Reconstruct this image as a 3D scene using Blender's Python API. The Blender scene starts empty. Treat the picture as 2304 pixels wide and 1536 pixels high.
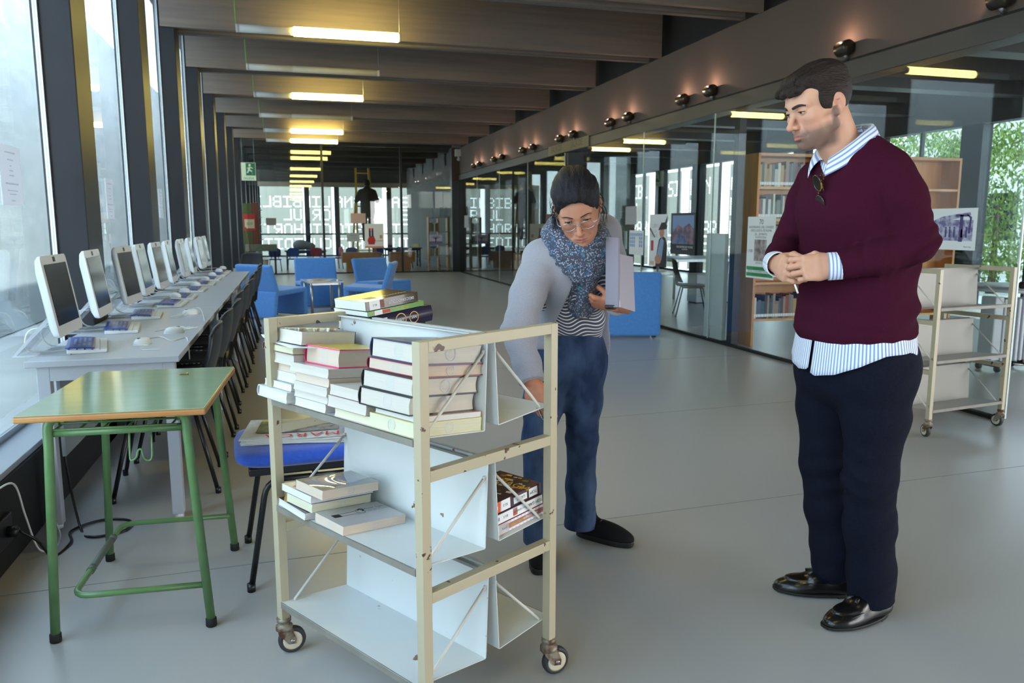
import bpy, bmesh, math, random
import numpy as np
from mathutils import Vector, Matrix, Euler
random.seed(7)
C = bpy.context.scene.collection
SC = bpy.context.scene
PI = math.pi
# ---------------------------------------------------------------- camera, sky, exposure
FPX, CXP, CYP, EYE = 1765.0, 1152.0, 768.0, 1.32
PITCH = math.atan((768 - 505) / FPX)
YAW = math.atan((1152 - 650) / FPX * math.cos(PITCH))
cam = bpy.data.cameras.new('camera'); camo = bpy.data.objects.new('camera', cam); C.objects.link(camo)
cam.sensor_width = 36.0; cam.lens = 36.0 * FPX / 2304; cam.clip_end = 300
camo.location = (0, 0, EYE); camo.rotation_euler = (PI / 2 - PITCH, 0, -YAW)
cam.dof.use_dof = True; cam.dof.focus_distance = 2.45; cam.dof.aperture_fstop = 4.5
cam.sensor_fit = 'HORIZONTAL'
cam.dof.aperture_fstop = 4.5 * 36 / 23.5
SC.camera = camo
SC.view_settings.view_transform = 'Standard'; SC.view_settings.look = 'None'
SC.view_settings.gamma = 1.0; SC.view_settings.use_curve_mapping = False
SC.view_settings.exposure = 1.1
SC.cycles.transparent_max_bounces = 24; SC.cycles.max_bounces = 9
SC.cycles.diffuse_bounces = 5; SC.cycles.sample_clamp_indirect = 6.0
W = bpy.data.worlds.new('sky'); SC.world = W; W.use_nodes = True
_nt = W.node_tree; _bg = _nt.nodes['Background']
_tc = _nt.nodes.new('ShaderNodeTexCoord'); _sx = _nt.nodes.new('ShaderNodeSeparateXYZ')
_cr = _nt.nodes.new('ShaderNodeValToRGB')
_nt.links.new(_tc.outputs['Generated'], _sx.inputs[0]); _nt.links.new(_sx.outputs[2], _cr.inputs[0])
_cr.color_ramp.elements[0].position = 0.0; _cr.color_ramp.elements[0].color = (1.0, 0.985, 0.96, 1)
_cr.color_ramp.elements[1].position = 0.6; _cr.color_ramp.elements[1].color = (0.76, 0.86, 1, 1)
_nt.links.new(_cr.outputs[0], _bg.inputs[0]); _bg.inputs[1].default_value = 4.0

sun = bpy.data.lights.new('sun', 'SUN'); sun.energy = 5.0; sun.angle = .009; sun.color = (1, .93, .82)
suno = bpy.data.objects.new('sun', sun); C.objects.link(suno); suno.rotation_euler = Vector((.75, .35, 1.45)).to_track_quat('Z', 'Y').to_euler()
def portal(name, loc, rot, sx, sy):
    l = bpy.data.lights.new(name, 'AREA'); l.shape = 'RECTANGLE'; l.size = sx; l.size_y = sy
    l.cycles.is_portal = True
    o = bpy.data.objects.new(name, l); C.objects.link(o); o.location = loc; o.rotation_euler = rot
    return o
portal('window_portal_left', (-1.5, 1.0, 1.9), (0, -PI / 2, 0), 3.0, 11.0)
portal('window_portal_left', (-1.5, 14.0, 1.9), (0, -PI / 2, 0), 3.0, 15.0)
portal('window_portal_behind', (7.75, -4.6, 1.8), (PI / 2, 0, 0), 5.6, 3.4)  # guides sky light through the opening added behind the viewer
portal('window_portal_far', (2.0, 34.4, 1.7), (-PI / 2, 0, 0), 8.0, 3.2)
portal('window_portal_right', (10.7, 10.0, 1.6), (0, PI / 2, 0), 3.0, 26.0)

# ---------------------------------------------------------------- helpers
def ray(px, py):
    a = (px - CXP) / FPX; b = -(py - CYP) / FPX
    m = camo.rotation_euler.to_matrix()
    return m @ Vector((a, b, -1.0))
def atz(px, py, z): v = ray(px, py); d = (z - EYE) / v.z; return Vector((v.x * d, v.y * d, z))
def aty(px, py, y): v = ray(px, py); d = y / v.y; return Vector((v.x * d, y, EYE + v.z * d))
def atx(px, py, x): v = ray(px, py); d = x / v.x; return Vector((x, v.y * d, EYE + v.z * d))

MATS = {}
def srgb(c):
    return tuple(((v / 255) / 12.92 if v / 255 <= 0.04045 else ((v / 255 + 0.055) / 1.055) ** 2.4) for v in c) + (1.0,)
def M(name, col, rough=0.5, metal=0.0, spec=0.5, col2=None, scale=8.0, stretch=(1, 1, 1), lo=0.35, hi=0.65, bump=0.0, emit=None, estr=0.0, coat=0.0, detail=4.0, sheen=0.0, attr=None):
    """principled material; col/col2 are sRGB 0-255, mixed by a noise in object space"""
    if name in MATS: return MATS[name]
    m = bpy.data.materials.new(name); m.use_nodes = True; MATS[name] = m
    nt = m.node_tree; b = nt.nodes['Principled BSDF']; L = nt.links.new
    b.inputs['Base Color'].default_value = srgb(col); b.inputs['Roughness'].default_value = rough
    b.inputs['Metallic'].default_value = metal; b.inputs['Specular IOR Level'].default_value = spec
    b.inputs['Coat Weight'].default_value = coat
    if sheen: b.inputs['Sheen Weight'].default_value = sheen
    if emit: b.inputs['Emission Color'].default_value = srgb(emit); b.inputs['Emission Strength'].default_value = estr
    if col2 or bump:
        tc = nt.nodes.new('ShaderNodeTexCoord'); mp = nt.nodes.new('ShaderNodeMapping'); nz = nt.nodes.new('ShaderNodeTexNoise')
        mp.inputs['Scale'].default_value = stretch; nz.inputs['Scale'].default_value = scale; nz.inputs['Detail'].default_value = detail
        L(tc.outputs['Object'], mp.inputs[0]); L(mp.outputs[0], nz.inputs['Vector'])
        if col2:
            r = nt.nodes.new('ShaderNodeValToRGB'); L(nz.outputs['Fac'], r.inputs[0]); L(r.outputs[0], b.inputs['Base Color'])
            r.color_ramp.elements[0].position = lo; r.color_ramp.elements[0].color = srgb(col)
            r.color_ramp.elements[1].position = hi; r.color_ramp.elements[1].color = srgb(col2)
        if bump:
            bp = nt.nodes.new('ShaderNodeBump'); bp.inputs['Strength'].default_value = bump; bp.inputs['Distance'].default_value = 0.004
            L(nz.outputs['Fac'], bp.inputs['Height']); L(bp.outputs[0], b.inputs['Normal'])
    return m
def glass_mat(name, tint=(235, 245, 245), refl=1.0, base=0.05):
    if name in MATS: return MATS[name]
    m = bpy.data.materials.new(name); m.use_nodes = True; MATS[name] = m; nt = m.node_tree; L = nt.links.new
    nt.nodes.remove(nt.nodes['Principled BSDF'])
    t = nt.nodes.new('ShaderNodeBsdfTransparent'); t.inputs[0].default_value = srgb(tint)
    g = nt.nodes.new('ShaderNodeBsdfGlossy'); g.inputs['Roughness'].default_value = 0.0
    lw = nt.nodes.new('ShaderNodeLayerWeight'); p = nt.nodes.new('ShaderNodeMath'); p.operation = 'POWER'; p.inputs[1].default_value = 5.0
    lw.inputs['Blend'].default_value = 0.5
    ma = nt.nodes.new('ShaderNodeMath'); ma.operation = 'MULTIPLY_ADD'; ma.inputs[1].default_value = (1 - base) * refl; ma.inputs[2].default_value = base * refl
    mx = nt.nodes.new('ShaderNodeMixShader')
    L(lw.outputs['Facing'], p.inputs[0]); L(p.outputs[0], ma.inputs[0]); L(ma.outputs[0], mx.inputs[0])
    L(t.outputs[0], mx.inputs[1]); L(g.outputs[0], mx.inputs[2]); L(mx.outputs[0], nt.nodes['Material Output'].inputs[0])
    return m

class MB:
    """collects shapes and links them as ONE mesh object"""
    def __init__(s): s.v = []; s.f = []; s.mi = []; s.sm = []
    def add(s, verts, faces, mi=0, smooth=False):
        n = len(s.v); s.v += [tuple(p) for p in verts]
        for f in faces: s.f.append(tuple(i + n for i in f)); s.mi.append(mi); s.sm.append(smooth)
        return s
    def box(s, lo, hi, mi=0, M4=None):
        x0, y0, z0 = lo; x1, y1, z1 = hi
        V = [Vector(p) for p in [(x0, y0, z0), (x1, y0, z0), (x1, y1, z0), (x0, y1, z0), (x0, y0, z1), (x1, y0, z1), (x1, y1, z1), (x0, y1, z1)]]
        if M4: V = [M4 @ p for p in V]
        return s.add(V, [(3, 2, 1, 0), (4, 5, 6, 7), (0, 1, 5, 4), (1, 2, 6, 5), (2, 3, 7, 6), (3, 0, 4, 7)], mi)
    def bar(s, a, b, w, h, mi=0, up=(0, 0, 1)):
        """square bar from a to b, w along the side axis, h along up"""
        a = Vector(a); b = Vector(b); d = (b - a).normalized(); u = Vector(up)
        if abs(d.dot(u)) > 0.99: u = Vector((0, 1, 0))
        sd = d.cross(u).normalized(); u = sd.cross(d)
        V = []
        for p in (a, b):
            for i, j in ((-1, -1), (1, -1), (1, 1), (-1, 1)): V.append(p + sd * (w / 2 * i) + u * (h / 2 * j))
        return s.add(V, [(3, 2, 1, 0), (4, 5, 6, 7), (0, 1, 5, 4), (1, 2, 6, 5), (2, 3, 7, 6), (3, 0, 4, 7)], mi)
    def tube(s, pts, r, seg=8, mi=0, closed=False, caps=True):
        P = [Vector(p) for p in pts]; n = len(P)
        R = list(r) if hasattr(r, '__len__') else [r] * n
        V = []; F = []; nrm = None
        for i, p in enumerate(P):
            if closed: t = (P[(i + 1) % n] - P[i - 1])
            else: t = P[min(i + 1, n - 1)] - P[max(i - 1, 0)]
            t.normalize()
            if nrm is None:
                nrm = Vector((0, 0, 1)) if abs(t.z) < 0.9 else Vector((1, 0, 0))
            nrm = (nrm - t * nrm.dot(t)).normalized(); bn = t.cross(nrm)
            for k in range(seg):
                a = 2 * PI * k / seg; V.append(p + nrm * (R[i] * math.cos(a)) + bn * (R[i] * math.sin(a)))
        for i in range(n if closed else n - 1):
            j = (i + 1) % n
            for k in range(seg): F.append((i * seg + k, i * seg + (k + 1) % seg, j * seg + (k + 1) % seg, j * seg + k))
        s.add(V, F, mi, True)
        if caps and not closed:
            b = len(s.v) - len(V)
            s.f.append(tuple(b + k for k in reversed(range(seg)))); s.mi.append(mi); s.sm.append(False)
            s.f.append(tuple(b + (n - 1) * seg + k for k in range(seg))); s.mi.append(mi); s.sm.append(False)
        return s
    def lathe(s, prof, center=(0, 0, 0), axis='Z', seg=20, mi=0, smooth=True):
        c = Vector(center); V = []; F = []
        for r, h in prof:
            for k in range(seg):
                a = 2 * PI * k / seg; x, y = r * math.cos(a), r * math.sin(a)
                V.append(c + {'Z': Vector((x, y, h)), 'X': Vector((h, x, y)), 'Y': Vector((y, h, x))}[axis])
        for i in range(len(prof) - 1):
            for k in range(seg): F.append((i * seg + k, i * seg + (k + 1) % seg, (i + 1) * seg + (k + 1) % seg, (i + 1) * seg + k))
        if prof[0][0] > 1e-6: F.append(tuple(reversed(range(seg))))
        if prof[-1][0] > 1e-6: F.append(tuple((len(prof) - 1) * seg + k for k in range(seg)))
        return s.add(V, F, mi, smooth)
    def prism(s, poly, h, M4=None, mi=0):
        """2-D polygon in xy extruded from z=0 to z=h"""
        n = len(poly); V = [Vector((p[0], p[1], 0)) for p in poly] + [Vector((p[0], p[1], h)) for p in poly]
        if M4: V = [M4 @ p for p in V]
        F = [tuple(reversed(range(n))), tuple(range(n, 2 * n))] + [(i, (i + 1) % n, n + (i + 1) % n, n + i) for i in range(n)]
        return s.add(V, F, mi)
    def grid(s, fn, nu, nv, mi=0, smooth=True):
        V = [fn(i / nu, j / nv) for j in range(nv + 1) for i in range(nu + 1)]
        F = [(j * (nu + 1) + i, j * (nu + 1) + i + 1, (j + 1) * (nu + 1) + i + 1, (j + 1) * (nu + 1) + i) for j in range(nv) for i in range(nu)]
        return s.add(V, F, mi, smooth)
    def quad(s, a, b, c, d, mi=0): return s.add([a, b, c, d], [(0, 1, 2, 3)], mi)
    def text(s, txt, M4, size, mi=0, align='CENTER', depth=0.0004):
        """flat lettering in the local xy plane of M4"""
        key = (txt, align)
        if key not in TXT:
            cu = bpy.data.curves.new('lettering', 'FONT'); cu.body = txt; cu.align_x = align; cu.align_y = 'CENTER'; cu.size = 1.0; cu.resolution_u = 2
            o = bpy.data.objects.new('lettering', cu); C.objects.link(o)
            me = o.to_mesh(); TXT[key] = ([v.co.copy() for v in me.vertices], [tuple(p.vertices) for p in me.polygons])
            o.to_mesh_clear(); bpy.data.objects.remove(o); bpy.data.curves.remove(cu)
        V, F = TXT[key]
        return s.add([M4 @ Vector((v.x * size, v.y * size, depth)) for v in V], F, mi)
    def build(s, name, mats, parent=None, bevel=0.0, seg=2, loc=None, weld=False, solid=0.0, subsurf=0, kind=None):
        me = bpy.data.meshes.new(name); me.from_pydata(s.v, [], s.f); me.update()
        if not isinstance(mats, (list, tuple)): mats = [mats]
        for m in mats: me.materials.append(m)
        me.polygons.foreach_set('material_index', s.mi); me.polygons.foreach_set('use_smooth', s.sm)
        o = bpy.data.objects.new(name, me); C.objects.link(o)
        if parent: o.parent = parent
        if loc is not None: o.location = loc
        if solid: md = o.modifiers.new('solid', 'SOLIDIFY'); md.thickness = solid; md.offset = 0
        if subsurf: md = o.modifiers.new('sub', 'SUBSURF'); md.levels = subsurf; md.render_levels = subsurf
        if bevel: md = o.modifiers.new('bevel', 'BEVEL'); md.width = bevel; md.segments = seg; md.limit_method = 'ANGLE'; md.angle_limit = 0.7
        if kind: o['kind'] = kind
        return o
TXT = {}
def T4(loc=(0, 0, 0), rx=0, ry=0, rz=0): return Matrix.Translation(loc) @ Euler((rx, ry, rz)).to_matrix().to_4x4()
def tag(o, label, cat, group=None, kind=None):
    o['label'] = label; o['category'] = cat
    if group: o['group'] = group
    if kind: o['kind'] = kind
    return o
def thing(name, label, cat, loc=(0, 0, 0), rz=0.0, group=None):
    o = bpy.data.objects.new(name, None); C.objects.link(o); o.location = loc; o.rotation_euler = (0, 0, rz); o.empty_display_size = 0.05
    return tag(o, label, cat, group)
def dup(root, loc, rz=None, label=None, group=None):
    kids = [o for o in C.objects if o.parent == root]
    r = root.copy(); C.objects.link(r); r.location = loc
    if rz is not None: r.rotation_euler = (0, 0, rz)
    if label: r['label'] = label
    if group: r['group'] = group
    for ch in kids:
        sub = [o for o in C.objects if o.parent == ch]
        c = ch.copy(); C.objects.link(c); c.parent = r
        for g in sub:
            d = g.copy(); C.objects.link(d); d.parent = c
    return r
def arc(p0, p1, p2, n=6):
    """rounded corner p0 -> p1 -> p2 as a quadratic curve"""
    p0, p1, p2 = Vector(p0), Vector(p1), Vector(p2)
    return [p0 * (1 - t) ** 2 + p1 * (2 * t * (1 - t)) + p2 * t * t for t in [i / n for i in range(n + 1)]]
def fillet(pts, r, n=5):
    P = [Vector(p) for p in pts]; out = [P[0]]
    for i in range(1, len(P) - 1):
        a = (P[i - 1] - P[i]).normalized() * r; b = (P[i + 1] - P[i]).normalized() * r
        out += arc(P[i] + a, P[i], P[i] + b, n)
    return out + [P[-1]]
def smoothpath(pts, n=8):
    """Catmull-Rom through the points"""
    P = [Vector(p) for p in pts]; P = [P[0] * 2 - P[1]] + P + [P[-1] * 2 - P[-2]]; out = []
    for i in range(1, len(P) - 2):
        for k in range(n):
            t = k / n; a, b, c, d = P[i - 1:i + 3]
            out.append(0.5 * ((2 * b) + (c - a) * t + (2 * a - 5 * b + 4 * c - d) * t * t + (3 * b - a - 3 * c + d) * t ** 3))
    return out + [P[-2]]
# ---------------------------------------------------------------- the setting
XL, XW, XR, XF = -1.10, -1.27, 4.60, 10.6      # plinth face, left glazing, glass wall, far right facade
YB, YP, YF = -4.4, 21.9, 34.0                  # back facade, partition, far facade
BY0, BST = 0.48, 2.24                          # beam rhythm
m_floor = M('floor_resin', (170, 169, 166), 0.30, spec=0.45, col2=(174, 173, 170), scale=0.7, lo=.2, hi=.8, detail=2)
m_black = M('black_steel', (24, 26, 33), 0.42, spec=0.4, col2=(28, 30, 38), scale=3)
m_dark = M('dark_gap', (18, 18, 20), 0.7)
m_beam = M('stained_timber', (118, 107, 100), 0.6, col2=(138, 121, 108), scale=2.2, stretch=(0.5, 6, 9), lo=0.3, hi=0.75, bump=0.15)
m_lip = M('beam_edge', (96, 90, 86), 0.6)
m_taupe = M('taupe_wall', (104, 88, 80), 0.75, col2=(98, 83, 76), scale=0.8)
m_band = M('header_band', (70, 66, 66), 0.45)
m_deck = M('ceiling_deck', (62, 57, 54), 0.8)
m_conc = M('board_marked_concrete', (206, 209, 209), 0.85, col2=(188, 192, 193), scale=1.6, stretch=(1, 1, 3), lo=0.3, hi=0.7, bump=0.4)
m_sill = M('grey_sill', (150, 156, 165), 0.35)
m_alu = M('aluminium_trim', (190, 192, 194), 0.3, metal=0.9)
m_glass = glass_mat('clear_glass', (236, 240, 238))
m_gl = glass_mat('window_glass', (222, 234, 240), 1.0, 0.06)
S = lambda mb, name, mat, bevel=0.0, parent=None: mb.build(name, mat, parent, bevel, kind=None if parent else 'structure')
S(MB().box((-1.4, YB - .3, -.1), (XF + .3, YF + .3, 0)), 'floor', m_floor)
seam = MB()
for (x0, y0, x1, y1) in ((-1.1, 3.05, 4.6, 3.30), (1.6, 4.9, 4.6, 5.05), (0.2, 6.9, 4.6, 7.0)):
    seam.bar((x0, y0, 0.0003), (x1, y1, 0.0003), 0.004, 0.0006)
S(seam, 'trim_1', M('floor_joint', (120, 120, 118), 0.8))
S(MB().box((-8, YB - 12, -.35), (26, YF + 16, -.12)), 'exterior_ground', M('pale_paving', (205, 203, 196), 0.9, col2=(188, 186, 180), scale=1))
S(MB().box((-1.6, YB - .3, 4.15), (XF + .4, YF + .4, 4.35)), 'ceiling', m_deck)
# beams: a front plank, a recessed gap and a back lip; each one its own object
for k in range(-2, 15):
    y = BY0 + BST * k
    b = MB(); b.box((-1.24, y, 3.41), (4.62, y + .07, 4.15), 0); b.box((-1.24, y + .07, 3.56), (4.62, y + .27, 4.15), 2); b.box((-1.24, y + .27, 3.41), (4.58, y + .34, 4.15), 0)
    b.box((-1.24, y + .265, 3.40), (4.58, y + .345, 3.415), 1)
    S(b, 'ceiling_beam', [m_beam, m_lip, m_dark] if k < 10 else [m_deck, m_deck, m_dark])  # far-room beams get a darker colour that stands in for their dimness
# right room beams (same rhythm)
for k in range(-1, 15):
    y = BY0 + BST * k
    S(MB().box((4.9, y, 3.2), (XF, y + .3, 4.15)), 'ceiling_beam', m_band)
# left facade: deep steel fins, plinth, sill, glazing
for k in range(-2, 16):
    y = BY0 + .02 + BST * k
    S(MB().box((XW - .03, y, 0), (-1.1, y + .36, 4.15)), 'wall_left_fin', m_black, 0.006)
p = MB().box((XW - .05, YB, 0), (XL, YF, .34), 0); S(p, 'wall_left', m_dark, 0.004)
S(MB().box((XW - .05, YB, .34), (XL - .01, YF, .365)), 'trim_2', m_sill, 0.003)
for k in range(-2, 15):
    y0 = BY0 + .38 + BST * k; y1 = y0 + BST - .36
    w = thing('window_%d' % (k + 3), 'tall left facade pane between two black steel fins', 'window', (XW, y0, .365)); w['kind'] = 'structure'
    MB().box((-.006, .03, .03), (.006, y1 - y0 - .03, 3.6)).build('pane', m_gl, w)
    f = MB(); L_ = y1 - y0
    f.box((-.012, 0, 0), (.012, .02, 3.78)); f.box((-.012, L_ - .02, 0), (.012, L_, 3.78)); f.box((-.012, .02, 0), (.012, L_ - .02, .03)); f.box((-.012, .02, 3.6), (.012, L_ - .02, 3.78))
    f.build('window_frame', m_alu, w)
S(MB().box((-3.9, 2.2, -.1), (-3.6, 30, 5.2)), 'wall_outside', m_conc)
# right: glass wall with header and upper wall
S(MB().box((XR + .02, YB, 2.69), (XR + .3, YP, 3.41)), 'wall_right', m_taupe)
S(MB().box((XR + .18, YB, 3.41), (XR + .3, YP, 4.15)), 'wall_right_upper', m_deck)
S(MB().box((XR - .02, 3.7, 2.535), (XR + .2, YP, 2.675), 0).box((XR - .0, 3.7, 2.675), (XR + .2, YP, 2.70), 1), 'trim_3', [m_band, m_dark])
S(MB().box((XR - .02, 4.1, 0), (XR + .03, YP, .025)), 'baseboard_right', m_dark)
m_seal = M('glass_edge', (205, 220, 215), 0.2)
panes = [4.07, 5.85, 8.02, 9.85, 11.95, 13.0, 15.2, 17.4, 19.6, 21.85]
for i in range(len(panes) - 1):
    if i == 4: continue                                   # the open doorway
    w = thing('window_%d' % (30 + i), 'pane of the frameless glass wall on the right', 'window', (XR, panes[i], .025)); w['kind'] = 'structure'
    d = panes[i + 1] - panes[i]
    MB().box((-.005, .006, 0), (.005, d - .006, 2.51)).build('pane', m_glass, w)
    MB().box((-.006, -.006, 0), (.006, .006, 2.51)).build('glass_joint', m_seal, w)
S(MB().box((XR + .02, 12.9, 0), (XR + .3, 13.0, 2.535)), 'door_1', m_black)
dl = thing('door_2', 'glass door leaf standing open into the right room', 'door', (XR + .06, 11.95, 0.01), -1.1); dl['kind'] = 'structure'
MB().box((-.005, 0, .01), (.005, 1.0, 2.5)).build('pane', m_glass, dl)
MB().box((-.02, .9, .9), (.02, .93, 1.2)).build('door_handle', m_alu, dl)
# far partition
S(MB().box((-1.05, YP - .03, 0), (4.4, YP + .03, .03)), 'baseboard_far', m_dark)
for i, (a, b_) in enumerate(((-1.05, 0.9), (0.9, 3.0), (3.0, 4.4))):
    w = thing('window_%d' % (50 + i), 'pane of the far glass partition', 'window', (a, YP, .03)); w['kind'] = 'structure'
    MB().box((0.01, -.005, 0), (b_ - a - .01, .005, 3.36)).build('pane', m_glass, w)
for x in (.9, 3.0): S(MB().box((x - .03, YP - .03, .03), (x + .03, YP + .03, 3.41)), 'trim_4', m_black)
S(MB().box((4.4, YP - .1, 0), (4.75, YP + .25, 3.41)), 'pillar_far', m_black)
S(MB().box((4.42, YP - .12, 2.55), (4.75, YP + .2, 3.41)), 'wall_far_return', M('brown_panel', (70, 52, 46), 0.7))
# far room shell
S(MB().box((-1.3, YF, 3.02), (XF, YF + .2, 4.15)), 'wall_far', M('dark_wall', (74, 70, 64), 0.8))
m_lintel = M('pale_lintel', (150, 132, 112), 0.7)
S(MB().box((-1.6, YF - .1, 2.86), (XF, YF + .1, 3.05)), 'trim_5', m_lintel)
S(MB().box((-1.6, YF - .1, 0), (-1.42, YF + .1, 2.86)), 'trim_6', m_lintel)
S(MB().box((4.9, YP + 1.2, 0), (5.05, YF, 4.15)), 'wall_far_side', M('grey_plaster', (96, 92, 88), 0.8))
S(MB().box((5.05, YP + 1.6, 0), (XF, YP + 1.75, 4.15)), 'wall_right_end', M('dim_end_wall', (66, 64, 60), .8))  # dark wall added behind the glass so that its reflections show
xs = [-1.42, .72, 1.93, 4.1, 5.7, 7.8, XF]
for i in range(len(xs) - 1):
    S(MB().box((xs[i] - .07, YF - .08, 0), (xs[i] + .13, YF + .1, 2.86)), 'trim_7', m_black)
    w = thing('window_%d' % (60 + i), 'far facade pane', 'window', (xs[i], YF, 0)); w['kind'] = 'structure'
    MB().box((.13, -.005, .06), (xs[i + 1] - xs[i] - .07, .005, 2.86)).build('pane', m_gl, w)
    MB().box((.13, -.05, 0), (xs[i + 1] - xs[i] - .07, .05, .06)).box((.13, -.03, .9), (xs[i + 1] - xs[i] - .07, .03, .96)).build('window_frame', m_black, w)
# right facade
for k in range(0, 14):
    y = BY0 + BST * k + .8
    S(MB().box((XF, y, 0), (XF + .2, y + .42, 2.9)), 'wall_right_fin', m_black, 0.004)
    w = thing('window_%d' % (70 + k), 'right facade pane between black fins', 'window', (XF + .1, y + .42, 0)); w['kind'] = 'structure'
    MB().box((-.005, 0, .05), (.005, BST - .42, 2.9)).build('pane', m_gl, w)
    MB().box((-.03, .9, .05), (.03, .95, 2.9)).box((-.03, 0, 0), (.03, BST - .42, .05)).build('window_frame', m_black, w)
S(MB().box((XF, YB, 2.9), (XF + .25, YF, 4.15)), 'wall_right_facade', M('grey_lintel', (104, 103, 104), 0.8))
# back wall behind the viewer: solid in the main room, open in the right room, an added inlet for fill light
S(MB().box((-1.4, YB - .15, 0), (4.75, YB, 4.15)), 'wall_back', M('back_plaster', (176, 170, 160), .8))
S(MB().box((4.75, YB - .15, 3.5), (XF, YB, 4.15)), 'wall_back_lintel', m_taupe)
for x in (6.6, 8.6): S(MB().box((x - .06, YB - .1, 0), (x + .06, YB, 3.5)), 'trim_8', m_black)
# ---------------------------------------------------------------- lamps, signs, fittings
ORD = ['first', 'second', 'third', 'fourth', 'fifth', 'sixth', 'seventh', 'eighth', 'ninth', 'tenth', 'eleventh', 'twelfth', 'thirteenth', 'fourteenth']
m_white = M('white_laminate', (184, 188, 195), 0.35)
m_plast = M('white_plastic', (226, 230, 232), 0.3, spec=0.5)
m_blackp = M('black_plastic', (22, 23, 26), 0.4)
m_tubeoff = M('lamp_diffuser_grey', (205, 203, 198), 0.4)
m_tubewarm = M('lamp_diffuser_cream', (206, 196, 170), 0.4)
m_lit = M('lit_tube', (255, 235, 150), 0.5, emit=(255, 233, 128), estr=15.0)
m_cord = M('green_cord', (120, 170, 80), 0.6)
lampY = [9.0, 11.1, 13.35, 15.8, 18.25, 20.35]
lampY += [6.75, 4.5, 2.25, 0, -2.25]  # unseen lamps added to the row to warm and fill the foreground
for i, y in enumerate(lampY):
    lit = i not in (1, 3, 6, 8, 10)
    lb = ('lit' if lit else 'unlit') + ' pendant tube light, %s of its row counted from the near end' % ORD[i]
    if i >= 6: lb = '%s pendant tube light nearer the viewer than the photo shows' % ORD[i - 6]
    t = thing('pendant_lamp', lb, 'lamp', (-.43, y, 3.34), -.012, 'pendant tube lights along the ceiling')
    MB().tube([(.0, 0, 0), (.56, 0, 0)], .042, 12).build('lamp_housing', m_tubeoff, t)
    MB().tube([(.56, 0, 0), (1.66, 0, 0)], .042 if not lit else .05, 12).build('lamp_tube', m_lit if lit else m_tubewarm, t)
    for xa in (-.02, 1.66): MB().tube([(xa, 0, 0), (xa + .03, 0, 0)], .0435, 12).build('end_cap', m_tubeoff, t)
    MB().tube([(-.015, 0, .03), (-.02, .0, .2), (-.02, 0, .81)], .007, 6).build('power_cord', m_cord, t)
    MB().tube([(1.675, 0, .03), (1.675, 0, .81)], .0015, 5).build('suspension_wire', m_alu, t)
m_spot = M('spot_bronze', (74, 68, 60), 0.3, metal=0.7)
m_warm = M('spot_glow', (255, 210, 170), 0.5, emit=(255, 190, 140), estr=6.0)
spotY = [4.38, 5.9, 8.1, 8.75, 10.32, 10.95, 12.52, 13.19, 14.76, 15.45, 17.04, 17.75, 19.2, 19.84]
for i, y in enumerate(spotY):
    t = thing('wall_spotlight', 'small bronze spotlight on the right wall header, %s from the near end' % ORD[i], 'spotlight', (4.6, y, 2.70), 0, 'bronze spotlights along the right wall header')
    MB().lathe([(.055, -.07), (.062, -.06), (.062, .06), (.04, .075), (0, .078)], (-.05, -.03, .085), 'Y', 16).build('spot_can', m_spot, t)
    MB().lathe([(.0, -.064), (.05, -.066), (.05, -.069), (0, -.0692)], (-.05, -.03, .085), 'Y', 16).build('spot_lens', m_blackp, t)
    MB().tube([(-.0, -.02, .0), (-.045, -.03, .045)], .018, 8).build('spot_bracket', m_alu, t)
    l = bpy.data.lights.new('spot_glow', 'POINT'); l.energy = 1.1; l.color = (1, .62, .42); l.shadow_soft_size = .004
    lo = bpy.data.objects.new('spot_glow', l); C.objects.link(lo); lo.location = (4.5, y, 2.86)
# exit sign
ex = thing('exit_sign', 'green running man exit sign hanging before the far partition', 'sign', (-1.06, 20.64, 2.42))
m_green = M('sign_green', (30, 110, 75), 0.5); m_glow = M('sign_pale', (214, 226, 196), 0.5)
MB().box((-.01, 0, -.03), (.33, .03, .40)).build('sign_board', m_glow, ex)
b = MB().box((.1, -.004, .09), (.32, 0, .39), 1)
MB_ = b
b.lathe([(0, 0), (.028, .001)], (.19, -.006, .34), 'Y', 10, 0, False)
b.bar((.19, -.006, .31), (.17, -.006, .22), .004, .05, 0); b.bar((.17, -.006, .22), (.24, -.006, .19), .004, .03, 0); b.bar((.24, -.006, .19), (.25, -.006, .11), .004, .025, 0)
b.bar((.17, -.006, .22), (.13, -.006, .15), .004, .03, 0); b.bar((.19, -.006, .3), (.26, -.006, .26), .004, .02, 0); b.bar((.19, -.006, .3), (.13, -.006, .26), .004, .02, 0)
b.text('SALIDA', T4((.16, -.002, .02), PI / 2), .075, 1)
b.build('sign_print', [m_glow, m_green], ex)
MB().tube([(.02, .015, .4), (.02, .015, .995)], .004, 6).tube([(.3, .015, .4), (.3, .015, .995)], .004, 6).build('sign_hanger', m_alu, ex)
cc = thing('security_camera', 'small white camera box mounted high on the far dark pillar', 'camera', (4.58, 21.74, 3.26))
MB().box((-.11, -.16, -.09), (.09, .0, .1)).build('camera_body', m_white, cc, .01)
MB().lathe([(.03, 0), (.05, -.03), (.03, -.06)], (-.02, -.1, -.14), 'Z', 12).build('camera_dome', m_white, cc)
MB().box((-.03, -.06, -.2), (.02, -.0, -.09)).build('bracket', m_white, cc)
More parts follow.
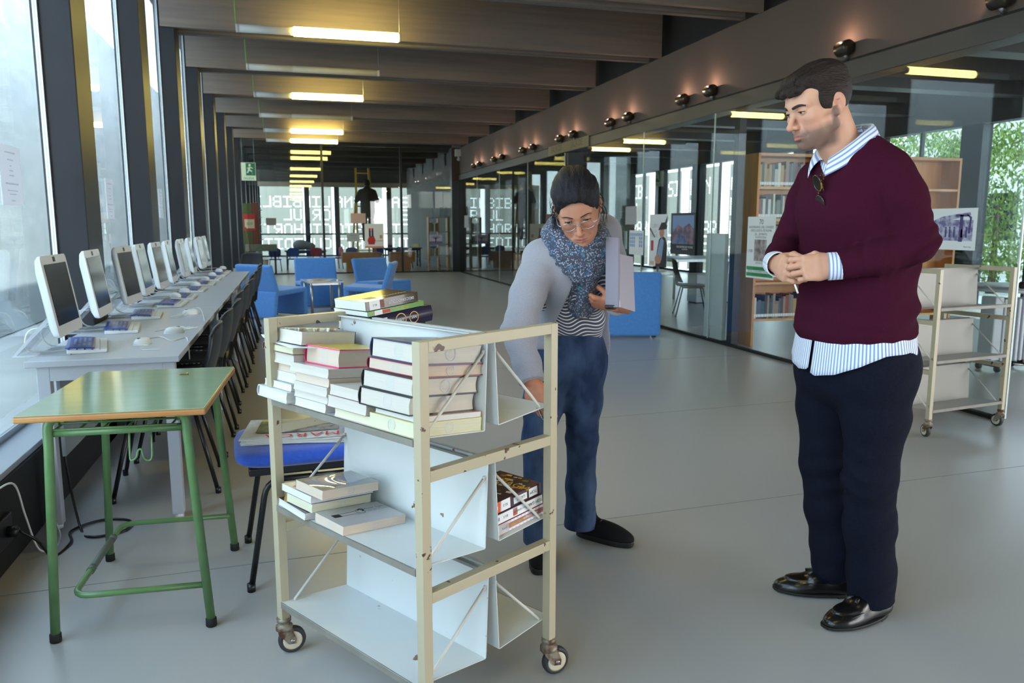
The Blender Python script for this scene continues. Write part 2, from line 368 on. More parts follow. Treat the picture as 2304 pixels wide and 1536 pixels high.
# lettered plates over the doorway
m_plate = M('olive_plate', (120, 106, 74), 0.5); m_letter = M('plate_letter', (78, 68, 50), 0.5)
pl = thing('doorway_plate', 'olive plate with faint lettering over the open doorway', 'sign', (4.575, 11.8, 2.54))
MB().box((-.012, 0, 0), (0, 2.0, .16)).build('sign_board', m_plate, pl)
bb = MB()
bb.text('SALA DE', T4((-.0125, .55, .085), PI / 2, 0, -PI / 2), .15, 0, depth=.002)
bb.text('SALA DE', T4((-.0125, 1.55, .085), PI / 2, 0, -PI / 2), .15, 0, depth=.002)
bb.build('lettering', m_letter, pl)

# ---------------------------------------------------------------- long desk with computers
def desk(name, label, y0, L):
    t = thing(name, label, 'desk', (-1.095, y0, 0), 0, 'white desks in a line under the windows')
    MB().box((0, .003, .722), (.605, L - .003, .75)).build('desk_top', m_white, t, .003)
    for x in (.04, .535):
        for y in (.02, L - .07):
            l = MB().box((x, y, .02), (x + .05, y + .05, .722)).build('leg', m_white, t, .003)
            MB().lathe([(.02, 0), (.022, .02)], (x + .025, y + .025, 0), 'Z', 12).build('foot', m_plast, l)
    f = MB()
    for y in (.045, L - .045): f.bar((.09, y, .69), (.535, y, .69), .05, .06)
    f.bar((.065, .07, .69), (.065, L - .07, .69), .04, .06); f.build('apron', m_white, t)
    MB().box((.085, .12, .3), (.1, L - .12, .66)).build('modesty_panel', M('grey_panel', (150, 156, 160), .5), t)
    return t
for i in range(3):
    desk('computer_desk', 'long white desk, %s in the line from the near end' % ORD[i], 3.67 + 2.18 * i, 2.18)
m_screen = M('dark_screen', (24, 26, 28), 0.12, spec=0.6)
m_bezel = M('monitor_white', (222, 225, 226), 0.25)
m_clear = glass_mat('clear_plastic', (238, 242, 244), 1.0, 0.05)
m_milky = M('milky_plastic', (214, 220, 226), .25); m_milky.node_tree.nodes['Principled BSDF'].inputs['Alpha'].default_value = .45
m_cable = M('white_cable', (225, 226, 222), 0.5)
def rrect(w, h, r, n=5):
    P = []
    for cx, cy, a0 in ((w / 2 - r, h / 2 - r, 0), (-w / 2 + r, h / 2 - r, 90), (-w / 2 + r, -h / 2 + r, 180), (w / 2 - r, -h / 2 + r, 270)):
        for i in range(n + 1):
            a = math.radians(a0 + 90 * i / n); P.append((cx + r * math.cos(a), cy + r * math.sin(a)))
    return P
def make_computer(x, y):
    """front faces +x, width along y from its origin"""
    t = thing('computer', '', 'computer', (x, y, .75))
    tilt = T4((0, 0, .085), 0, -.15, 0)
    w, h = .40, .355
    b = MB()                                              # shell: front outline, mid bulge, small back
    rings = []
    for (xx, sw, sh, dz) in ((.0, 1, 1, 0), (-.012, 1, 1, 0), (-.026, .95, .95, -.004), (-.042, .78, .76, -.012), (-.05, .3, .3, -.03)):
        rings.append([tilt @ Vector((xx, .2 + px_ * sw, h / 2 + py_ * sh + dz)) for px_, py_ in rrect(w, h, .022)])
    n = len(rings[0]); V = [p for r in rings for p in r]; F = []
    for i in range(len(rings) - 1):
        for k in range(n): F.append((i * n + k, i * n + (k + 1) % n, (i + 1) * n + (k + 1) % n, (i + 1) * n + k))
    F.append(tuple((len(rings) - 1) * n + k for k in range(n))); F.append(tuple(reversed(range(n))))
    b.add(V, F, 0, True); o = b.build('monitor_housing', m_bezel, t)
    md = o.modifiers.new('e', 'EDGE_SPLIT'); md.split_angle = 1.0
    MB().box((.0005, .032, .05), (.0025, .368, .317), 0, tilt).build('screen', m_screen, t)
    MB().box((0, .185, .325), (.002, .215, .347), 0, tilt).build('webcam', m_blackp, t)
    st = MB(); P = [(-.045, .16), (-.19, .006), (.02, .006), (.02, .0), (-.21, .0), (-.06, .17)]
    for yy in (.06,):
        st.prism([(p[0], p[1]) for p in P], .28, Matrix(((1, 0, 0, 0), (0, 0, 1, yy), (0, 1, 0, 0), (0, 0, 0, 1))))
    st.build('prop_stand', m_milky, t)
    c = MB()
    c.tube(smoothpath([(-.07, .12, .12), (-.14, .08, .11), (-.16, .1, .03), (-.1, .16, .006), (.02, .22, .006)], 5), .0035, 6)
    c.tube(smoothpath([(-.07, .26, .13), (-.15, .3, .09), (-.13, .34, .01), (.02, .36, .006)], 5), .0035, 6)
    c.build('power_cord', m_cable, t)
    return t
monX = [-.97, -.97, -.96, -.96, -.95, -.95, -.94, -.94, -.94, -.93]
monY = [3.75, 4.5, 5.2, 5.85, 6.42, 7.1, 7.85, 8.55, 9.3, 9.95]
mon0 = make_computer(monX[0], monY[0])
for i in range(10):
    lb = 'white all-in-one computer with dark screen, %s from the near end of the desks' % ORD[i]
    if i == 0: mon0['label'] = lb; mon0['group'] = 'white computers along the desks'
    else:
        dup(mon0, (monX[i], monY[i], .75), (.0, .03, -.05, .02, -.02, .03, 0, .04, -.03, .02)[i], lb, 'white computers along the desks')
m_key = M('key_white', (214, 216, 214), 0.45); m_cover = M('blue_cover', (58, 82, 164), 0.35, spec=.5); m_coverp = M('cover_print', (170, 180, 215), 0.5)
def make_keyboard():
    t = thing('keyboard', '', 'keyboard', (0, 0, .75))
    MB().add([(-.08, -.2, 0), (.08, -.2, 0), (.08, .2, 0), (-.08, .2, 0), (-.08, -.2, .022), (.08, -.2, .012), (.08, .2, .012), (-.08, .2, .022)],
             [(3, 2, 1, 0), (4, 5, 6, 7), (0, 1, 5, 4), (1, 2, 6, 5), (2, 3, 7, 6), (3, 0, 4, 7)]).build('keyboard_base', m_plast, t, .004)
    k = MB()
    for r in range(5):
        for c_ in range(15):
            x = .066 - r * .0305; y = -.188 + c_ * .0252
            k.box((x - .0115, y - .001, .011 + (.08 - x) * .0625), (x + .0135, y + .0225, .0160 + (.08 - x) * .0625))
    k.build('keys', m_key, t)
    c = MB()
    pr = lambda u, v: Vector((-.085 + u * .115, -.205 + v * .40, .0265 - .060 * u * .115 + .004 * math.sin(u * 2.8) + .0012 * math.sin(v * 9)))
    c.grid(pr, 8, 10, 0); o = c.build('blue_cover', [m_cover, m_coverp], t, solid=.0015)
    o['label'] = 'blue printed cover sheet'
    q = MB()
    for r in range(4):
        for j in range(6):
            if (r * 7 + j * 3) % 5 == 0: continue
            u0, v0 = .25 + r * .17, .22 + j * .115
            q.quad(*[pr(u, v) + Vector((0, 0, .0012)) for u, v in ((u0, v0), (u0 + .09, v0), (u0 + .09, v0 + .075 - .02 * (r % 2)), (u0, v0 + .075 - .02 * (r % 2)))])
    q.build('cover_print', m_coverp, o)
    return t
kbs = [(-.93, 4.04, .20), (-.90, 4.70, .14), (-.88, 5.36, .10), (-.82, 6.05, .0), (-.81, 6.62, .02), (-.80, 7.32, 0), (-.79, 8.05, .03), (-.79, 8.75, 0), (-.78, 9.45, -.02), (-.78, 10.0, 0)]
kb0 = make_keyboard()
for i, (x, y, r) in enumerate(kbs):
    lb = 'white keyboard under a blue cover sheet, %s from the near end of the desks' % ORD[i]
    if i == 0: kb0.location = (x, y, .75); kb0.rotation_euler.z = r; kb0['label'] = lb; kb0['group'] = 'keyboards along the desks'
    else: dup(kb0, (x, y, .75), r, lb, 'keyboards along the desks')
def make_mouse():
    t = thing('mouse', '', 'mouse', (0, 0, .75))
    def f(u, v):
        a = u * 2 * PI; p = v * PI / 2; r = math.cos(p) ** .7
        return Vector((.03 * r * math.cos(a), .052 * r * math.sin(a), .034 * math.sin(p) ** .8))
    MB().grid(f, 18, 8).build('mouse_shell', m_plast, t)
    MB().tube(smoothpath([(0, .05, .008), (-.03, .09, .01), (-.1, .08, .012), (-.12, .15, .004), (-.2, .12, .004)], 5), .0022, 6).build('cable', m_cable, t)
    MB().box((-.004, .015, .031), (.004, .03, .0345)).build('scroll_wheel', m_blackp, t)
    return t
mice = [(-.70, 4.07, .75, 2.6, 'on the bare desk beside the nearest keyboard'), (-.61, 4.46, .75, -1.2, 'near the desk edge behind the nearest mouse'), (-.63, 5.38, .75, 1.9, 'with its cable looped on the desk beside the third keyboard'),
        (-.82, 6.18, .795, .8, 'lying on the fourth keyboard cover'), (-.81, 6.62, .795, .9, 'lying on the fifth keyboard cover'), (-.80, 7.32, .795, .8, 'lying on the sixth keyboard cover'), (-.79, 8.05, .795, .7, 'lying on the seventh keyboard cover'),
        (-.79, 8.75, .795, .7, 'lying on the eighth keyboard cover'), (-.78, 9.45, .795, .8, 'lying on the ninth keyboard cover'), (-.78, 10.0, .795, .8, 'lying on the tenth keyboard cover')]
ms0 = make_mouse()
for i, (x, y, z, r, l) in enumerate(mice):
    lb = 'white mouse ' + l
    if i == 0: ms0.location = (x, y, z); ms0.rotation_euler.z = r; ms0['label'] = lb; ms0['group'] = 'white mice on the desks'
    else: dup(ms0, (x, y, z), r, lb, 'white mice on the desks')
for i, (P, lb) in enumerate((([(-.75, 4.2, .752), (-.66, 4.3, .754), (-.58, 4.15, .752), (-.53, 4.25, .752), (-.503, 4.13, .745), (-.50, 4.12, .66)], 'loose white cable hanging over the near edge of the desk'),
        ([(-.68, 5.2, .752), (-.62, 5.45, .78), (-.56, 5.3, .79), (-.51, 5.0, .752), (-.503, 4.95, .74)], 'arched white cable loop beside the third mouse'),
        ([(-.72, 4.55, .752), (-.62, 4.72, .752), (-.55, 4.62, .752), (-.51, 4.7, .752)], 'loose white cable lying flat across the desk'))):
    tag(MB().tube(smoothpath(P, 6), .0032, 6).build('cable', m_cable), lb, 'cable', 'loose white cables on the desk')
# ---------------------------------------------------------------- black chairs at the desks
m_shell = M('black_shell', (26, 28, 34), 0.42, spec=.5)
m_leg = M('black_tube', (20, 20, 23), 0.35)
def make_shell_chair():
    t = thing('chair', '', 'chair')                        # faces -x; origin under the seat centre
    def seat(u, v):
        y = (u - .5) * .44; x = -.22 + v * .42
        return Vector((x, y, .445 - .012 * math.cos((u - .5) * 4) - .03 * max(0, .2 - v) ** 1.0 + .008 * v))
    MB().grid(seat, 10, 8).build('seat', m_shell, t, solid=.012)
    def back(u, v):
        w = .43 - .06 * v ** 3; y = (u - .5) * w
        edge = abs(2 * u - 1) ** 4
        return Vector((.2 + .085 * v - .05 * (abs(2 * u - 1) ** 2) + .02 * math.sin(v * 3), y, .50 + .33 * v - .045 * edge * v ** 2))
    MB().grid(back, 12, 10).build('backrest', m_shell, t, solid=.014)
    for y_ in (-.1, .1): MB().bar((.21, y_, .44), (.225, y_, .56), .02, .012).build('back_support', m_leg, t)
    for sx, sy in ((-1, -1), (-1, 1), (1, -1), (1, 1)):
        MB().tube([(sx * .14, sy * .15, .425), (sx * .235, sy * .225, .012)], .0105, 8).lathe([(.014, 0), (.014, .03)], (sx * .236, sy * .227, 0), 'Z', 8).build('leg', m_leg, t)
    MB().tube([(-.14, -.15, .422), (.14, -.15, .422), (.14, .15, .422), (-.14, .15, .422)], .0105, 8, closed=True).build('seat_frame', m_leg, t)
    return t
ch0 = make_shell_chair()
for i in range(10):
    lb = 'black plastic chair pushed under the desks, %s from the near end' % ORD[i]
    x, y, r = -.64 + .01 * (i % 3), (4.22, 4.87, 5.50, 6.23, 6.88, 7.57, 8.36, 8.98, 9.62, 10.46)[i], (.06, -.03, .02, 0, .04, -.02, .03, 0, -.03, .02)[i]
    if i == 0: ch0.location = (x, y, 0); ch0.rotation_euler.z = r; ch0['label'] = lb; ch0['group'] = 'black chairs along the desks'
    else: dup(ch0, (x, y, 0), r, lb, 'black chairs along the desks')
dup(ch0, (-.75, 14.6, 0), 1.2, 'black plastic chair standing alone behind the nearest blue lounge seat', 'stray black chairs')
dup(ch0, (5.62, 10.3, 0), 2.75, 'black plastic chair standing inside the right glass room', 'stray black chairs')
# ---------------------------------------------------------------- green school desk
m_formica = M('green_formica', (148, 170, 138), 0.14, spec=.4, col2=(153, 174, 143), scale=7, stretch=(1, 3, 1))
m_edge = M('wood_edge', (176, 122, 68), 0.4, col2=(190, 138, 82), scale=5)
m_gpaint = M('green_paint', (98, 136, 86), 0.3, spec=.5, col2=(92, 128, 82), scale=20)
m_foot = M('black_rubber', (18, 18, 18), 0.7)
gd = thing('school_desk', 'old school desk with green top and green tubular legs', 'desk', (-.52, 2.92, 0), -.055)
MB().box((-.27, -.37, .737), (.27, .37, .757)).build('desk_core', m_edge, gd, .006)
MB().box((-.266, -.366, .757), (.266, .366, .7595)).build('desk_top', m_formica, gd, .001)
lg = {}
for nm, sx, sy in (('a', -1, -1), ('b', 1, -1), ('c', -1, 1), ('d', 1, 1)):
    fx, fy, tx, ty = sx * .235, sy * .315 + .03, sx * .2, sy * .3
    if sy < 0: fy = -.285
    P = [(fx, fy, .02), (tx, ty, .66)]
    o = MB().tube(P + arc((tx, ty, .69), (tx, ty, .735), (tx - sx * .03, ty, .735), 4), .0145, 12).build('leg', m_gpaint, gd)
    MB().lathe([(.015, 0), (.018, .004), (.0175, .028), (.0145, .03)], (fx, fy, 0), 'Z', 12).build('rubber_foot', m_foot, o)
for sy in (-1, 1):
    y = -.29 if sy < 0 else .3
    MB().tube([(-.2, y * 1.0, .685), (.2, y, .685)], .0125, 10).build('crossbar', m_gpaint, gd)
y0, y1 = -.286, .335
MB().tube(fillet([(.228, y0, .148), (-.175, y0, .148), (-.175, y1 - .01, .155), (.228, y1 - .01, .155)], .06), .0105, 10).build('foot_rail', m_gpaint, gd)
MB().tube([(-.175, -.1, .15), (-.175, .18, .154)], .0125, 10).lathe([(.014, 0), (.014, .03)], (-.175, -.1, .15), 'Y', 10).lathe([(.014, 0), (.014, .03)], (-.175, .16, .154), 'Y', 10).build('rail_sleeve', M('worn_sleeve', (88, 98, 88), .45), gd)
bk = MB()
for x in (-.19, -.12, -.05, .02, .09, .15): bk.tube([(x, -.29, .690), (x, .13, .690)], .0036, 6)
for y in (-.3, -.215, -.13, -.045, .04, .13): bk.tube([(-.2, y, .697), (.17, y, .697)], .0036, 6)
for x, y in ((-.195, -.22), (-.195, .08), (.16, .08), (.16, -.22)): bk.tube([(x, y, .69), (x, y, .735)], .0036, 6)
bk.build('wire_basket', m_gpaint, gd)
for P_ in (smoothpath([(.02, -.26, .67), (.02, -.27, .6), (.025, -.28, .582), (.04, -.28, .59), (.045, -.27, .61), (.055, -.27, .612), (.06, -.27, .585), (.075, -.27, .575), (.085, -.27, .59), (.085, -.26, .66)], 4), smoothpath([(-.22, .1, .735), (-.235, .06, .70), (-.236, .06, .66), (-.215, .06, .655)], 4)): MB().tube(P_, .0035, 6).build('bag_hook', m_gpaint, gd)
# ---------------------------------------------------------------- blue chair with a newspaper
m_bluefab = M('blue_fabric', (38, 84, 186), 0.85, col2=(30, 74, 176), scale=60, sheen=.3)
bc = thing('side_chair', 'blue upholstered chair with black tube frame holding a newspaper', 'chair', (.045, 3.10, 0), .07)
def pad(u, v):
    a = u * 2 * PI; sx = abs(math.cos(a)) ** .35 * math.copysign(1, math.cos(a)); sy = abs(math.sin(a)) ** .35 * math.copysign(1, math.sin(a))
    k = [(.0, 0), (.88, 0), (.99, .018), (1, .03), (.96, .05), (.8, .058), (0, .062)][min(int(v * 6.001), 6)]
    return Vector((-.02 + .262 * k[0] * sx, .235 * k[0] * sy, .447 + k[1]))
MB().grid(pad, 48, 6).build('seat', m_bluefab, bc)
MB().box((-.235, -.21, .42), (.22, .21, .449)).build('seat_pan', m_blackp, bc, .006)
for sx, sy in ((-1, -1), (1, -1), (-1, 1), (1, 1)):
    MB().tube(fillet([(sx * .245, sy * .235, .012), (sx * .175, sy * .215, .405), (0, sy * .215, .405)], .06), .011, 10).lathe([(.015, 0), (.015, .03)], (sx * .246, sy * .236, 0), 'Z', 10).build('leg', m_leg, bc)
MB().tube([(.0, -.215, .405), (0, .215, .405)], .01, 8).build('crossbar', m_leg, bc)
def bback(u, v):
    a = u * 2 * PI; sx = abs(math.cos(a)) ** .4 * math.copysign(1, math.cos(a)); sy = abs(math.sin(a)) ** .4 * math.copysign(1, math.sin(a))
    k = [(0, -.02), (.9, -.02), (1, 0), (.95, .022), (0, .03)][min(int(v * 4.001), 4)]
    return Vector((.275 + .09 * sy * .15 * k[0] - k[1], .21 * k[0] * sx, .685 + .13 * k[0] * sy))
MB().grid(bback, 40, 4).build('backrest', m_bluefab, bc)
MB().tube([(.16, -.0, .41), (.27, 0, .43), (.285, 0, .65)], .012, 8).build('back_support', m_leg, bc)
m_news = M('newsprint', (205, 205, 198), 0.9, col2=(192, 192, 186), scale=30)
m_news2 = M('news_photo_green', (84, 104, 56), 0.9, col2=(132, 124, 90), scale=18)
m_news3 = M('news_photo_brown', (76, 62, 52), 0.9, col2=(150, 140, 126), scale=22, lo=.4, hi=.6)
m_newsr = M('news_red', (204, 56, 30), 0.8); m_newsw = M('news_white', (238, 236, 230), 0.9); m_newsy = M('news_yellow', (190, 176, 60), .8)
nw = thing('newspaper', 'folded sports newspaper upside down on the blue chair seat', 'newspaper', (.01, 3.11, .5095), -.10)
for k in range(4):
    w = .20 - .003 * k
    MB().grid(lambda u, v: Vector(((u - .5) * 2 * w + .006 * k * (-1) ** k, (v - .5) * .31 + .004 * k, .003 + .005 * k + .004 * math.sin(u * 5 + k) * u)), 8, 6).build('folded_sheet', m_news, nw, solid=.003)
nz = lambda x, y: Vector((x, y, .0215 + .004 * math.sin((x / .4 + .5) * 5 + 3) * (x / .4 + .5)))
pr = MB()
def nq(x0, y0, x1, y1, mi, dz=0):
    pr.grid(lambda u, v: nz(x0 + u * (x1 - x0), y0 + v * (y1 - y0)) + Vector((0, 0, .0022 + dz)), 6, 2, mi, False)
nq(-.16, -.06, .15, .11, 1); nq(-.16, -.06, -.08, .11, 0, .0006); nq(-.16, .09, -.06, .135, 4, .0004)
for tx, x, y, s, mi in (('SUPERKUN', .03, .07, .055, 3), ('M', .13, -.115, .078, 2), ('A', .07, -.115, .078, 2), ('R', .015, -.115, .078, 2), ('C', -.04, -.115, .078, 2), ('A', -.095, -.115, .078, 2)):
    p_ = nz(x, y); pr.text(tx, T4(p_ + Vector((0, 0, .0036)), 0, 0, PI), s, mi)
pr.build('front_page_print', [m_news2, m_news3, m_newsr, m_newsw, m_newsy], nw)
# ---------------------------------------------------------------- lounge seats and low table
m_felt = M('blue_felt', (86, 150, 226), 0.85, col2=(80, 142, 220), scale=40, sheen=.4)
def lounge(label, loc, rz, flat=False):
    """faces local +x"""
    t = thing('lounge_seat', label, 'lounge seat', loc, rz, 'blue felt lounge seats')
    b = MB(); w = .34
    def panel(p, q, th=.07):
        d = Vector((q[0] - p[0], 0, q[1] - p[1])); n = Vector((-d.z, 0, d.x)).normalized() * th / 2; d = d.normalized() * .0
        V = []
        for P_ in (p, q):
            for s_ in (-1, 1):
                for yy in (-w, w): V.append(Vector((P_[0], yy, P_[1])) + n * s_)
        b.add(V, [(0, 1, 3, 2), (4, 6, 7, 5), (0, 2, 6, 4), (1, 5, 7, 3), (0, 4, 5, 1), (2, 3, 7, 6)])
    o = []
    for nm, p, q in (('front_panel', (.60, .02), (.60, .40)), ('seat', (.635, .40), (.02, .37)), ('backrest', (.06, .385), (-.06, .77)), ('rear_panel', (-.02 if not flat else -.06, .02), (.045 if not flat else -.06, .40 if not flat else .77))):
        b = MB(); panel(p, q); b.build(nm, m_felt, t, .028, 3)
    MB().box((-.03, -.3, 0), (.03, -.26, .02)).box((-.03, .26, 0), (.03, .3, .02)).box((.57, -.3, 0), (.63, -.26, .02)).box((.57, .26, 0), (.63, .3, .02)).build('glide', m_blackp, t)
    return t
lounge('blue lounge seat seen from behind next to the row of black chairs', (-.46, 11.5, 0), .80)
lounge('blue lounge seat facing the viewer behind the low table', (.40, 13.55, 0), -PI / 2 + .12)
lounge('blue lounge seat turned sideways right of the low table', (1.42, 11.75, 0), PI - .25)
lounge('blue lounge seat half hidden behind the sideways one', (1.28, 13.2, 0), -PI / 2 + .55)
lounge('blue lounge seat with flat back near the glass wall behind the woman', (3.86, 8.52, 0), PI / 2 - .27, True)
lt = thing('low_table', 'low grey table with magazines between the blue lounge seats', 'table', (.44, 12.2, 0), .12)
MB().box((-.26, -.4, .47), (.26, .4, .49)).build('table_top', M('table_glass', (196, 204, 210), .12), lt, .004)
for sx in (-1, 1):
    for sy in (-1, 1): MB().tube([(sx * .2, sy * .34, 0), (sx * .2, sy * .34, .47)], .022, 12).build('leg', m_alu, lt)
MB().box((-.22, -.36, .44), (.22, .36, .47)).build('apron', m_alu, lt)
for i, (x, y, r, c_, lb) in enumerate(((.36, 12.0, .3, (170, 150, 150), 'magazine with reddish cover lying on the low table'), (.48, 12.18, -.2, (190, 190, 195), 'pale magazine lying open on the low table'), (.39, 12.36, .6, (120, 130, 140), 'grey magazine at the back of the low table'))):
    o = MB().box((-.1, -.14, 0), (.1, .14, .008), 0).box((-.095, -.135, .008), (.095, .135, .0085), 1).build('magazine', [m_news, M('magazine_cover_%d' % i, c_, .3, col2=tuple(max(0, v - 60) for v in c_), scale=12)])
    o.location = (x, y, .49); o.rotation_euler.z = r; tag(o, lb, 'magazine', 'magazines on the low table')
# ---------------------------------------------------------------- papers and posters on glass
m_paper = M('white_paper', (240, 241, 244), 0.8); m_ink = M('grey_print', (110, 116, 128), 0.8)
m_notice = M('notice_paper', (236, 238, 242), 0.8)
def _translucent():
    nt = m_notice.node_tree; b = nt.nodes['Principled BSDF']; t = nt.nodes.new('ShaderNodeBsdfTranslucent'); t.inputs[0].default_value = srgb((236, 238, 246)); mx = nt.nodes.new('ShaderNodeMixShader'); mx.inputs[0].default_value = .45
    nt.links.new(b.outputs[0], mx.inputs[1]); nt.links.new(t.outputs[0], mx.inputs[2]); nt.links.new(mx.outputs[0], nt.nodes['Material Output'].inputs[0])
_translucent()
def sheet_x(name, label, cat, x, ya, yb, za, zb, face, body, bg=m_paper, mats=None, group=None):
    """a sheet in the plane x; face=+1 shows to +x (readable from there); local u in 0..w, v in 0..h"""
    t = thing(name, label, cat, (x, ya if face > 0 else yb, za), PI / 2 if face > 0 else -PI / 2, group)
    w, h = abs(yb - ya), zb - za
    MB().box((0, -.0008, 0), (w, 0.0, h)).build('sheet', bg, t)
    b = MB(); body(b, w, h)
    if b.f: b.build('print', mats or [m_ink], t)
    return t
def V4(u, v): return T4((u, -.0009, v), PI / 2)
def R(b, u0, v0, u1, v1, mi, d=.0012): b.quad((u0, -d, v0), (u1, -d, v0), (u1, -d, v1), (u0, -d, v1), mi)
def notice(b, w, h):
    for v, s, tx in ((.88, .06, 'A LOS USUARIOS DE INTERNET'), (.76, .055, 'UNA HORA AL DIA'), (.66, .05, 'SALA 1'), (.58, .05, 'PLANTA BAJA'), (.5, .05, 'LUNES A VIERNES'), (.36, .06, 'DISPONEN DE UN MAXIMO DE TIEMPO'), (.25, .045, 'Rogamos que respeten el turno de los demas'), (.19, .045, 'y apaguen el equipo al terminar'), (.08, .045, 'LA DIRECCION')):
        b.text(tx, V4(w / 2, h * v), s * h * .62, 0)
for (ya, yb, za, zb), lb in (((4.16, 4.46, 1.41, 1.69), 'white notice on the nearest left window pane'), ((6.34, 6.58, 1.36, 1.65), 'white notice on the second visible left window pane'), ((8.78, 9.0, 1.39, 1.68), 'white notice on the third visible left window pane')):
    sheet_x('paper_notice', lb, 'notice', XW + .008, ya, yb, za, zb, 1, notice, m_notice, group='white notices taped to the left windows')
gx = XR - .008
mw2 = M('poster_white', (242, 244, 244), .5); mgr = M('poster_green', (48, 150, 88), .5); mblk = M('poster_black', (30, 30, 34), .5); msep = M('poster_sepia', (120, 100, 100), .6, col2=(190, 180, 176), scale=16)
def p70(b, w, h):
    b.text('70', V4(w / 2, h * .91), .075, 0); b.text('ANIVERSARIO DEL CONSEJO', V4(w / 2, h * .83), .034, 0); b.text('GEOLOGISTA DE ROMA', V4(w / 2, h * .775), .034, 0)
    b.text('26 - 28 MAYO', V4(w / 2, h * .715), .036, 0); b.text('III EXPOSICION', V4(w / 2, h * .665), .028, 0)
    R(b, w * .28, h * .28, w * .72, h * .63, 1); R(b, w * .02, h * .13, w * .98, h * .19, 2); R(b, w * .02, h * .03, w * .98, h * .09, 2)
    b.text('1.930', V4(w * .13, h * .44), .042, 0); b.text('2.000', V4(w * .87, h * .44), .042, 0); b.text('EXPOSICION', V4(w / 2, h * .25), .026, 0); b.text('EXCMO. AYUNTAMIENTO DE RONDA', V4(w / 2, h * .11), .024, 0)
    b.text('SALA DE LECTURA', V4(w / 2, h * .16), .026, 0); b.text('CASA DE LA CULTURA', V4(w / 2, h * .06), .026, 0)
sheet_x('poster', 'white anniversary poster with green bands on the glass wall', 'poster', gx, 6.78, 7.27, .775, 1.40, -1, p70, mw2, [mblk, msep, mgr])
msky = M('poster_pale', (236, 236, 238), .5); mjac = M('poster_jacket', (44, 42, 48), .6); mshirt = M('poster_shirt', (140, 164, 196), .6); mred = M('poster_red', (200, 50, 44), .5); mskin = M('poster_skin', (196, 140, 118), .6); mbr = M('poster_branch', (92, 78, 82), .6)
def disc(b, u, v, r, mi, k=14, sx=1.0, d=.0016): b.add([(u + r * sx * math.cos(2 * PI * i / k), -d, v + r * math.sin(2 * PI * i / k)) for i in range(k)], [tuple(range(k))], mi)
def pcap(b, w, h):
    b.text('LIBRO', V4(w * .35, h * .78), .07, 6, depth=.0004); b.text('EN LA', V4(w * .25, h * .68), .06, 6); b.text('MANO', V4(w * .28, h * .59), .07, 6)
    b.add([(w * x, -.0013, h * y) for x, y in ((.98, .98), (.8, .8), (.62, .86), (.83, .76), (.98, .85))], [(0, 1, 2, 3, 4)], 4); b.add([(w * x, -.0013, h * y) for x, y in ((0, .72), (.3, .55), (.33, .57), (.03, .76))], [(0, 1, 2, 3)], 4)
    b.add([(w * x, -.0014, h * y) for x, y in ((.38, 0), (.98, 0), (1, .42), (.9, .55), (.72, .6), (.55, .52), (.45, .3))], [tuple(range(7))], 0)
    b.add([(w * x, -.0017, h * y) for x, y in ((.42, .14), (.72, .14), (.82, .5), (.7, .56), (.6, .5), (.5, .32))], [tuple(range(6))], 1)
    disc(b, w * .7, h * .66, .07, 3, d=.0018); b.add([(w * x, -.002, h * y) for x, y in ((.5, .7), (.94, .72), (.98, .78), (.86, .85), (.66, .84), (.56, .75))], [tuple(range(6))], 0)
    disc(b, w * .52, h * .14, .06, 3, sx=1.6, d=.002); R(b, w * .1, h * .3, w * .25, h * .5, 2); R(b, w * .08, h * .03, w * .3, h * .1, 5)
sheet_x('poster', 'poster of a reader in a cap on the glass wall', 'poster', gx, 9.08, 9.60, .78, 1.45, -1, pcap, msky, [mjac, mshirt, mred, mskin, mbr, M('poster_tan', (210, 190, 150), .6), M('poster_faint', (190, 192, 196), .6)])
mpk = M('poster_blossom', (150, 120, 134), .6, col2=(96, 84, 104), scale=10, lo=.4, hi=.6); mpb = M('poster_water', (70, 88, 128), .6, col2=(128, 142, 176), scale=7)
def pdark(b, w, h):
    R(b, w * .06, h * .1, w * .94, h * .94, 0); R(b, w * .06, h * .62, w * .94, h * .94, 1, .0014)
    b.add([(w * x, -.0016, h * y) for x, y in ((.06, .5), (.3, .72), (.5, .64), (.75, .75), (.94, .62), (.94, .3), (.7, .22), (.6, .42), (.35, .5), (.2, .34), (.06, .3))], [tuple(range(11))], 2)
    R(b, w * .06, h * .1, w * .94, h * .25, 3, .0018); b.text('ENCUENTRO DE OTONO', V4(w * .6, h * .18), .035, 4, depth=.002); b.text('entrada libre', V4(w * .6, h * .13), .028, 4, depth=.002)
sheet_x('poster', 'dark landscape poster with pink blossom on the glass wall', 'poster', gx, 8.37, 8.99, .96, 1.46, -1, pdark, mblk, [mpb, M('poster_skyblue', (128, 150, 190), .6), mpk, M('poster_ink', (26, 28, 38), .6), m_paper])
mlb = M('poster_lightblue', (150, 176, 216), .6)
def pblue(b, w, h):
    for i in range(7):
        for j in range(4):
            if i in (3, 4) and j < 3: continue
            R(b, w * (.05 + i * .13), h * (.32 + j * .15), w * (.15 + i * .13), h * (.44 + j * .15), 0)
    b.add([(w * x, -.0016, h * y) for x, y in ((.4, .12), (.62, .12), (.66, .5), (.52, .66), (.42, .5))], [tuple(range(5))], 1)
sheet_x('poster', 'small pale blue patterned poster on the glass wall', 'poster', gx, 9.78, 10.24, .91, 1.24, -1, pblue, m_paper, [mlb, mw2])
sheet_x('paper_notice', 'blank grey paper taped above the small blue poster', 'notice', gx, 10.02, 10.39, 1.32, 1.57, -1, lambda b, w, h: None, M('grey_paper', (178, 176, 178), .8))
mdr = M('drawing_violet', (120, 112, 160), .7, col2=(196, 196, 214), scale=24, lo=.4, hi=.6); mdv = M('drawing_ink', (84, 76, 128), .7)
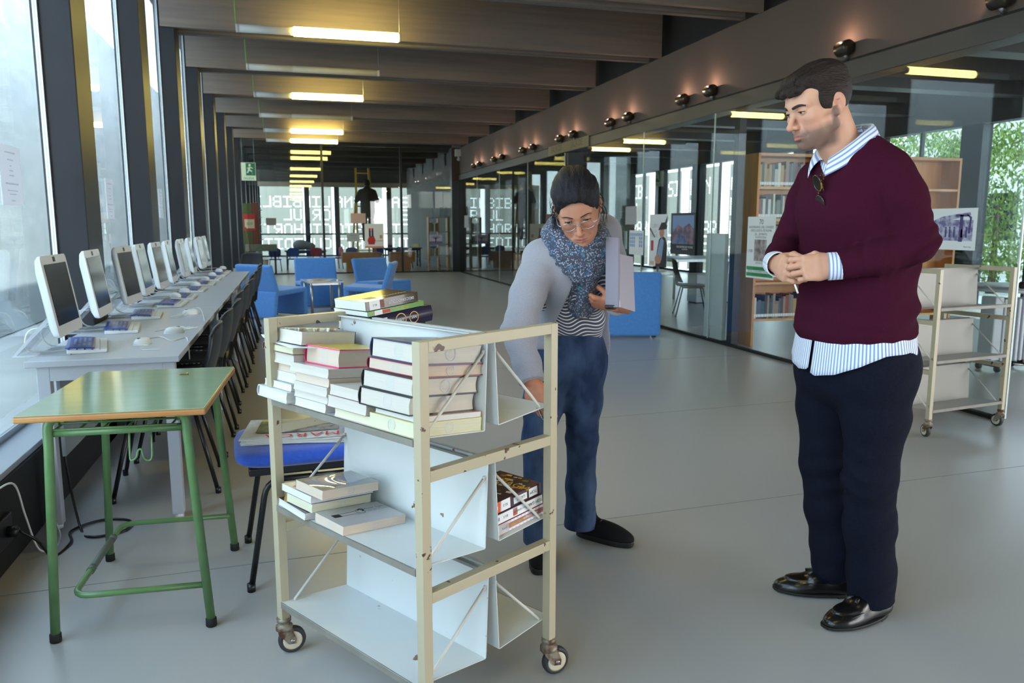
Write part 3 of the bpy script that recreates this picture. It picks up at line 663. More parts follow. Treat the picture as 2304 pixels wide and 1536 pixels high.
def pdraw(b, w, h):
    R(b, w * .18, h * .22, w * .93, h * .72, 0)
    b.add([(w * x, -.0016, h * y) for x, y in ((.1, .6), (.5, .72), (.88, .84), (.86, .9), (.6, .86), (.3, .8), (.12, .7))], [tuple(range(7))], 0)
    b.add([(w * x, -.0018, h * y) for x, y in ((.66, .2), (.74, .2), (.73, .85), (.67, .85))], [(0, 1, 2, 3)], 1); R(b, w * .58, h * .8, w * .84, h * .85, 1, .0018)
    b.add([(w * x, -.0018, h * y) for x, y in ((.84, .4), (.88, .4), (.9, .78), (.82, .86), (.8, .84), (.86, .76))], [tuple(range(6))], 1)
    for u in (.38, .46, .55, .7, .79): R(b, w * u, h * .3, w * (u + .035), h * .5, 1, .0018); disc(b, w * (u + .017), h * .53, .008, 1, 8, d=.0019)
    b.text('Plaza vieja', V4(w * .85, h * .08), .016, 1)
sheet_x('poster', 'violet ink drawing on white card behind the man in maroon', 'poster', gx, 4.42, 4.86, 1.14, 1.435, -1, pdraw, mw2, [mdr, mdv])
def sheet_y(name, label, cat, y, xa, xb, za, zb, body, bg=m_paper, mats=None):
    t = thing(name, label, cat, (xa, y, za)); w, h = xb - xa, zb - za
    MB().box((0, -.0008, 0), (w, 0, h)).build('sheet', bg, t); b = MB(); body(b, w, h)
    if b.f: b.build('print', mats or [m_ink], t)
py_ = YP - .008
mor = M('poster_orange', (224, 150, 110), .6); mdb = M('poster_darkblue', (40, 44, 84), .6)
def pfig(b, w, h):
    R(b, 0, 0, w, h * .08, 2); b.add([(w * x, -.0014, h * y) for x, y in ((.2, .15), (.5, .15), (.56, .32), (.48, .5), (.24, .5), (.14, .32))], [tuple(range(6))], 0)
    for u in (.22, .36): R(b, w * u, h * .48, w * (u + .1), h * .74, 1, .0016); R(b, w * u, h * .74, w * (u + .1), h * .82, 0, .0016)
    R(b, w * .78, h * .4, w * .92, h * .54, 2); b.text('NAVIDAD', V4(w * .78, h * .3), .05, 0)
sheet_y('poster', 'white poster with a red and blue figure on the far glass partition', 'poster', py_, 1.98, 2.5, .68, 1.34, pfig, mw2, [mred, mdb, mor])
sheet_y('paper_notice', 'pink tinted paper on the far glass partition over the figure poster', 'notice', py_, 1.62, 2.02, 1.36, 1.62, lambda b, w, h: None, M('pink_paper', (214, 178, 170), .8))
sheet_y('paper_notice', 'grey paper on the left pane of the far glass partition', 'notice', py_, -.58, -.32, 1.3, 1.49, lambda b, w, h: None, M('dim_paper', (120, 118, 112), .8))
sheet_y('paper_notice', 'small white notice left of the figure poster on the far partition', 'notice', py_, 1.5, 1.84, .86, 1.1, lambda b, w, h: [b.text(t_, V4(w / 2, h * v), .04, 0) for t_, v in (('HORARIO', .7), ('9 - 20', .4))], M('dim_paper2', (176, 182, 184), .8))
def ptree(b, w, h):
    R(b, 0, 0, w, h * .3, 0); R(b, w * .46, h * .2, w * .54, h * .7, 1, .0015)
    for a in (.5, .9, 1.3, 1.8, 2.2, 2.6): b.bar((w / 2, -.0015, h * .55), (w / 2 + .14 * math.cos(a), -.0015, h * .55 + .1 * math.sin(a)), .0004, .012, 1)
sheet_y('poster', 'purple bare tree poster on the right of the far partition', 'poster', py_, 3.76, 4.12, .78, 1.04, ptree, M('poster_mauve', (178, 176, 196), .6), [M('poster_purple', (110, 100, 140), .6), mblk])
sheet_x('paper_notice', 'white paper at the far end of the right glass wall', 'notice', gx, 20.6, 21.1, 1.24, 1.56, -1, lambda b, w, h: None, M('dim_paper3', (196, 196, 200), .8))
# ---------------------------------------------------------------- book trolleys
m_beige = M('worn_beige_paint', (184, 172, 144), 0.35, spec=.5, col2=(80, 48, 32), scale=24, lo=.655, hi=.67, detail=9)
m_cream = M('worn_white_paint', (208, 211, 209), 0.33, spec=.5, col2=(120, 86, 60), scale=17, lo=.695, hi=.715, detail=10)
m_lipgrey = M('bare_shelf_lip', (140, 136, 126), .45, col2=(128, 122, 110), scale=12); m_rod = M('white_rod', (206, 202, 192), 0.4, col2=(120, 70, 44), scale=14, lo=.69, hi=.71, detail=6)  # the shelf lip is greyer than the shelf itself
m_rust = M('rusty_metal', (150, 140, 124), 0.5, metal=.4, col2=(96, 66, 44), scale=30, lo=.45, hi=.6)
m_tyre = M('grey_tyre', (48, 48, 50), 0.6); m_rim = M('wheel_rim', (206, 196, 170), 0.5); m_steel = M('dull_steel', (150, 150, 148), 0.35, metal=.8)
HX, HY = .3375, .236
def make_trolley(label, loc, rz, swivel=(0, 0, 0, 0), shelf_mat=None):
    t = thing('book_trolley', label, 'trolley', loc, rz)
    s = .028
    pi = 0
    for ux in (-1, 1):
        for vy in (-1, 1):
            MB().box((ux * HX - s / 2, vy * HY - s / 2, .115), (ux * HX + s / 2, vy * HY + s / 2, 1.05)).build('post', m_beige, t, .0015)
            c = MB().lathe([(.012, .075), (.026, .08), (.026, .092), (.018, .096), (.018, .105), (.022, .107), (.022, .118)], (ux * HX, vy * HY, 0), 'Z', 16).build('caster', m_rust, t)
            a = swivel[pi]; pi += 1
            fx, fy = math.cos(a), math.sin(a)
            Mc = Matrix.Translation((ux * HX + fx * .022, vy * HY + fy * .022, .042)) @ Matrix.Rotation(a, 4, 'Z')
            f = MB()
            for sd in (-1, 1):
                f.prism([(-.012, -.008), (.01, -.01), (.012, .006), (.0, .035), (-.04, .042), (-.042, .03)], .003, Mc @ Matrix.Translation((0, sd * .016 + .0015, 0)) @ Matrix.Rotation(PI / 2, 4, 'X'))
            f.box((-.042, -.017, .032), (.005, .017, .038), 0, Mc); f.build('fork', m_rust, c)
            w = MB()
            prof = [(.012, -.011), (.030, -.011), (.030, -.0125), (.038, -.0115), (.042, -.006), (.042, .006), (.038, .0115), (.030, .0125), (.030, .011), (.012, .011)]
            w.lathe(prof[1:9], (0, 0, 0), 'Y', 28, 0); w.lathe([(.024, -.0128), (.0295, -.0128), (.0295, .0128), (.024, .0128)], (0, 0, 0), 'Y', 24, 1)
            w.lathe([(0, -.011), (.025, -.011), (.025, .011), (0, .011)], (0, 0, 0), 'Y', 20, 2); w.lathe([(0, -.02), (.007, -.02), (.007, .02), (0, .02)], (0, 0, 0), 'Y', 10, 2)
            w.v = [tuple(Mc @ Vector(p)) for p in w.v]; w.build('wheel', [m_tyre, m_rim, m_steel], c)
    for ux in (-1, 1):
        for z in (1.036, .72, .41):
            MB().bar((ux * HX, -HY + s / 2, z), (ux * HX, HY - s / 2, z), s, .028).build('end_rail', m_beige, t, .0015)
    lv = [(.815, .790, 1.04), (.488, .467, .70), (.178, .152, .395)]
    for zo, zi, zt in lv:
        for sd in (-1, 1):
            b = MB(); L_ = HX - .014
            zi2 = zi + (.006 if sd > 0 else 0); vi, vt, vo = sd * (.012 if sd < 0 else .042), sd * (.0 if sd < 0 else .028), sd * (HY + .016)
            P = [(vo, zo - .02), (vo, zo), (vi, zi2), (vt, zt)]; T = .0025
            def strip(p, q, n):
                a_, c_ = Vector((0, p[0], p[1])), Vector((0, q[0], q[1])); nn = Vector((0, n[0], n[1])) * T
                ex = Vector((L_ + (.02 if p[0] == vo and q[0] == vo else 0), 0, 0)); ex = Vector((L_, 0, 0))
                V = [a_ - ex, a_ + ex, c_ + ex, c_ - ex]; V += [v + nn for v in V]
                b.add(V, [(3, 2, 1, 0), (4, 5, 6, 7), (0, 1, 5, 4), (1, 2, 6, 5), (2, 3, 7, 6), (3, 0, 4, 7)])
            i0 = len(b.f); strip(P[0], P[1], (-sd, 0)); b.mi[i0:] = [1] * (len(b.f) - i0); strip(P[1], P[2], (0, -1)); strip(P[2], P[3], (-sd, 0))
            b.box((-L_, min(vt, vt + sd * .012), zt - .003), (L_, max(vt, vt + sd * .012), zt))
            sh = b.build('shelf', [shelf_mat or m_cream, m_lipgrey], t)
            for ux in (-1, 1):
                r = MB(); x = ux * (L_ - .008); k = .82
                top = Vector((x, vi + (vt - vi) * k + sd * .003, zi2 + (zt - zi2) * k)); bot = Vector((x, vo + (vi - vo) * .18, zo + (zi2 - zo) * .18 + .003))
                r.tube([top + Vector((0, sd * .004, 0)), top, bot, bot + Vector((0, 0, -.004))], .0042, 8)
                r.lathe([(.006, -.003), (.006, .003)], top, 'X', 8)
                r.build('brace', m_rod, sh)
    return t
TC, TA = (.3125, 2.2155, 0), math.radians(-59)
trolley = make_trolley('worn beige book trolley in the foreground stacked with books', TC, TA, (1.2, .5, .35, 1.2))
c2 = Vector((3.777, 3.909, 0)); q2 = Vector((4.486, 4.007, 0)); e2 = (q2 - c2).normalized(); n2 = Vector((-e2.y, e2.x, 0))
ctr2 = (c2 + q2) / 2 + n2 * HY + Vector((.0, -.02, 0))
make_trolley('empty beige book trolley behind the man in the maroon sweater', (ctr2.x - .0, ctr2.y, 0), math.atan2(e2.y, e2.x), (1.2, -1.7, 1.5, -1.4), M('worn_grey_paint', (150, 146, 138), 0.4))  # flat darker grey on all shelves of the second trolley

# ---------------------------------------------------------------- books
CARTM = Matrix.Translation(TC) @ Matrix.Rotation(TA, 4, 'Z')
NEAR = {0: CARTM @ Matrix.Translation((0, -.012, .790)) @ Matrix.Rotation(-math.atan(.025 / .24), 4, 'X'),
        1: CARTM @ Matrix.Translation((0, -.012, .467)) @ Matrix.Rotation(-math.atan(.021 / .24), 4, 'X')}
FAR = {0: CARTM @ Matrix.Translation((0, .042, .796)) @ Matrix.Rotation(math.atan(.019 / .21), 4, 'X'),
       1: CARTM @ Matrix.Translation((0, .042, .473)) @ Matrix.Rotation(math.atan(.015 / .21), 4, 'X')}
m_page = M('page_edges', (208, 200, 188), 0.85, col2=(201, 193, 180), scale=3, stretch=(6, 6, 260), lo=.3, hi=.7)
m_page2 = M('page_edges_pink', (210, 192, 174), 0.85, col2=(202, 184, 165), scale=3, stretch=(6, 6, 260), lo=.3, hi=.7)
m_page3 = M('page_edges_white', (218, 216, 212), 0.8, col2=(211, 209, 205), scale=3, stretch=(6, 6, 260), lo=.3, hi=.7)
m_stamp = M('faint_stamp', (186, 196, 208), 0.85)
def book(label, frame, u0, u1, v0, v1, h0, h1, spine, cover, hard=False, pages=None, rot=0.0, group=None, stamp=(), extra=None, spinecol=None, name='book'):
    """a closed book lying flat in the frame of its shelf; spine: which side the spine is on"""
    pages = pages or m_page; th = h1 - h0 - .0005; cu, cv = (u0 + u1) / 2, (v0 + v1) / 2
    k = {'-u': 0, '+u': 2, '-v': 1, '+v': 3}[spine]; w, l = ((u1 - u0), (v1 - v0)) if k % 2 == 0 else ((v1 - v0), (u1 - u0))
    m = frame @ Matrix.Translation((cu, cv + .012, h0 + .0003)) if frame in list(NEAR.values()) else frame @ Matrix.Translation((cu, cv - .042, h0 + .0003))
    m = m @ Matrix.Rotation(rot + k * PI / 2, 4, 'Z')
    t = thing(name, label, 'book', (0, 0, 0), 0, group); t.matrix_world = m
    x0, x1, y0, y1 = -w / 2, w / 2, -l / 2, l / 2
    c = .003 if hard else .0008; ov = .003 if hard else 0.0
    p = MB()                                                  # page block with hollow fore-edge
    n = 8; P = []
    for i in range(n + 1):
        z = c + (th - 2 * c) * i / n; d = .004 * math.sin(PI * i / n) if hard else .0015 * math.sin(PI * i / n)
        P.append((x1 - ov - d, z))
    P = [(x0 + .003 - (.002 * math.sin(PI * 0)), c)] + P + [(x0 + .003, th - c)]
    wob = random.uniform(-.002, .002) if not hard else 0
    ny = 8
    V = []; F = []; q = len(P)
    for j in range(ny + 1):
        y = y0 + ov + (l - 2 * ov) * j / ny
        for (x, z) in P: V.append((x, y, z + wob * math.sin(PI * (x - x0) / w) * (1 if not hard else 0)))
    for j in range(ny):
        for i in range(q): F.append((j * q + i, j * q + (i + 1) % q, (j + 1) * q + (i + 1) % q, (j + 1) * q + i))
    F.append(tuple(range(q))); F.append(tuple(ny * q + i for i in reversed(range(q))))
    p.add(V, F); pg = p.build('pages', pages, t)
    cm = cover if not isinstance(cover, tuple) else M('cover_%d_%d_%d' % cover, cover, .3, coat=.3)
    cvb = MB()
    if hard:
        S_ = [(x1, 0), (x0, 0)] + [(x0 - .007 * math.sin(PI * i / 8), th * i / 8) for i in range(1, 8)] + [(x0, th), (x1, th)]
        I_ = [(x1, th - c), (x0 + .002, th - c)] + [(x0 + .003 - .007 * math.sin(PI * i / 8), th - th * i / 8) for i in range(1, 8)] + [(x0 + .002, c), (x1, c)]
    else:
        S_ = [(x1, 0), (x0, 0), (x0, th), (x1, th)]; I_ = [(x1, th - c), (x0 + .002, th - c), (x0 + .002, c), (x1, c)]
    poly = S_ + I_; nq_ = len(poly)
    V = [(x, y0, z + wob * math.sin(PI * max(0, x - x0) / w)) for x, z in poly] + [(x, y1, z + wob * math.sin(PI * max(0, x - x0) / w)) for x, z in poly]
    F = [(i, (i + 1) % nq_, nq_ + (i + 1) % nq_, nq_ + i) for i in range(nq_)]
    h_ = len(S_)
    for base in (0, nq_):
        for i in range(h_ - 1):
            f = (base + i, base + i + 1, base + nq_ - 2 - i, base + nq_ - 1 - i); F.append(f if base == 0 else tuple(reversed(f)))
    cvb.add(V, F); co = cvb.build('cover', cm, t)
    for sd in stamp:                                           # library stamp on a page edge
        r = MB()
        zc = th / 2; R_ = min(.017, th * .42)
        def pt(a, rr):
            q1, q2 = rr * math.cos(a), rr * math.sin(a)
            return {'x': (x1 - ov + .0002, q1 + .0 * l, zc + q2), 'y0': (x0 + w * .55 + q1, y0 + ov - .0003, zc + q2), 'y1': (x0 + w * .5 + q1, y1 - ov + .0003, zc + q2)}[sd]
        for rr in (1, .55): 
            V = [pt(2 * PI * i / 24, R_ * rr) for i in range(24)] + [pt(2 * PI * i / 24, R_ * rr * .9) for i in range(24)]
            r.add(V, [(i, (i + 1) % 24, 24 + (i + 1) % 24, 24 + i) for i in range(24)])
        r.build('library_stamp', m_stamp, pg)
    if extra: extra(t, co, x0, x1, y0, y1, th)
    return t
G1 = 'books piled on the near top shelf of the trolley'
N0 = NEAR[0]
navy, maroon, blk = (38, 50, 92), (120, 24, 48), (26, 26, 32)
# right pile, bottom to top
book('thick cream paperback at the bottom of the right pile on the top shelf', N0, .14, .318, -.245, -.02, 0, .035, '+v', (222, 214, 130), pages=M('page_edges_cream', (214, 210, 182), .85, col2=(207, 202, 172), scale=3, stretch=(6, 6, 260)), group=G1, stamp=('x', 'y1'))
book('thin pale paperback second from the bottom of the right pile', N0, .15, .316, -.235, -.02, .035, .05, '+v', (196, 150, 120), pages=m_page3, group=G1)
book('black hardcover third from the bottom of the right pile', N0, .10, .30, -.25, -.03, .05, .097, '-u', blk, True, group=G1, stamp=('x', 'y0'), rot=.01)
book('black hardcover with white spine band in the middle of the right pile', N0, .108, .308, -.25, -.03, .097, .143, '-u', (30, 30, 34), True, group=G1, stamp=('x', 'y0'))
book('dark red hardcover second from the top of the right pile', N0, .114, .312, -.24, -.02, .143, .175, '-u', maroon, True, pages=m_page2, group=G1, stamp=('x', 'y0'))
book('navy hardcover on top of the right pile of the trolley', N0, .124, .316, -.24, -.03, .175, .225, '-u', navy, True, group=G1, stamp=('x', 'y0'))
# third pile
book('cream paperback at the bottom of the low pile on the top shelf', N0, -.012, .148, -.245, -.04, 0, .022, '+v', (226, 190, 186), pages=M('page_edges_cream', (232, 228, 200)), group=G1, rot=.02)
book('thick paperback in the middle of the low pile on the top shelf', N0, -.04, .13, -.25, -.05, .022, .054, '+v', (120, 40, 36), group=G1, stamp=('y1',))
book('paperback on top of the low pile on the top shelf', N0, -.04, .098, -.245, -.07, .054, .082, '+v', (224, 222, 216), group=G1, stamp=('y1',))
# second pile
for i, (u0, u1, h0, h1, r, nm) in enumerate(((-.20, -.05, 0, .024, 0, 'bottom'), (-.213, -.05, .024, .044, .01, 'second from the bottom'), (-.213, -.046, .044, .069, -.01, 'middle'), (-.211, -.05, .069, .094, .015, 'second from the top'), (-.235, -.053, .094, .12, .03, 'top'))):
    book('plain paperback at the %s of the pile under the pink book' % nm, N0, u0, u1, -.25 + .004 * (i % 2), -.06, h0, h1, '+v', ((214, 206, 196), (196, 200, 206), (220, 216, 208), (150, 166, 172), (206, 204, 200))[i], pages=(m_page3, m_page, m_page, m_page2, m_page)[i], rot=r, group=G1, stamp=('y1',) if i % 2 == 0 else ())
def pinkx(t, co, x0, x1, y0, y1, th):
    MB().box((x0 + .01, y0, th), (x1, y1, th + .0006)).build('cover_panel', M('yellow_cover', (214, 190, 50), .3, coat=.3), co)
book('thick book with hot pink cover on the middle of the top shelf', N0, -.213, -.06, -.215, -.05, .12, .172, '-u', (236, 70, 130), True, pages=m_page2, group=G1, stamp=('y0',), extra=pinkx, rot=.06)
# left pile
book('white hardcover at the bottom of the left pile overhanging the shelf', N0, -.39, -.215, -.262, -.10, 0, .033, '-u', (206, 210, 216), True, pages=m_page3, rot=-.05, group=G1)
book('thin grey paperback second from the bottom of the left pile', N0, -.372, -.22, -.25, -.09, .033, .055, '+v', (150, 152, 160), pages=m_page3, rot=-.03, group=G1)
book('white paperback third from the bottom of the left pile', N0, -.344, -.224, -.238, -.06, .055, .084, '+v', (222, 222, 222), pages=m_page3, group=G1)
book('peach edged paperback in the middle of the left pile', N0, -.34, -.224, -.236, -.05, .084, .108, '+v', (216, 190, 170), pages=m_page2, group=G1)
book('cream paperback under the brown hardcover in the left pile', N0, -.372, -.216, -.25, -.07, .108, .139, '+v', (224, 220, 210), group=G1, rot=-.02)
book('brown hardcover lying below the loose sheet in the left pile', N0, -.382, -.212, -.255, -.07, .139, .163, '-u', (128, 96, 84), True, pages=M('page_edges_cream', (232, 228, 200)), group=G1, rot=-.02)
def sheet(label, frame, cu, cv, h, w, l, rot, curl=.01):
    t = MB().grid(lambda u, v: Vector(((u - .5) * w, (v - .5) * l, .001 + curl * (max(0, .25 - u) / .25) ** 2)), 12, 6).build('paper_sheet', m_paper, solid=.0004)
    t.matrix_world = frame @ Matrix.Translation((cu, cv + .012, h)) @ Matrix.Rotation(rot, 4, 'Z'); tag(t, label, 'paper'); return t
sheet('loose white sheet of paper under the topmost left book', N0, -.30, -.16, .164, .30, .19, -.25)
book('paperback on top of the left pile of the trolley', N0, -.342, -.208, -.235, -.05, .168, .208, '+v', (60, 62, 70), group=G1, stamp=('y1',))
# near middle shelf
G2 = 'books on the near middle shelf of the trolley'; N1 = NEAR[1]
def draw(b, mats, co): b.build('cover_print', mats, co)
def olx(t, co, x0, x1, y0, y1, th):
    b = MB(); z = th
    T = lambda x, y: T4((x, y, z), 0, 0, PI / 2)
    b.text('Oliver Sacks', T(x0 + .045, y1 - .04), .017, 0); b.text('El hombre que confundio', T(x0 + .058, y1 - .045), .0085, 0); b.text('a su mujer con un sombrero', T(x0 + .068, y1 - .045), .0085, 0)
    b.quad((x0 + .05, y0 + .02, z + .0003), (x0 + .075, y0 + .02, z + .0003), (x0 + .075, y0 + .045, z + .0003), (x0 + .05, y0 + .045, z + .0003), 0)
    for pa in ([(.053, .045), (.05, .095), (.045, .105)], [(.072, .045), (.072, .09), (.08, .1)]): b.tube([(x0 + p[0], y0 + p[1], z) for p in pa], .0006, 5)
    b.tube([(x0 + .06 + .018 * math.cos(a), y0 + .112 + .012 * math.sin(a), z) for a in [i * 2 * PI / 16 for i in range(16)]], .0007, 5, closed=True)
    b.tube([(x0 + .05 + .01 * math.cos(a), y0 + .118 + .008 * math.sin(a), z) for a in [i * 2 * PI / 12 for i in range(10)]], .0018, 5)
    b.build('cover_print', [mblk], co)
book('grey paperback with a line drawing on its cover lying on the middle shelf', N1, -.122, .03, -.25, -.045, 0, .026, '-u', (176, 172, 170), pages=m_page2, rot=-.06, group=G2, stamp=('x', 'y0'), extra=olx)
book('dark brown covered paperback at the bottom of the small pile on the middle shelf', N1, -.335, -.135, -.255, -.06, 0, .022, '+v', (58, 42, 40), pages=m_page3, rot=-.12, group=G2)
book('cream edged paperback second in the small pile on the middle shelf', N1, -.272, -.13, -.25, -.05, .023, .048, '-u', (206, 204, 216), pages=M('page_edges_cream', (232, 228, 200)), rot=-.03, group=G2, stamp=('x',))
def colx(t, co, x0, x1, y0, y1, th):
    b = MB(); rr = random.Random(3)
    for i in range(26):
        x, y = rr.uniform(x0 + .005, x1 - .03), rr.uniform(y0 + .004, y1 - .03); s_ = rr.uniform(.008, .02)
        b.quad((x, y, th + .0004 + i * 1e-5), (x + s_, y + .004, th + .0004 + i * 1e-5), (x + s_ * .8, y + s_, th + .0004 + i * 1e-5), (x - .003, y + s_ * .7, th + .0004 + i * 1e-5), i % 4)
    b.build('cover_print', [M('print_red', (176, 50, 60), .4), M('print_teal', (70, 120, 120), .4), M('print_grey', (140, 140, 146), .4), M('print_dark', (50, 46, 60), .4)], co)
book('paperback with a colourful patterned cover third in the small pile', N1, -.302, -.134, -.25, -.04, .049, .07, '-u', (190, 188, 186), pages=m_page3, rot=-.04, group=G2, stamp=('x',), extra=colx)
def lavx(t, co, x0, x1, y0, y1, th):
    MB().quad((x0 + .02, y0 + .012, th + .0004), (x1 - .03, y0 + .012, th + .0004), (x1 - .03, y1 - .05, th + .0004), (x0 + .02, y1 - .05, th + .0004)).build('cover_print', M('print_lavender', (170, 168, 196), .35), co)
    MB().grid(lambda u, v: Vector((x0 + u * (x1 - x0), y0 + v * (y1 - y0), th + .001 + .02 * u ** 2 * v)), 8, 8).build('clear_jacket', m_clear, co)
book('grey and lavender paperback in a loose clear jacket on top of the small pile', N1, -.227, -.083, -.25, -.06, .071, .099, '-u', (150, 146, 144), pages=m_page2, rot=-.02, group=G2, extra=lavx, stamp=('x',))
# far middle shelf: spines towards the end of the trolley
G3 = 'bright books on the far middle shelf of the trolley'; F1 = FAR[1]
def spine_text(items, mats):
    def f(t, co, x0, x1, y0, y1, th):
        b = MB()
        for kind, y, s_, mi, tx in items:
            yy = y0 + (y1 - y0) * y
            if kind == 't': b.text(tx, Matrix.Translation((x0 - .0003, yy, th / 2)) @ Matrix(((0, 0, -1, 0), (-1, 0, 0, 0), (0, 1, 0, 0), (0, 0, 0, 1))), s_, mi, depth=.0006)
            elif kind == 'i': b.text(tx, Matrix.Translation((x0 - .0003, yy, th / 2)) @ Matrix(((0, 0, -1, 0), (1, 0, 0, 0), (0, -1, 0, 0), (0, 0, 0, 1))), s_, mi, depth=.0006)
            else: b.quad((x0 - .0004, yy - s_ / 2, th * tx[0]), (x0 - .0004, yy + s_ / 2, th * tx[0]), (x0 - .0004, yy + s_ / 2, th * tx[1]), (x0 - .0004, yy - s_ / 2, th * tx[1]), mi)
        b.build('spine_print', mats, co)
    return f
mwh, mye, mrd = M('print_white', (238, 238, 240), .4), M('print_yellow', (236, 196, 50), .4), M('print_scarlet', (204, 34, 40), .4)
mor2, mlbl = M('print_orange', (226, 96, 40), .4), M('print_skyblue', (110, 190, 236), .4)
def topx(t, co, x0, x1, y0, y1, th):
    spine_text([('q', .18, .036, 0, (.1, .9)), ('i', .18, .013, 1, 'TOM'), ('q', .46, .055, 0, (.15, .75)), ('i', .45, .012, 1, 'GATES'), ('q', .78, .04, 0, (.02, .98)), ('i', .78, .01, 1, '82-3'), ('q', .94, .03, 2, (.02, .98)), ('i', .95, .014, 0, 'B')], [mwh, mblk, mor2, mye])(t, co, x0, x1, y0, y1, th)
    b = MB(); rr = random.Random(9)
    for i in range(46):
        x, y = rr.uniform(x0 + .002, x1 - .03), rr.uniform(y0 + .002, y1 - .02); s_ = rr.uniform(.006, .02); z = th + .0003 + i * 8e-6
        b.quad((x, y, z), (x + s_, y + .005, z), (x + s_ * .7, y + s_ * .8, z), (x - .004, y + s_ * .6, z), (0, 1, 2, 3, 4)[i % 5])
    b.text('MAGIA', T4((x0 + .05, y0 + .06, th + .0005), 0, 0, PI), .04, 3); b.text('TOM GATES', T4((x0 + .085, y0 + .08, th + .0005), 0, 0, PI), .018, 0)
    b.build('cover_print', [mwh, M('print_crimson', (150, 40, 36), .4), mor2, mye, M('print_leaf', (120, 140, 50), .4)], co)
def midx(t, co, x0, x1, y0, y1, th):
    spine_text([('q', .5, .19, 0, (.04, .9)), ('i', .2, .013, 1, 'TOM GATES'), ('i', .45, .008, 1, 'EXCUSAS GENIALES'), ('q', .6, .018, 2, (.15, .85)), ('i', .8, .01, 1, '82-3'), ('i', .94, .014, 3, 'B')], [mwh, mblk, mor2, M('print_blue', (50, 80, 170), .4)])(t, co, x0, x1, y0, y1, th)
def lowx(t, co, x0, x1, y0, y1, th):
    it = [('q', .5, .199, 0, (.03, .97)), ('q', .42, .165, 2, (.25, .75)), ('i', .32, .0125, 0, 'va al colegio'), ('i', .58, .0125, 1, 'El pollo PEPE'), ('q', .86, .04, 0, (.02, .98)), ('i', .86, .008, 4, 'I POL')]
    it += [('q', .06 + i * .075, .005, 3, (.84, .92)) for i in range(10)] + [('q', .1 + i * .075, .005, 3, (.07, .15)) for i in range(10)]
    spine_text(it, [mwh, mye, mrd, mlbl, mblk])(t, co, x0, x1, y0, y1, th)
book('red and white spined book at the bottom of the bright pile', F1, .14, .306, .052, .255, 0, .032, '+u', (204, 34, 40), False, group=G3, extra=lowx)
book('white spined comic book in the middle of the bright pile', F1, .14, .306, .05, .245, .033, .064, '+u', (66, 34, 52), False, group=G3, extra=midx)
book('patterned comic book with orange spine end on top of the bright pile', F1, .14, .304, .05, .242, .065, .097, '+u', (66, 34, 46), False, group=G3, extra=topx)
book('magenta book behind the bright pile on the far middle shelf', F1, -.06, .1, .05, .20, 0, .11, '+u', (206, 30, 130), True, group=G3)
# far top shelf: pile rising above the centre panel
G4 = 'books piled on the far top shelf of the trolley'; F0 = FAR[0]
for i, (h0, h1, c_, nm) in enumerate(((0, .05, (90, 96, 110), 'lowest'), (.05, .1, (150, 70, 60), 'second lowest'), (.1, .15, (200, 196, 186), 'third lowest'), (.15, .192, (70, 90, 84), 'fourth lowest'))):
    book('hidden book %s in the pile behind the centre panel' % nm, F0, -.38, -.205, .05, .26, h0, h1, '+u', c_, True, group=G4)
mgold = M('gold_print', (186, 150, 84), .4, metal=.3)
def blux(t, co, x0, x1, y0, y1, th):
    b = MB(); spx = x0 - .0075
    for y, r_ in ((.33, .019), (.55, .022)):
        yy = y0 + (y1 - y0) * y; V = [(spx, yy + rr * math.cos(a), th / 2 + rr * math.sin(a)) for rr in (r_, r_ * .85) for a in [i * 2 * PI / 24 for i in range(24)]]
        b.add(V, [(i, (i + 1) % 24, 24 + (i + 1) % 24, 24 + i) for i in range(24)], 0)
        b.text('SAN', Matrix.Translation((spx, yy, th / 2)) @ Matrix(((0, 0, -1, 0), (-1, 0, 0, 0), (0, 1, 0, 0), (0, 0, 0, 1))), .012, 1, depth=.0006)
    b.quad((spx - .0004, y1 - .055, .008), (spx - .0004, y1 - .025, .008), (spx - .0004, y1 - .025, th - .008), (spx - .0004, y1 - .055, th - .008), 1)
    b.text('82-3', Matrix.Translation((spx - .0006, y1 - .04, th / 2)) @ Matrix(((0, 0, -1, 0), (0, 1, 0, 0), (1, 0, 0, 0), (0, 0, 0, 1))), .014, 2, depth=.0004)
    for q in range(5): b.quad((spx + .001, y1 - .02 + .004 * q, .004), (spx + .001, y1 - .018 + .004 * q, .004), (spx + .001, y1 - .018 + .004 * q, th - .006), (spx + .001, y1 - .02 + .004 * q, th - .006), 0)
    b.build('spine_print', [mgold, mwh, mblk], co)
book('thick navy hardcover with gold emblems in the far pile above the panel', F0, -.385, -.20, .045, .285, .193, .245, '+u', (34, 30, 58), True, group=G4, extra=blux)
book('thin green spined paperback in the far pile above the panel', F0, -.386, -.207, .04, .262, .246, .262, '+u', (96, 150, 50), pages=m_page3, group=G4, extra=spine_text([('q', .82, .03, 0, (.02, .98)), ('q', .68, .03, 1, (.2, .8)), ('i', .35, .009, 2, 'JARDIN')], [mwh, mrd, mye]))
def brx(t, co, x0, x1, y0, y1, th):
    spine_text([('q', .84, .04, 0, (.02, .98)), ('i', .84, .009, 3, '82-3'), ('i', .33, .013, 0, 'DESCONOCIDOS'), ('i', .12, .01, 0, '14'), ('q', .7, .016, 1, (.1, .9))], [mwh, M('print_rust', (120, 50, 40), .4), mye, mblk])(t, co, x0, x1, y0, y1, th)
    b = MB()
    b.quad((x0 + .03, y1 - .07, th + .0004), (x0 + .07, y1 - .07, th + .0004), (x0 + .07, y1 - .035, th + .0004), (x0 + .03, y1 - .035, th + .0004), 0); b.text('DESCONOCIDOS', T4((x0 + .04, y0 + .07, th + .0003), 0, 0, -PI / 2), .014, 1)
    b.build('cover_print', [M('print_moss', (90, 110, 70), .35), mwh], co)
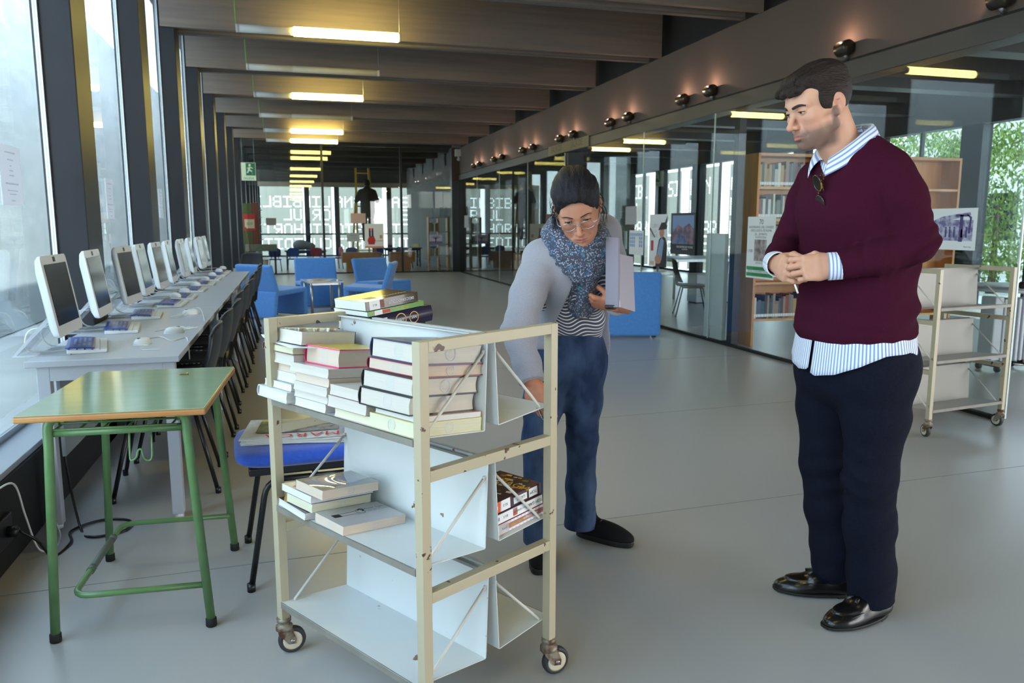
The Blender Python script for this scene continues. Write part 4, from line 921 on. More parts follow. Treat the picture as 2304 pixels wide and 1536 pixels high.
book('glossy brown paperback on top of the far pile', F0, -.378, -.213, .04, .245, .263, .293, '+u', M('brown_glossy_cover', (72, 58, 40), .12, coat=.6), pages=m_page3, group=G4, extra=brx)
# ---------------------------------------------------------------- modelling clay: signed distances on a grid, meshed with surface nets
A3 = lambda p: np.array(p, dtype=np.float32)
class Clay:
    def __init__(s, lo, hi, res):
        s.lo = A3(lo); s.res = res; s.n = [int(math.ceil((hi[i] - lo[i]) / res)) + 1 for i in range(3)]
        s.d = np.full(s.n, 0.5, np.float32)
    def sub(s, lo, hi):
        sl = []
        for i in range(3):
            a = max(0, int((lo[i] - s.lo[i]) / s.res) - 1); b = min(s.n[i], int((hi[i] - s.lo[i]) / s.res) + 3)
            if b <= a: return None, None
            sl.append(slice(a, b))
        ax = [s.lo[i] + s.res * np.arange(sl[i].start, sl[i].stop, dtype=np.float32) for i in range(3)]
        return tuple(sl), np.stack(np.meshgrid(*ax, indexing='ij'), -1)
    def _op(s, fn, lo, hi, k, mode):
        m = max(k * 1.5, 0.02); sl, P = s.sub([v - m for v in lo], [v + m for v in hi])
        if sl is None: return s
        e = fn(P); D = s.d[sl]
        if mode == 'sub': e = -e
        if mode == 'add':
            if k <= 0: r = np.minimum(D, e)
            else: h = np.clip(.5 + .5 * (D - e) / k, 0, 1); r = D * (1 - h) + e * h - k * h * (1 - h)
        else:
            if k <= 0: r = np.maximum(D, e)
            else: h = np.clip(.5 - .5 * (D - e) / k, 0, 1); r = D * (1 - h) + e * h + k * h * (1 - h)
        s.d[sl] = r; return s
    def ell(s, c, r, k=.01, R=None, mode='add'):
        c = A3(c); r = A3(r); m = float(max(r))
        def f(P):
            v = P - c
            if R is not None: v = v @ np.array(R, np.float32)
            q = v / r; l = np.sqrt((q * q).sum(-1)); g = np.sqrt((q * q / (r * r)).sum(-1)) + 1e-9
            return np.where(l < 1e-4, -float(min(r)), l * (l - 1) / g)
        return s._op(f, c - m, c + m, k, mode)
    def cone(s, a, b, ra, rb, k=.01, flat=None, mode='add'):
        """round cone a-b; flat=(axis, scale) squashes it along an axis"""
        a, b = A3(a), A3(b); ab = b - a; L2 = float((ab * ab).sum()) + 1e-12; m = max(ra, rb) * (max(1, flat[1]) if flat else 1)
        def f(P):
            v = P - a; t = np.clip((v @ ab) / L2, 0, 1)[..., None]; v = v - t * ab; r = ra + (rb - ra) * t[..., 0]
            if flat is not None:
                n = A3(flat[0]); n /= np.linalg.norm(n); q = (v @ n)[..., None]; v = v + n * q * (1 / flat[1] - 1)
            return np.sqrt((v * v).sum(-1)) - r
        return s._op(f, np.minimum(a, b) - m, np.maximum(a, b) + m, k, mode)
    def chain(s, pts, rad, k=.01, flat=None, mode='add', kk=.006):
        for i in range(len(pts) - 1): s.cone(pts[i], pts[i + 1], rad[i], rad[i + 1], k if i == 0 else kk, flat, mode)
        return s
    def loft(s, pts, axes, side, k=.01, p=2.0, kk=.004, mode='add'):
        """segments with elliptic sections: axes[i]=(half width along side, half depth)"""
        side = [side] * len(pts) if np.ndim(side[0]) == 0 else side
        for i in range(len(pts) - 1):
            a, b = A3(pts[i]), A3(pts[i + 1]); ab = b - a; L = float(np.linalg.norm(ab)); d = ab / L
            S0, S1 = A3(side[i]), A3(side[i + 1]); (a0, b0), (a1, b1) = axes[i], axes[i + 1]; m = max(a0, a1, b0, b1)
            def f(P, a=a, ab=ab, L=L, d=d, S0=S0, S1=S1, a0=a0, b0=b0, a1=a1, b1=b1):
                v = P - a; t0 = (v @ d) / L; t = np.clip(t0, 0, 1); q = v - t[..., None] * ab
                S_ = S0 + (S1 - S0) * t[..., None]; S_ = S_ - (S_ @ d)[..., None] * d; S_ = S_ / np.sqrt((S_ * S_).sum(-1, keepdims=True)); N = np.cross(np.broadcast_to(d, S_.shape), S_)
                A = a0 + (a1 - a0) * t; B = b0 + (b1 - b0) * t; mn = np.minimum(A, B); al = (t0 - t) * L
                u = np.abs((q * S_).sum(-1)) / A; w = np.abs((q * N).sum(-1)) / B
                return ((u ** p + w ** p + (np.abs(al) / mn) ** p) ** (1 / p) - 1) * mn
            s._op(f, np.minimum(a, b) - m, np.maximum(a, b) + m, k if i == 0 else kk, mode)
        return s
    def half(s, c, n, k=.0):
        """cut away everything on the side n points to"""
        c = A3(c); n = A3(n); n = n / np.linalg.norm(n)
        hi = s.lo + s.res * A3(s.n)
        return s._op(lambda P: (P - c) @ n, s.lo, hi, k, 'cut')
    def merge(s, o, k):
        h = np.clip(.5 + .5 * (s.d - o.d) / k, 0, 1); s.d = s.d * (1 - h) + o.d * h - k * h * (1 - h); return s
    def field(s, fn):
        sl, P = s.sub(s.lo, s.lo + s.res * A3(s.n)); s.d[sl] = s.d[sl] + fn(P).astype(np.float32); return s
    def mesh(s):
        D = s.d; D[0] = D[-1] = .1; D[:, 0] = D[:, -1] = .1; D[:, :, 0] = D[:, :, -1] = .1
        I = D < 0; nx, ny, nz = [v - 1 for v in D.shape]
        cnt = np.zeros((nx, ny, nz), np.int8)
        for i in (0, 1):
            for j in (0, 1):
                for k in (0, 1): cnt += I[i:i + nx, j:j + ny, k:k + nz]
        act = (cnt > 0) & (cnt < 8); idx = np.argwhere(act); ID = np.full(act.shape, -1, np.int32); ID[act] = np.arange(len(idx))
        acc = np.zeros((len(idx), 3), np.float32); num = np.zeros(len(idx), np.float32); x, y, z = idx.T
        for ax in range(3):
            o = [0, 1, 2]; o.remove(ax)
            for p in (0, 1):
                for q in (0, 1):
                    off = [0, 0, 0]; off[o[0]] = p; off[o[1]] = q; e = list(off); e[ax] = 1
                    d0 = D[x + off[0], y + off[1], z + off[2]]; d1 = D[x + e[0], y + e[1], z + e[2]]; m = (d0 < 0) != (d1 < 0)
                    t = d0[m] / (d0[m] - d1[m]); pt = np.tile(A3(off), (m.sum(), 1)); pt[:, ax] = t; acc[m] += pt; num[m] += 1
        V = (idx + acc / num[:, None]) * s.res + s.lo; F = []
        for ax in range(3):
            b, c = [(1, 2), (2, 0), (0, 1)][ax]
            sl0 = [slice(None)] * 3; sl1 = [slice(None)] * 3; sl0[ax] = slice(0, -1); sl1[ax] = slice(1, None)
            E = np.argwhere(I[tuple(sl0)] != I[tuple(sl1)]); E = E[(E[:, b] > 0) & (E[:, c] > 0) & (E[:, b] < D.shape[b] - 1) & (E[:, c] < D.shape[c] - 1)]
            def g(db, dc): q = E.copy(); q[:, b] -= db; q[:, c] -= dc; return ID[q[:, 0], q[:, 1], q[:, 2]]
            Q = np.stack([g(1, 1), g(0, 1), g(0, 0), g(1, 0)], 1); fl = I[E[:, 0], E[:, 1], E[:, 2]]; Q[~fl] = Q[~fl][:, ::-1]; F.append(Q)
        F = np.concatenate(F); F = F[(F >= 0).all(1)]
        return V, F
def clay_object(name, parts, mats, parent=None, relax=2, attrs=None, mi=None, tint=None, disp=None):
    """parts: list of (V, F); one mesh object"""
    Vs, Fs, n = [], [], 0
    for V, F in parts: Vs.append(V); Fs.append(F + n); n += len(V)
    V = np.concatenate(Vs).astype(np.float32); F = np.concatenate(Fs)
    for _ in range(relax):                                          # light Laplacian smoothing
        E = np.concatenate([F[:, [0, 1]], F[:, [1, 2]], F[:, [2, 3]], F[:, [3, 0]]]); acc = np.zeros_like(V); num = np.zeros(len(V), np.float32)
        for a, b in ((0, 1), (1, 0)):
            np.add.at(acc, E[:, a], V[E[:, b]]); np.add.at(num, E[:, a], 1)
        V = V * .5 + .5 * acc / np.maximum(num, 1)[:, None]
    me = bpy.data.meshes.new(name)
    me.vertices.add(len(V)); me.vertices.foreach_set('co', V.ravel())
    me.loops.add(len(F) * 4); me.polygons.add(len(F)); me.loops.foreach_set('vertex_index', F.ravel().astype(np.int32))
    me.polygons.foreach_set('loop_start', np.arange(0, len(F) * 4, 4, dtype=np.int32))
    me.update(calc_edges=True); me.polygons.foreach_set('use_smooth', np.ones(len(F), bool))
    if disp is not None:
        N = np.zeros(len(V) * 3, np.float32); me.vertices.foreach_get('normal', N); N = N.reshape(-1, 3); V = V + N * disp(V)[:, None]; me.vertices.foreach_set('co', V.astype(np.float32).ravel()); me.update()
    for m in (mats if isinstance(mats, (list, tuple)) else [mats]): me.materials.append(m)
    if mi is not None:
        cen = V[F].mean(1); me.polygons.foreach_set('material_index', mi(cen).astype(np.int32))
    for k, fn in (attrs or {}).items():
        a = me.attributes.new(k, 'FLOAT', 'POINT'); a.data.foreach_set('value', fn(V).astype(np.float32))
    if tint is not None:
        a = me.attributes.new('tint', 'FLOAT_COLOR', 'POINT'); c = np.ones((len(V), 4), np.float32); c[:, :3] = tint(V); a.data.foreach_set('color', c.ravel())
    o = bpy.data.objects.new(name, me); C.objects.link(o)
    if parent: o.parent = parent
    return o
def noise3(P, f, seed=0):
    """cheap smooth pseudo noise, about -1..1"""
    r = np.random.RandomState(seed); out = 0
    for i in range(5):
        k = r.normal(size=3).astype(np.float32); k = k / np.linalg.norm(k) * f * (.6 + .25 * i); out = out + np.sin(P @ k + r.uniform(0, 6.28) + 1.3 * np.sin(P @ np.roll(k, 1) * .7 + i))
    return out / 3.2
def bump_at(P, c, r): q = ((P - A3(c)) / A3(r)); return np.exp(-(q * q).sum(-1))
def skin_mat(name, rough=.5, sss=.12):
    m = bpy.data.materials.new(name); m.use_nodes = True; nt = m.node_tree; b = nt.nodes['Principled BSDF']; L = nt.links.new
    at = nt.nodes.new('ShaderNodeAttribute'); at.attribute_name = 'tint'; L(at.outputs['Color'], b.inputs['Base Color'])
    b.inputs['Roughness'].default_value = rough; b.inputs['Specular IOR Level'].default_value = .35
    b.inputs['Subsurface Weight'].default_value = sss; b.inputs['Subsurface Radius'].default_value = (.012, .004, .002); b.inputs['Subsurface Scale'].default_value = .5
    tc = nt.nodes.new('ShaderNodeTexCoord'); nz_ = nt.nodes.new('ShaderNodeTexNoise'); nz_.inputs['Scale'].default_value = 420; bp = nt.nodes.new('ShaderNodeBump'); bp.inputs['Strength'].default_value = .12; bp.inputs['Distance'].default_value = .001
    L(tc.outputs['Object'], nz_.inputs['Vector']); L(nz_.outputs['Fac'], bp.inputs['Height']); L(bp.outputs[0], b.inputs['Normal'])
    return m
def stripe_mat(name, c1, c2, period, width=.5, rough=.8, attr='sc', soft=.08, sheen=.2):
    m = bpy.data.materials.new(name); m.use_nodes = True; nt = m.node_tree; b = nt.nodes['Principled BSDF']; L = nt.links.new
    at = nt.nodes.new('ShaderNodeAttribute'); at.attribute_name = attr
    mu = nt.nodes.new('ShaderNodeMath'); mu.operation = 'DIVIDE'; mu.inputs[1].default_value = period; fr = nt.nodes.new('ShaderNodeMath'); fr.operation = 'FRACT'
    rp = nt.nodes.new('ShaderNodeValToRGB'); e = rp.color_ramp.elements; e[0].position = max(0, width - soft); e[0].color = srgb(c1); e[1].position = min(1, width + soft); e[1].color = srgb(c2)
    x = e.new(.001); x.color = srgb(c2); x = e.new(soft); x.color = srgb(c1)
    L(at.outputs['Fac'], mu.inputs[0]); L(mu.outputs[0], fr.inputs[0]); L(fr.outputs[0], rp.inputs[0]); L(rp.outputs[0], b.inputs['Base Color'])
    b.inputs['Roughness'].default_value = rough; b.inputs['Sheen Weight'].default_value = sheen
    return m
def knit_mat(name, col, scale=260, rough=.95, col2=None, sheen=.25):
    m = M(name, col, rough, spec=.15, col2=col2 or tuple(min(255, int(v * 1.12) + 2) for v in col), scale=scale, bump=.5, detail=2, sheen=sheen); return m
srgb3 = lambda c: np.array(srgb(c)[:3], np.float32)

def make_head(cl, T, male=True, lid=.5, jaw=1.0):
    """adds a head to the clay; T maps head space (x forward, y left, z up, origin between the ears) to clay space as (R, o)"""
    R, o = T; R = np.array(R, np.float32); o = A3(o); w = lambda p: tuple(R @ A3(p) + o)
    E = lambda c, r, k=.012, mode='add', rot=None: cl.ell(w(c), r, k, (R if rot is None else R @ np.array(rot, np.float32)), mode)
    Cn = lambda a, b, ra, rb, k=.01, mode='add', flat=None: cl.cone(w(a), w(b), ra, rb, k, None if flat is None else (tuple(R @ A3(flat[0])), flat[1]), mode)
    g = 1.0 if male else .94
    E((-.012, 0, .042), (.097, .0755 * g, .086), .02)                    # cranium
    E((.030, 0, .038), (.062, .060 * g, .058), .025)                     # forehead
    E((.030, 0, -.02), (.052, .052 * g, .07), .03)                       # mid face
    for s in (-1, 1):
        Cn((-.002, s * .054 * g, -.052), (.058, s * .022, -.090), .0125 * jaw, .0145, .03)   # jaw line
        Cn((-.004, s * .058 * g, -.008), (-.002, s * .054 * g, -.052), .014, .0125, .025)
        E((.058, s * .042 * g, -.012), (.024, .019, .017), .02)         # cheek bone
        E((.050, s * .036, -.045), (.024, .020, .030), .03)             # cheek
        Cn((.02, s * .062 * g, -.002), (.058, s * .050 * g, -.008), .008, .008, .02)
    E((.064, 0, -.076), (.026, .028, .026), .03)                         # chin block
    E((.078, 0, -.092), (.014, .017, .013), .014)                        # chin
    E((.074, 0, -.056), (.021, .028, .024), .02)                         # muzzle
    for s in (-1, 1):                                                    # brow ridge, sockets
        Cn((.087, s * .010, .029), (.070, s * .047, .032), .0095 if male else .0062, .0075, .014)
        E((.104, s * .032, .0105), (.026, .0185, .0115), .012, 'sub')
    Cn((.083, 0, .026), (.092, 0, .006), .0078, .0068, .012); Cn((.092, 0, .006), (.111, 0, -.0245), .0068, .0095 * g, .008)   # nose
    E((.1115, 0, -.0275), (.0112, .0108, .0098), .006)
    for s in (-1, 1):
        E((.098, s * .0138 * g, -.0305), (.0115, .0068, .0082), .006)
        E((.103, s * .0068, -.0380), (.006, .0034, .0036), .003, 'sub')
        Cn((.094, s * .021, -.030), (.084, s * .031, -.056), .0016, .0012, .014, 'sub')   # nasolabial fold
    E((.099, 0, -.0425), (.005, .005, .006), .005, 'sub')                # philtrum
    for s in (-1, 1):                                                    # lips
        Cn((.0990, s * .005, -.0545), (.0855, s * .0245, -.0605), .0052, .0028, .005); Cn((.0985, 0, -.0662), (.0855, s * .0225, -.0625), .0068, .003, .005)
    Cn((.106, .0, -.0603), (.0925, .024, -.0622), .0018, .0016, .002, 'sub'); Cn((.106, 0, -.0603), (.0925, -.024, -.0622), .0018, .0016, .002, 'sub')
    E((.0995, 0, -.0782), (.008, .02, .005), .008, 'sub')                # crease over the chin
    for s in (-1, 1):                                                    # lids around the eyeball
        c = (.0765, s * .0315, .0125)
        E(c, (.0138, .0150, .0128), .003)
        E((c[0] + .012, c[1] + s * .001, c[2] - .0042 + lid * .003), (.011, .0128, .0010 + .0042 * lid), .001, 'sub')
        Cn((c[0] + .014, c[1] - .010, c[2] + .0075), (c[0] + .010, c[1] + .012, c[2] + .0078), .0012, .0012, .003, 'sub')
    for s in (-1, 1):                                                    # ears
        rot = Euler((0, -.16, 0)).to_matrix() @ Matrix.Rotation(-.50 * s, 3, 'Z')
        rot = np.array(rot, np.float32)
        q = lambda x, y, z: tuple(A3((-.010, s * .0775 * g, .002)) + rot @ A3((x, s * y, z)))
        E(q(-.002, .003, .004), (.0195, .0062, .0300), .004, rot=rot)
        E(q(.003, .002, -.024), (.0105, .0058, .0105), .006, rot=rot)
        E(q(.001, .0095, .004), (.0125, .0065, .0195), .003, 'sub', rot=rot)
        Cn(q(-.009, .006, .018), q(-.010, .006, -.012), .0036, .003, .003); Cn(q(-.009, .006, .018), q(.004, .006, .014), .003, .0022, .003)
        Cn(q(.013, .004, .004), q(.011, .005, -.006), .005, .0045, .004)
    def surf(p, back=(-1, 0, 0), off=0.0):
        """walks a point of head space onto the skin"""
        q = A3(p); d = A3(back)
        for _ in range(80):
            i = np.round((A3(w(q)) - cl.lo) / cl.res).astype(int); i = np.clip(i, 0, np.array(cl.n) - 1)
            if cl.d[tuple(i)] < .0003: break
            q = q + d * .0006
        return w(q - d * off)
    cl.surf = surf
    return w
def head_tint(V, T, base, lips, stubble=None, rosy=None):
    R, o = T; P = (V - A3(o)) @ np.array(R, np.float32); c = np.tile(srgb3(base), (len(V), 1))
    def mix(m, col): nonlocal c; c = c * (1 - m[:, None]) + srgb3(col) * m[:, None]
    if rosy is not None:
        mix(.5 * np.clip(bump_at(P, (.07, .045, -.02), (.03, .022, .022)) + bump_at(P, (.07, -.045, -.02), (.03, .022, .022)), 0, 1), rosy)
        mix(.6 * bump_at(P, (.11, 0, -.026), (.014, .016, .014)), rosy); mix(.5 * (bump_at(P, (-.012, .085, .004), (.02, .014, .032)) + bump_at(P, (-.012, -.085, .004), (.02, .014, .032))), rosy)
    if stubble is not None:
        m = np.clip((-.034 - P[:, 2]) / .02, 0, 1) * np.clip((P[:, 2] + .125) / .02, 0, 1) * np.clip((P[:, 0] + .02) / .02, 0, 1)
        m = m + np.clip((.012 - np.abs(P[:, 0] - .004)) / .008, 0, 1) * (P[:, 2] < .0) * (P[:, 2] > -.06); m = np.clip(m, 0, 1)
        m = m * (1 - .9 * np.clip(bump_at(P, (.068, .05, -.03), (.025, .02, .02)) + bump_at(P, (.068, -.05, -.03), (.025, .02, .02)), 0, 1)); mix(.78 * m, stubble)
    l = np.clip(1.6 * bump_at(P, (.1, 0, -.0605), (.02, .021, .0075)) - .25, 0, 1) * (P[:, 0] > .075); mix(np.clip(l, 0, .9), lips)
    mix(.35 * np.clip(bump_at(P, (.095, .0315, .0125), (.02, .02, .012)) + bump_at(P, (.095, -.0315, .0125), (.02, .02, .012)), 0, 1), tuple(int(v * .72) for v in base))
    return c
m_sclera = M('eye_white', (214, 206, 200), .2); m_iris = M('iris_brown', (46, 30, 22), .15); m_brow = M('brow_hair', (34, 26, 24), .8)
def eye_parts(parent, w, R, gaze):
    R = Matrix([list(r) for r in R])
    for s in (-1, 1):
        c = Vector(w((.0765, s * .0315, .0125))); g = (R @ Vector(gaze)).normalized()
        q = Vector((1, 0, 0)).rotation_difference(g).to_matrix().to_4x4(); Mt = Matrix.Translation(c) @ q
        b = MB(); b.lathe([(0, -.012)] + [(.012 * math.sin(a), -.012 * math.cos(a)) for a in [PI * i / 14 for i in range(1, 14)]] + [(0, .012)], (0, 0, 0), 'X', 20, 0)
        b.lathe([(.0123 * math.sin(t_), .0123 * math.cos(t_)) for t_ in (.50, .38, .25, .12)] + [(0, .0123)], (0, 0, 0), 'X', 16, 1)
        b.v = [tuple(Mt @ Vector(p)) for p in b.v]; b.build('eye', [m_sclera, m_iris], parent)
def brow_parts(parent, cl, th=.0035, col=None, up=0.0, lid=.5):
    for s in (-1, 1):
        P = smoothpath([cl.surf(v) for v in ((.115, s * .0125, .0290 + up), (.115, s * .020, .0312 + up), (.115, s * .031, .0332 + up), (.115, s * .041, .0325 + up), (.115, s * .050, .0285 + up))], 4); n = len(P)
        MB().tube(P, [th * (.6 + .55 * math.sin(PI * min(1, (i + 2) / n) ** .8)) for i in range(n)], 7).build('eyebrow', col or m_brow, parent)
        P = smoothpath([cl.surf(v, off=.0006) for v in [(.115, s * (.0315 + .0122 * t_), .0125 - .0042 + lid * .003 + (.0010 + .0042 * lid) * math.sqrt(1 - min(.97, abs(t_)) ** 2) + .0008) for t_ in (-.9, -.5, 0, .5, .9, 1.1)]], 3)
        MB().tube(P, .0011, 6).build('eyelashes', m_brow, parent)
def add_hand(cl, wrist, d, back, left=True, curl=(.6, .7, .8, .8), thumb=((.35, .25), .3), scale=1.0, spread=.06):
    """d: towards the fingers, back: normal of the back of the hand; thumb side follows from the handedness"""
    d = Vector(d).normalized(); b = Vector(back); b = (b - d * b.dot(d)).normalized(); t = (b.cross(d) if left else d.cross(b)).normalized()
    # thumb side of a left hand, fingers ahead and back up, points to the right
    t = d.cross(b) if left else b.cross(d)
    S_ = scale; o = Vector(wrist); w = lambda x, y, z: tuple(o + (d * x + t * y + b * z) * S_)
    K = lambda v: v * S_
    cl.loft([w(-.045, 0, 0), w(.0, 0, 0), w(.05, .002, 0), w(.088, 0, .001)], [(K(.0275), K(.021)), (K(.029), K(.0195)), (K(.040), K(.0165)), (K(.041), K(.0125))], tuple(t), .01, 2.3)
    cl.ell(w(.03, .024, -.010), (K(.026), K(.017), K(.016)), .014, np.array([list(d), list(t), list(b)]).T); cl.ell(w(.045, -.024, -.008), (K(.032), K(.013), K(.014)), .014, np.array([list(d), list(t), list(b)]).T)
    spec = [(.090, .030, (.044, .026, .021), .0092), (.094, .0105, (.047, .030, .022), .0094), (.090, -.0105, (.043, .027, .022), .0090), (.080, -.0300, (.034, .020, .019), .0080)]
    tips = []
    for i, (bx, by, ln, r) in enumerate(spec):
        p = Vector((bx - .012, by, .001)); a = 0.0; dv = lambda a_: Vector((math.cos(a_), (1.5 - i) * spread * math.cos(a_), -math.sin(a_)))
        pts = [p.copy()]; rr = [r * 1.1]; q = Vector((bx, by, .0015)); pts.append(q); rr.append(r * 1.12)
        for j, l in enumerate(ln):
            a += curl[i] * (1.0, 1.15, .75)[j]; q = q + dv(a) * l; pts.append(q.copy()); rr.append(r * (.98, .88, .76)[j])
        cl.chain([w(*v) for v in pts], [K(v) for v in rr], .005, kk=.003); tips.append(pts[-1])
        for j in (1, 2): cl.ell(w(*(pts[j] + Vector((0, 0, .001)))), (K(r * 1.08),) * 3, .004)
    (ty, tz), tc = thumb
    q0 = Vector((.018, .022, -.006)); q1 = q0 + Vector((.036, .024 + .02 * ty, -.008 - .03 * tz)); dir2 = Vector((.9, .35 * ty - tc * .3, -.25 - tz)).normalized(); q2 = q1 + dir2 * .034; dir3 = Vector((.95, -tc, -.3 - tz * .8)).normalized(); q3 = q2 + dir3 * .026
    cl.chain([w(*q0), w(*q1), w(*q2), w(*q3)], [K(.0145), K(.0118), K(.0102), K(.0085)], .010, kk=.004)
    return w
# ---------------------------------------------------------------- the man in the maroon sweater
def rot3(yaw, pitch, roll):
    """head axes in body space: columns forward, left, up; pitch>0 looks down"""
    m = Matrix.Rotation(yaw, 3, 'Z') @ Matrix.Rotation(pitch, 3, 'Y') @ Matrix.Rotation(roll, 3, 'X')
    return [[m[i][j] for j in range(3)] for i in range(3)]
man = thing('person', 'man in a maroon sweater over a striped shirt standing with hands together', 'person', (1.85, 2.17, 0), math.radians(185.7))
m_skin1 = skin_mat('skin_man'); m_skin2 = skin_mat('skin_woman')
HR, HO = rot3(-.10, .33, .0), (.268, 0, 1.672)
neckb = (.135, 0, 1.49)
# body: trunk, arms and legs under the clothes, then neck and head, then the hands, one mesh
b0 = Clay((-.2, -.36, .0), (.42, .36, 1.58), .009)
b0.loft([(.06, 0, .88), (.065, 0, 1.05), (.075, 0, 1.25), (.09, 0, 1.40), (.09, 0, 1.50)], [(.13, .09), (.15, .12), (.165, .125), (.17, .105), (.07, .06)], (0, 1, 0), .03)
for s in (-1, 1):
    b0.chain([(.052, s * .09, .86), (.060, s * .095, .70), (.058, s * .095, .50), (.036, s * .088, .33), (.006, s * .082, .09)], [.060, .055, .045, .042, .036], .03)
b0.chain([(.10, .15, 1.48), (.045, .20, 1.26), (.262, .10, 1.195)], [.05, .042, .03], .03); b0.chain([(.10, -.165, 1.48), (.13, -.25, 1.25), (.30, -.115, 1.19)], [.05, .042, .03], .03)
b1 = Clay((.0, -.13, 1.46), (.44, .13, 1.83), .0019)
hw = make_head(b1, (HR, HO), True, lid=.42)
b1.chain([neckb, (.172, 0, 1.56), hw((-.03, 0, -.03))], [.066, .060, .058], .02); b1.cone(hw((.02, 0, -.07)), (.18, 0, 1.54), .03, .035, .03)
b2 = Clay((.17, -.18, 1.08), (.43, .16, 1.28), .0019)
LW, LD, LB = (.268, .108, 1.195), (.80, -.56, -.08), (.56, .78, .22)
add_hand(b2, LW, LD, LB, True, (.62, .70, .78, .86), ((.0, .5), .5), .98)
RW, RD, RB = (.308, -.108, 1.192), (.30, .92, -.16), (.93, -.28, .12)
b3 = Clay((.17, -.18, 1.08), (.43, .16, 1.28), .0019)
add_hand(b3, RW, RD, RB, False, (.66, .72, .78, .8), ((.0, .4), .4), .98)
def mtint(V):
    c = head_tint(V, (HR, HO), (212, 160, 134), (178, 104, 94), (92, 76, 70), (206, 130, 110)); low = V[:, 2] < 1.3
    c[low] = srgb3((210, 156, 130)); return c
body = clay_object('body', [b0.mesh(), b1.mesh(), b2.mesh(), b3.mesh()], m_skin1, man, 1, tint=mtint)
eye_parts(man, hw, HR, (.9, -.05, -.36)); m_brow1 = M('brow_brown', (52, 38, 32), .8); brow_parts(man, b1, .0040, m_brow1, -.002, .42)
# hair
m_hair1 = M('hair_dark_brown', (30, 23, 21), .6, spec=.25, col2=(52, 39, 34), scale=120, stretch=(.22, 3.0, 1.8), lo=.35, hi=.75, bump=.9, detail=3)
Rn = np.array(HR, np.float32)
hc = Clay((.05, -.13, 1.58), (.43, .13, 1.87), .0021)
hE = lambda c, r, k=.01, mode='add': hc.ell(hw(c), r, k, Rn, mode)
hE((-.014, 0, .044), (.100, .0800, .0895), 0)
hE((.018, .006, .098), (.082, .060, .034), .02); hE((.068, .0, .088), (.033, .052, .026), .015); hE((-.03, 0, .092), (.078, .064, .048), .02)
for i in range(9):                                                       # uneven forelock
    y = -.046 + i * .0115; hE((.092 - 1.5 * y * y + .006 * math.sin(i * 2.3), y, .073 + .005 * math.sin(i * 1.7)), (.018, .009, .013), .006)
hE((.083, .0, .004), (.050, .090, .060), .006, 'sub')                    # forehead and face stay free
for s in (-1, 1):
    hE((.050, s * .080, .012), (.032, .036, .050), .006, 'sub')
    hE((.060, s * .075, -.05), (.062, .05, .055), .004, 'sub')
    hE((-.014, s * .090, -.006), (.021, .022, .034), .004, 'sub')
    hE((.028, s * .0705 - s * .0, .030), (.016, .008, .030), .008); hE((.014, s * .0700, .020), (.0120, .0075, .028), .010)
hc.half(hw((-.055, 0, -.050)), tuple(Rn @ A3((.25, 0, -1))), .006)
hc._op(lambda P: np.minimum(-((P - A3(HO)) @ Rn)[..., 2] - .024, ((P - A3(HO)) @ Rn)[..., 0] + .030), (.05, -.13, 1.58), (.43, .13, 1.87), .003, 'cut')
def hairdisp(V):
    P = (V - A3(HO)) @ Rn; top = np.clip((P[:, 2] - .05) / .03, 0, 1)
    q = P * A3((22, 120, 50)); q2 = P * A3((90, 60, 24)); a = (noise3(q, 1.0, 4) * .0030 + noise3(q * 2.0, 1.0, 9) * .0016) * top + noise3(q2 * 1.6, 1.0, 14) * .0011 * (1 - top)
    part = np.exp(-((P[:, 1] - .046 + .10 * (P[:, 0] - .02)) / .0026) ** 2) * (P[:, 2] > .07) * (P[:, 0] > -.03); return a - .0055 * part
clay_object('hair', [hc.mesh()], m_hair1, man, 1, disp=hairdisp)
# sweater
m_sweat = M('maroon_knit', (58, 17, 36), .95, spec=.08, col2=(66, 20, 40), scale=420, bump=.22, detail=1)
m_oxf = stripe_mat('striped_shirt', (128, 152, 206), (232, 236, 242), .0105, .42)
sw = Clay((-.2, -.38, .90), (.42, .38, 1.62), .0046)
TP = [(.065, 0, .935), (.072, 0, .99), (.07, 0, 1.06), (.075, 0, 1.16), (.08, 0, 1.28), (.098, 0, 1.39), (.118, 0, 1.455), (.135, 0, 1.50), (.142, 0, 1.540)]
TA_ = [(.182, .152), (.192, .162), (.190, .158), (.188, .153), (.190, .146), (.192, .137), (.176, .116), (.130, .088), (.085, .072)]
sw.loft(TP, TA_, (0, 1, 0), .03, 2.25, kk=.012)
sw.ell((.172, 0, 1.36), (.09, .14, .10), .06); sw.cone((.120, .075, 1.552), (.105, .14, 1.495), .038, .052, .03); sw.cone((.120, -.075, 1.552), (.105, -.14, 1.495), .038, .052, .03)
LS = [(.105, .140, 1.462), (.092, .175, 1.40), (.045, .200, 1.262), (.16, .160, 1.222), (.262, .112, 1.196)]
RS = [(.105, -.155, 1.462), (.105, -.20, 1.40), (.135, -.245, 1.255), (.22, -.185, 1.215), (.302, -.122, 1.194)]
sl = Clay((-.2, -.38, .90), (.42, .38, 1.62), .0046)
sl.chain(LS, [.072, .068, .060, .055, .044], .05, kk=.02); sl.chain(RS, [.078, .070, .060, .052, .044], .05, kk=.02)
def cutend(cl, a, b, r=.12):
    n_ = A3((Vector(b) - Vector(a)).normalized()); c_ = A3(b)
    cl._op(lambda P: np.minimum((P - c_) @ n_, r - np.sqrt(((P - c_) ** 2).sum(-1))), c_ - r, c_ + r, 0, 'cut')
cutend(sl, LS[3], LS[4]); cutend(sl, RS[3], RS[4])
sw.merge(sl, .006)
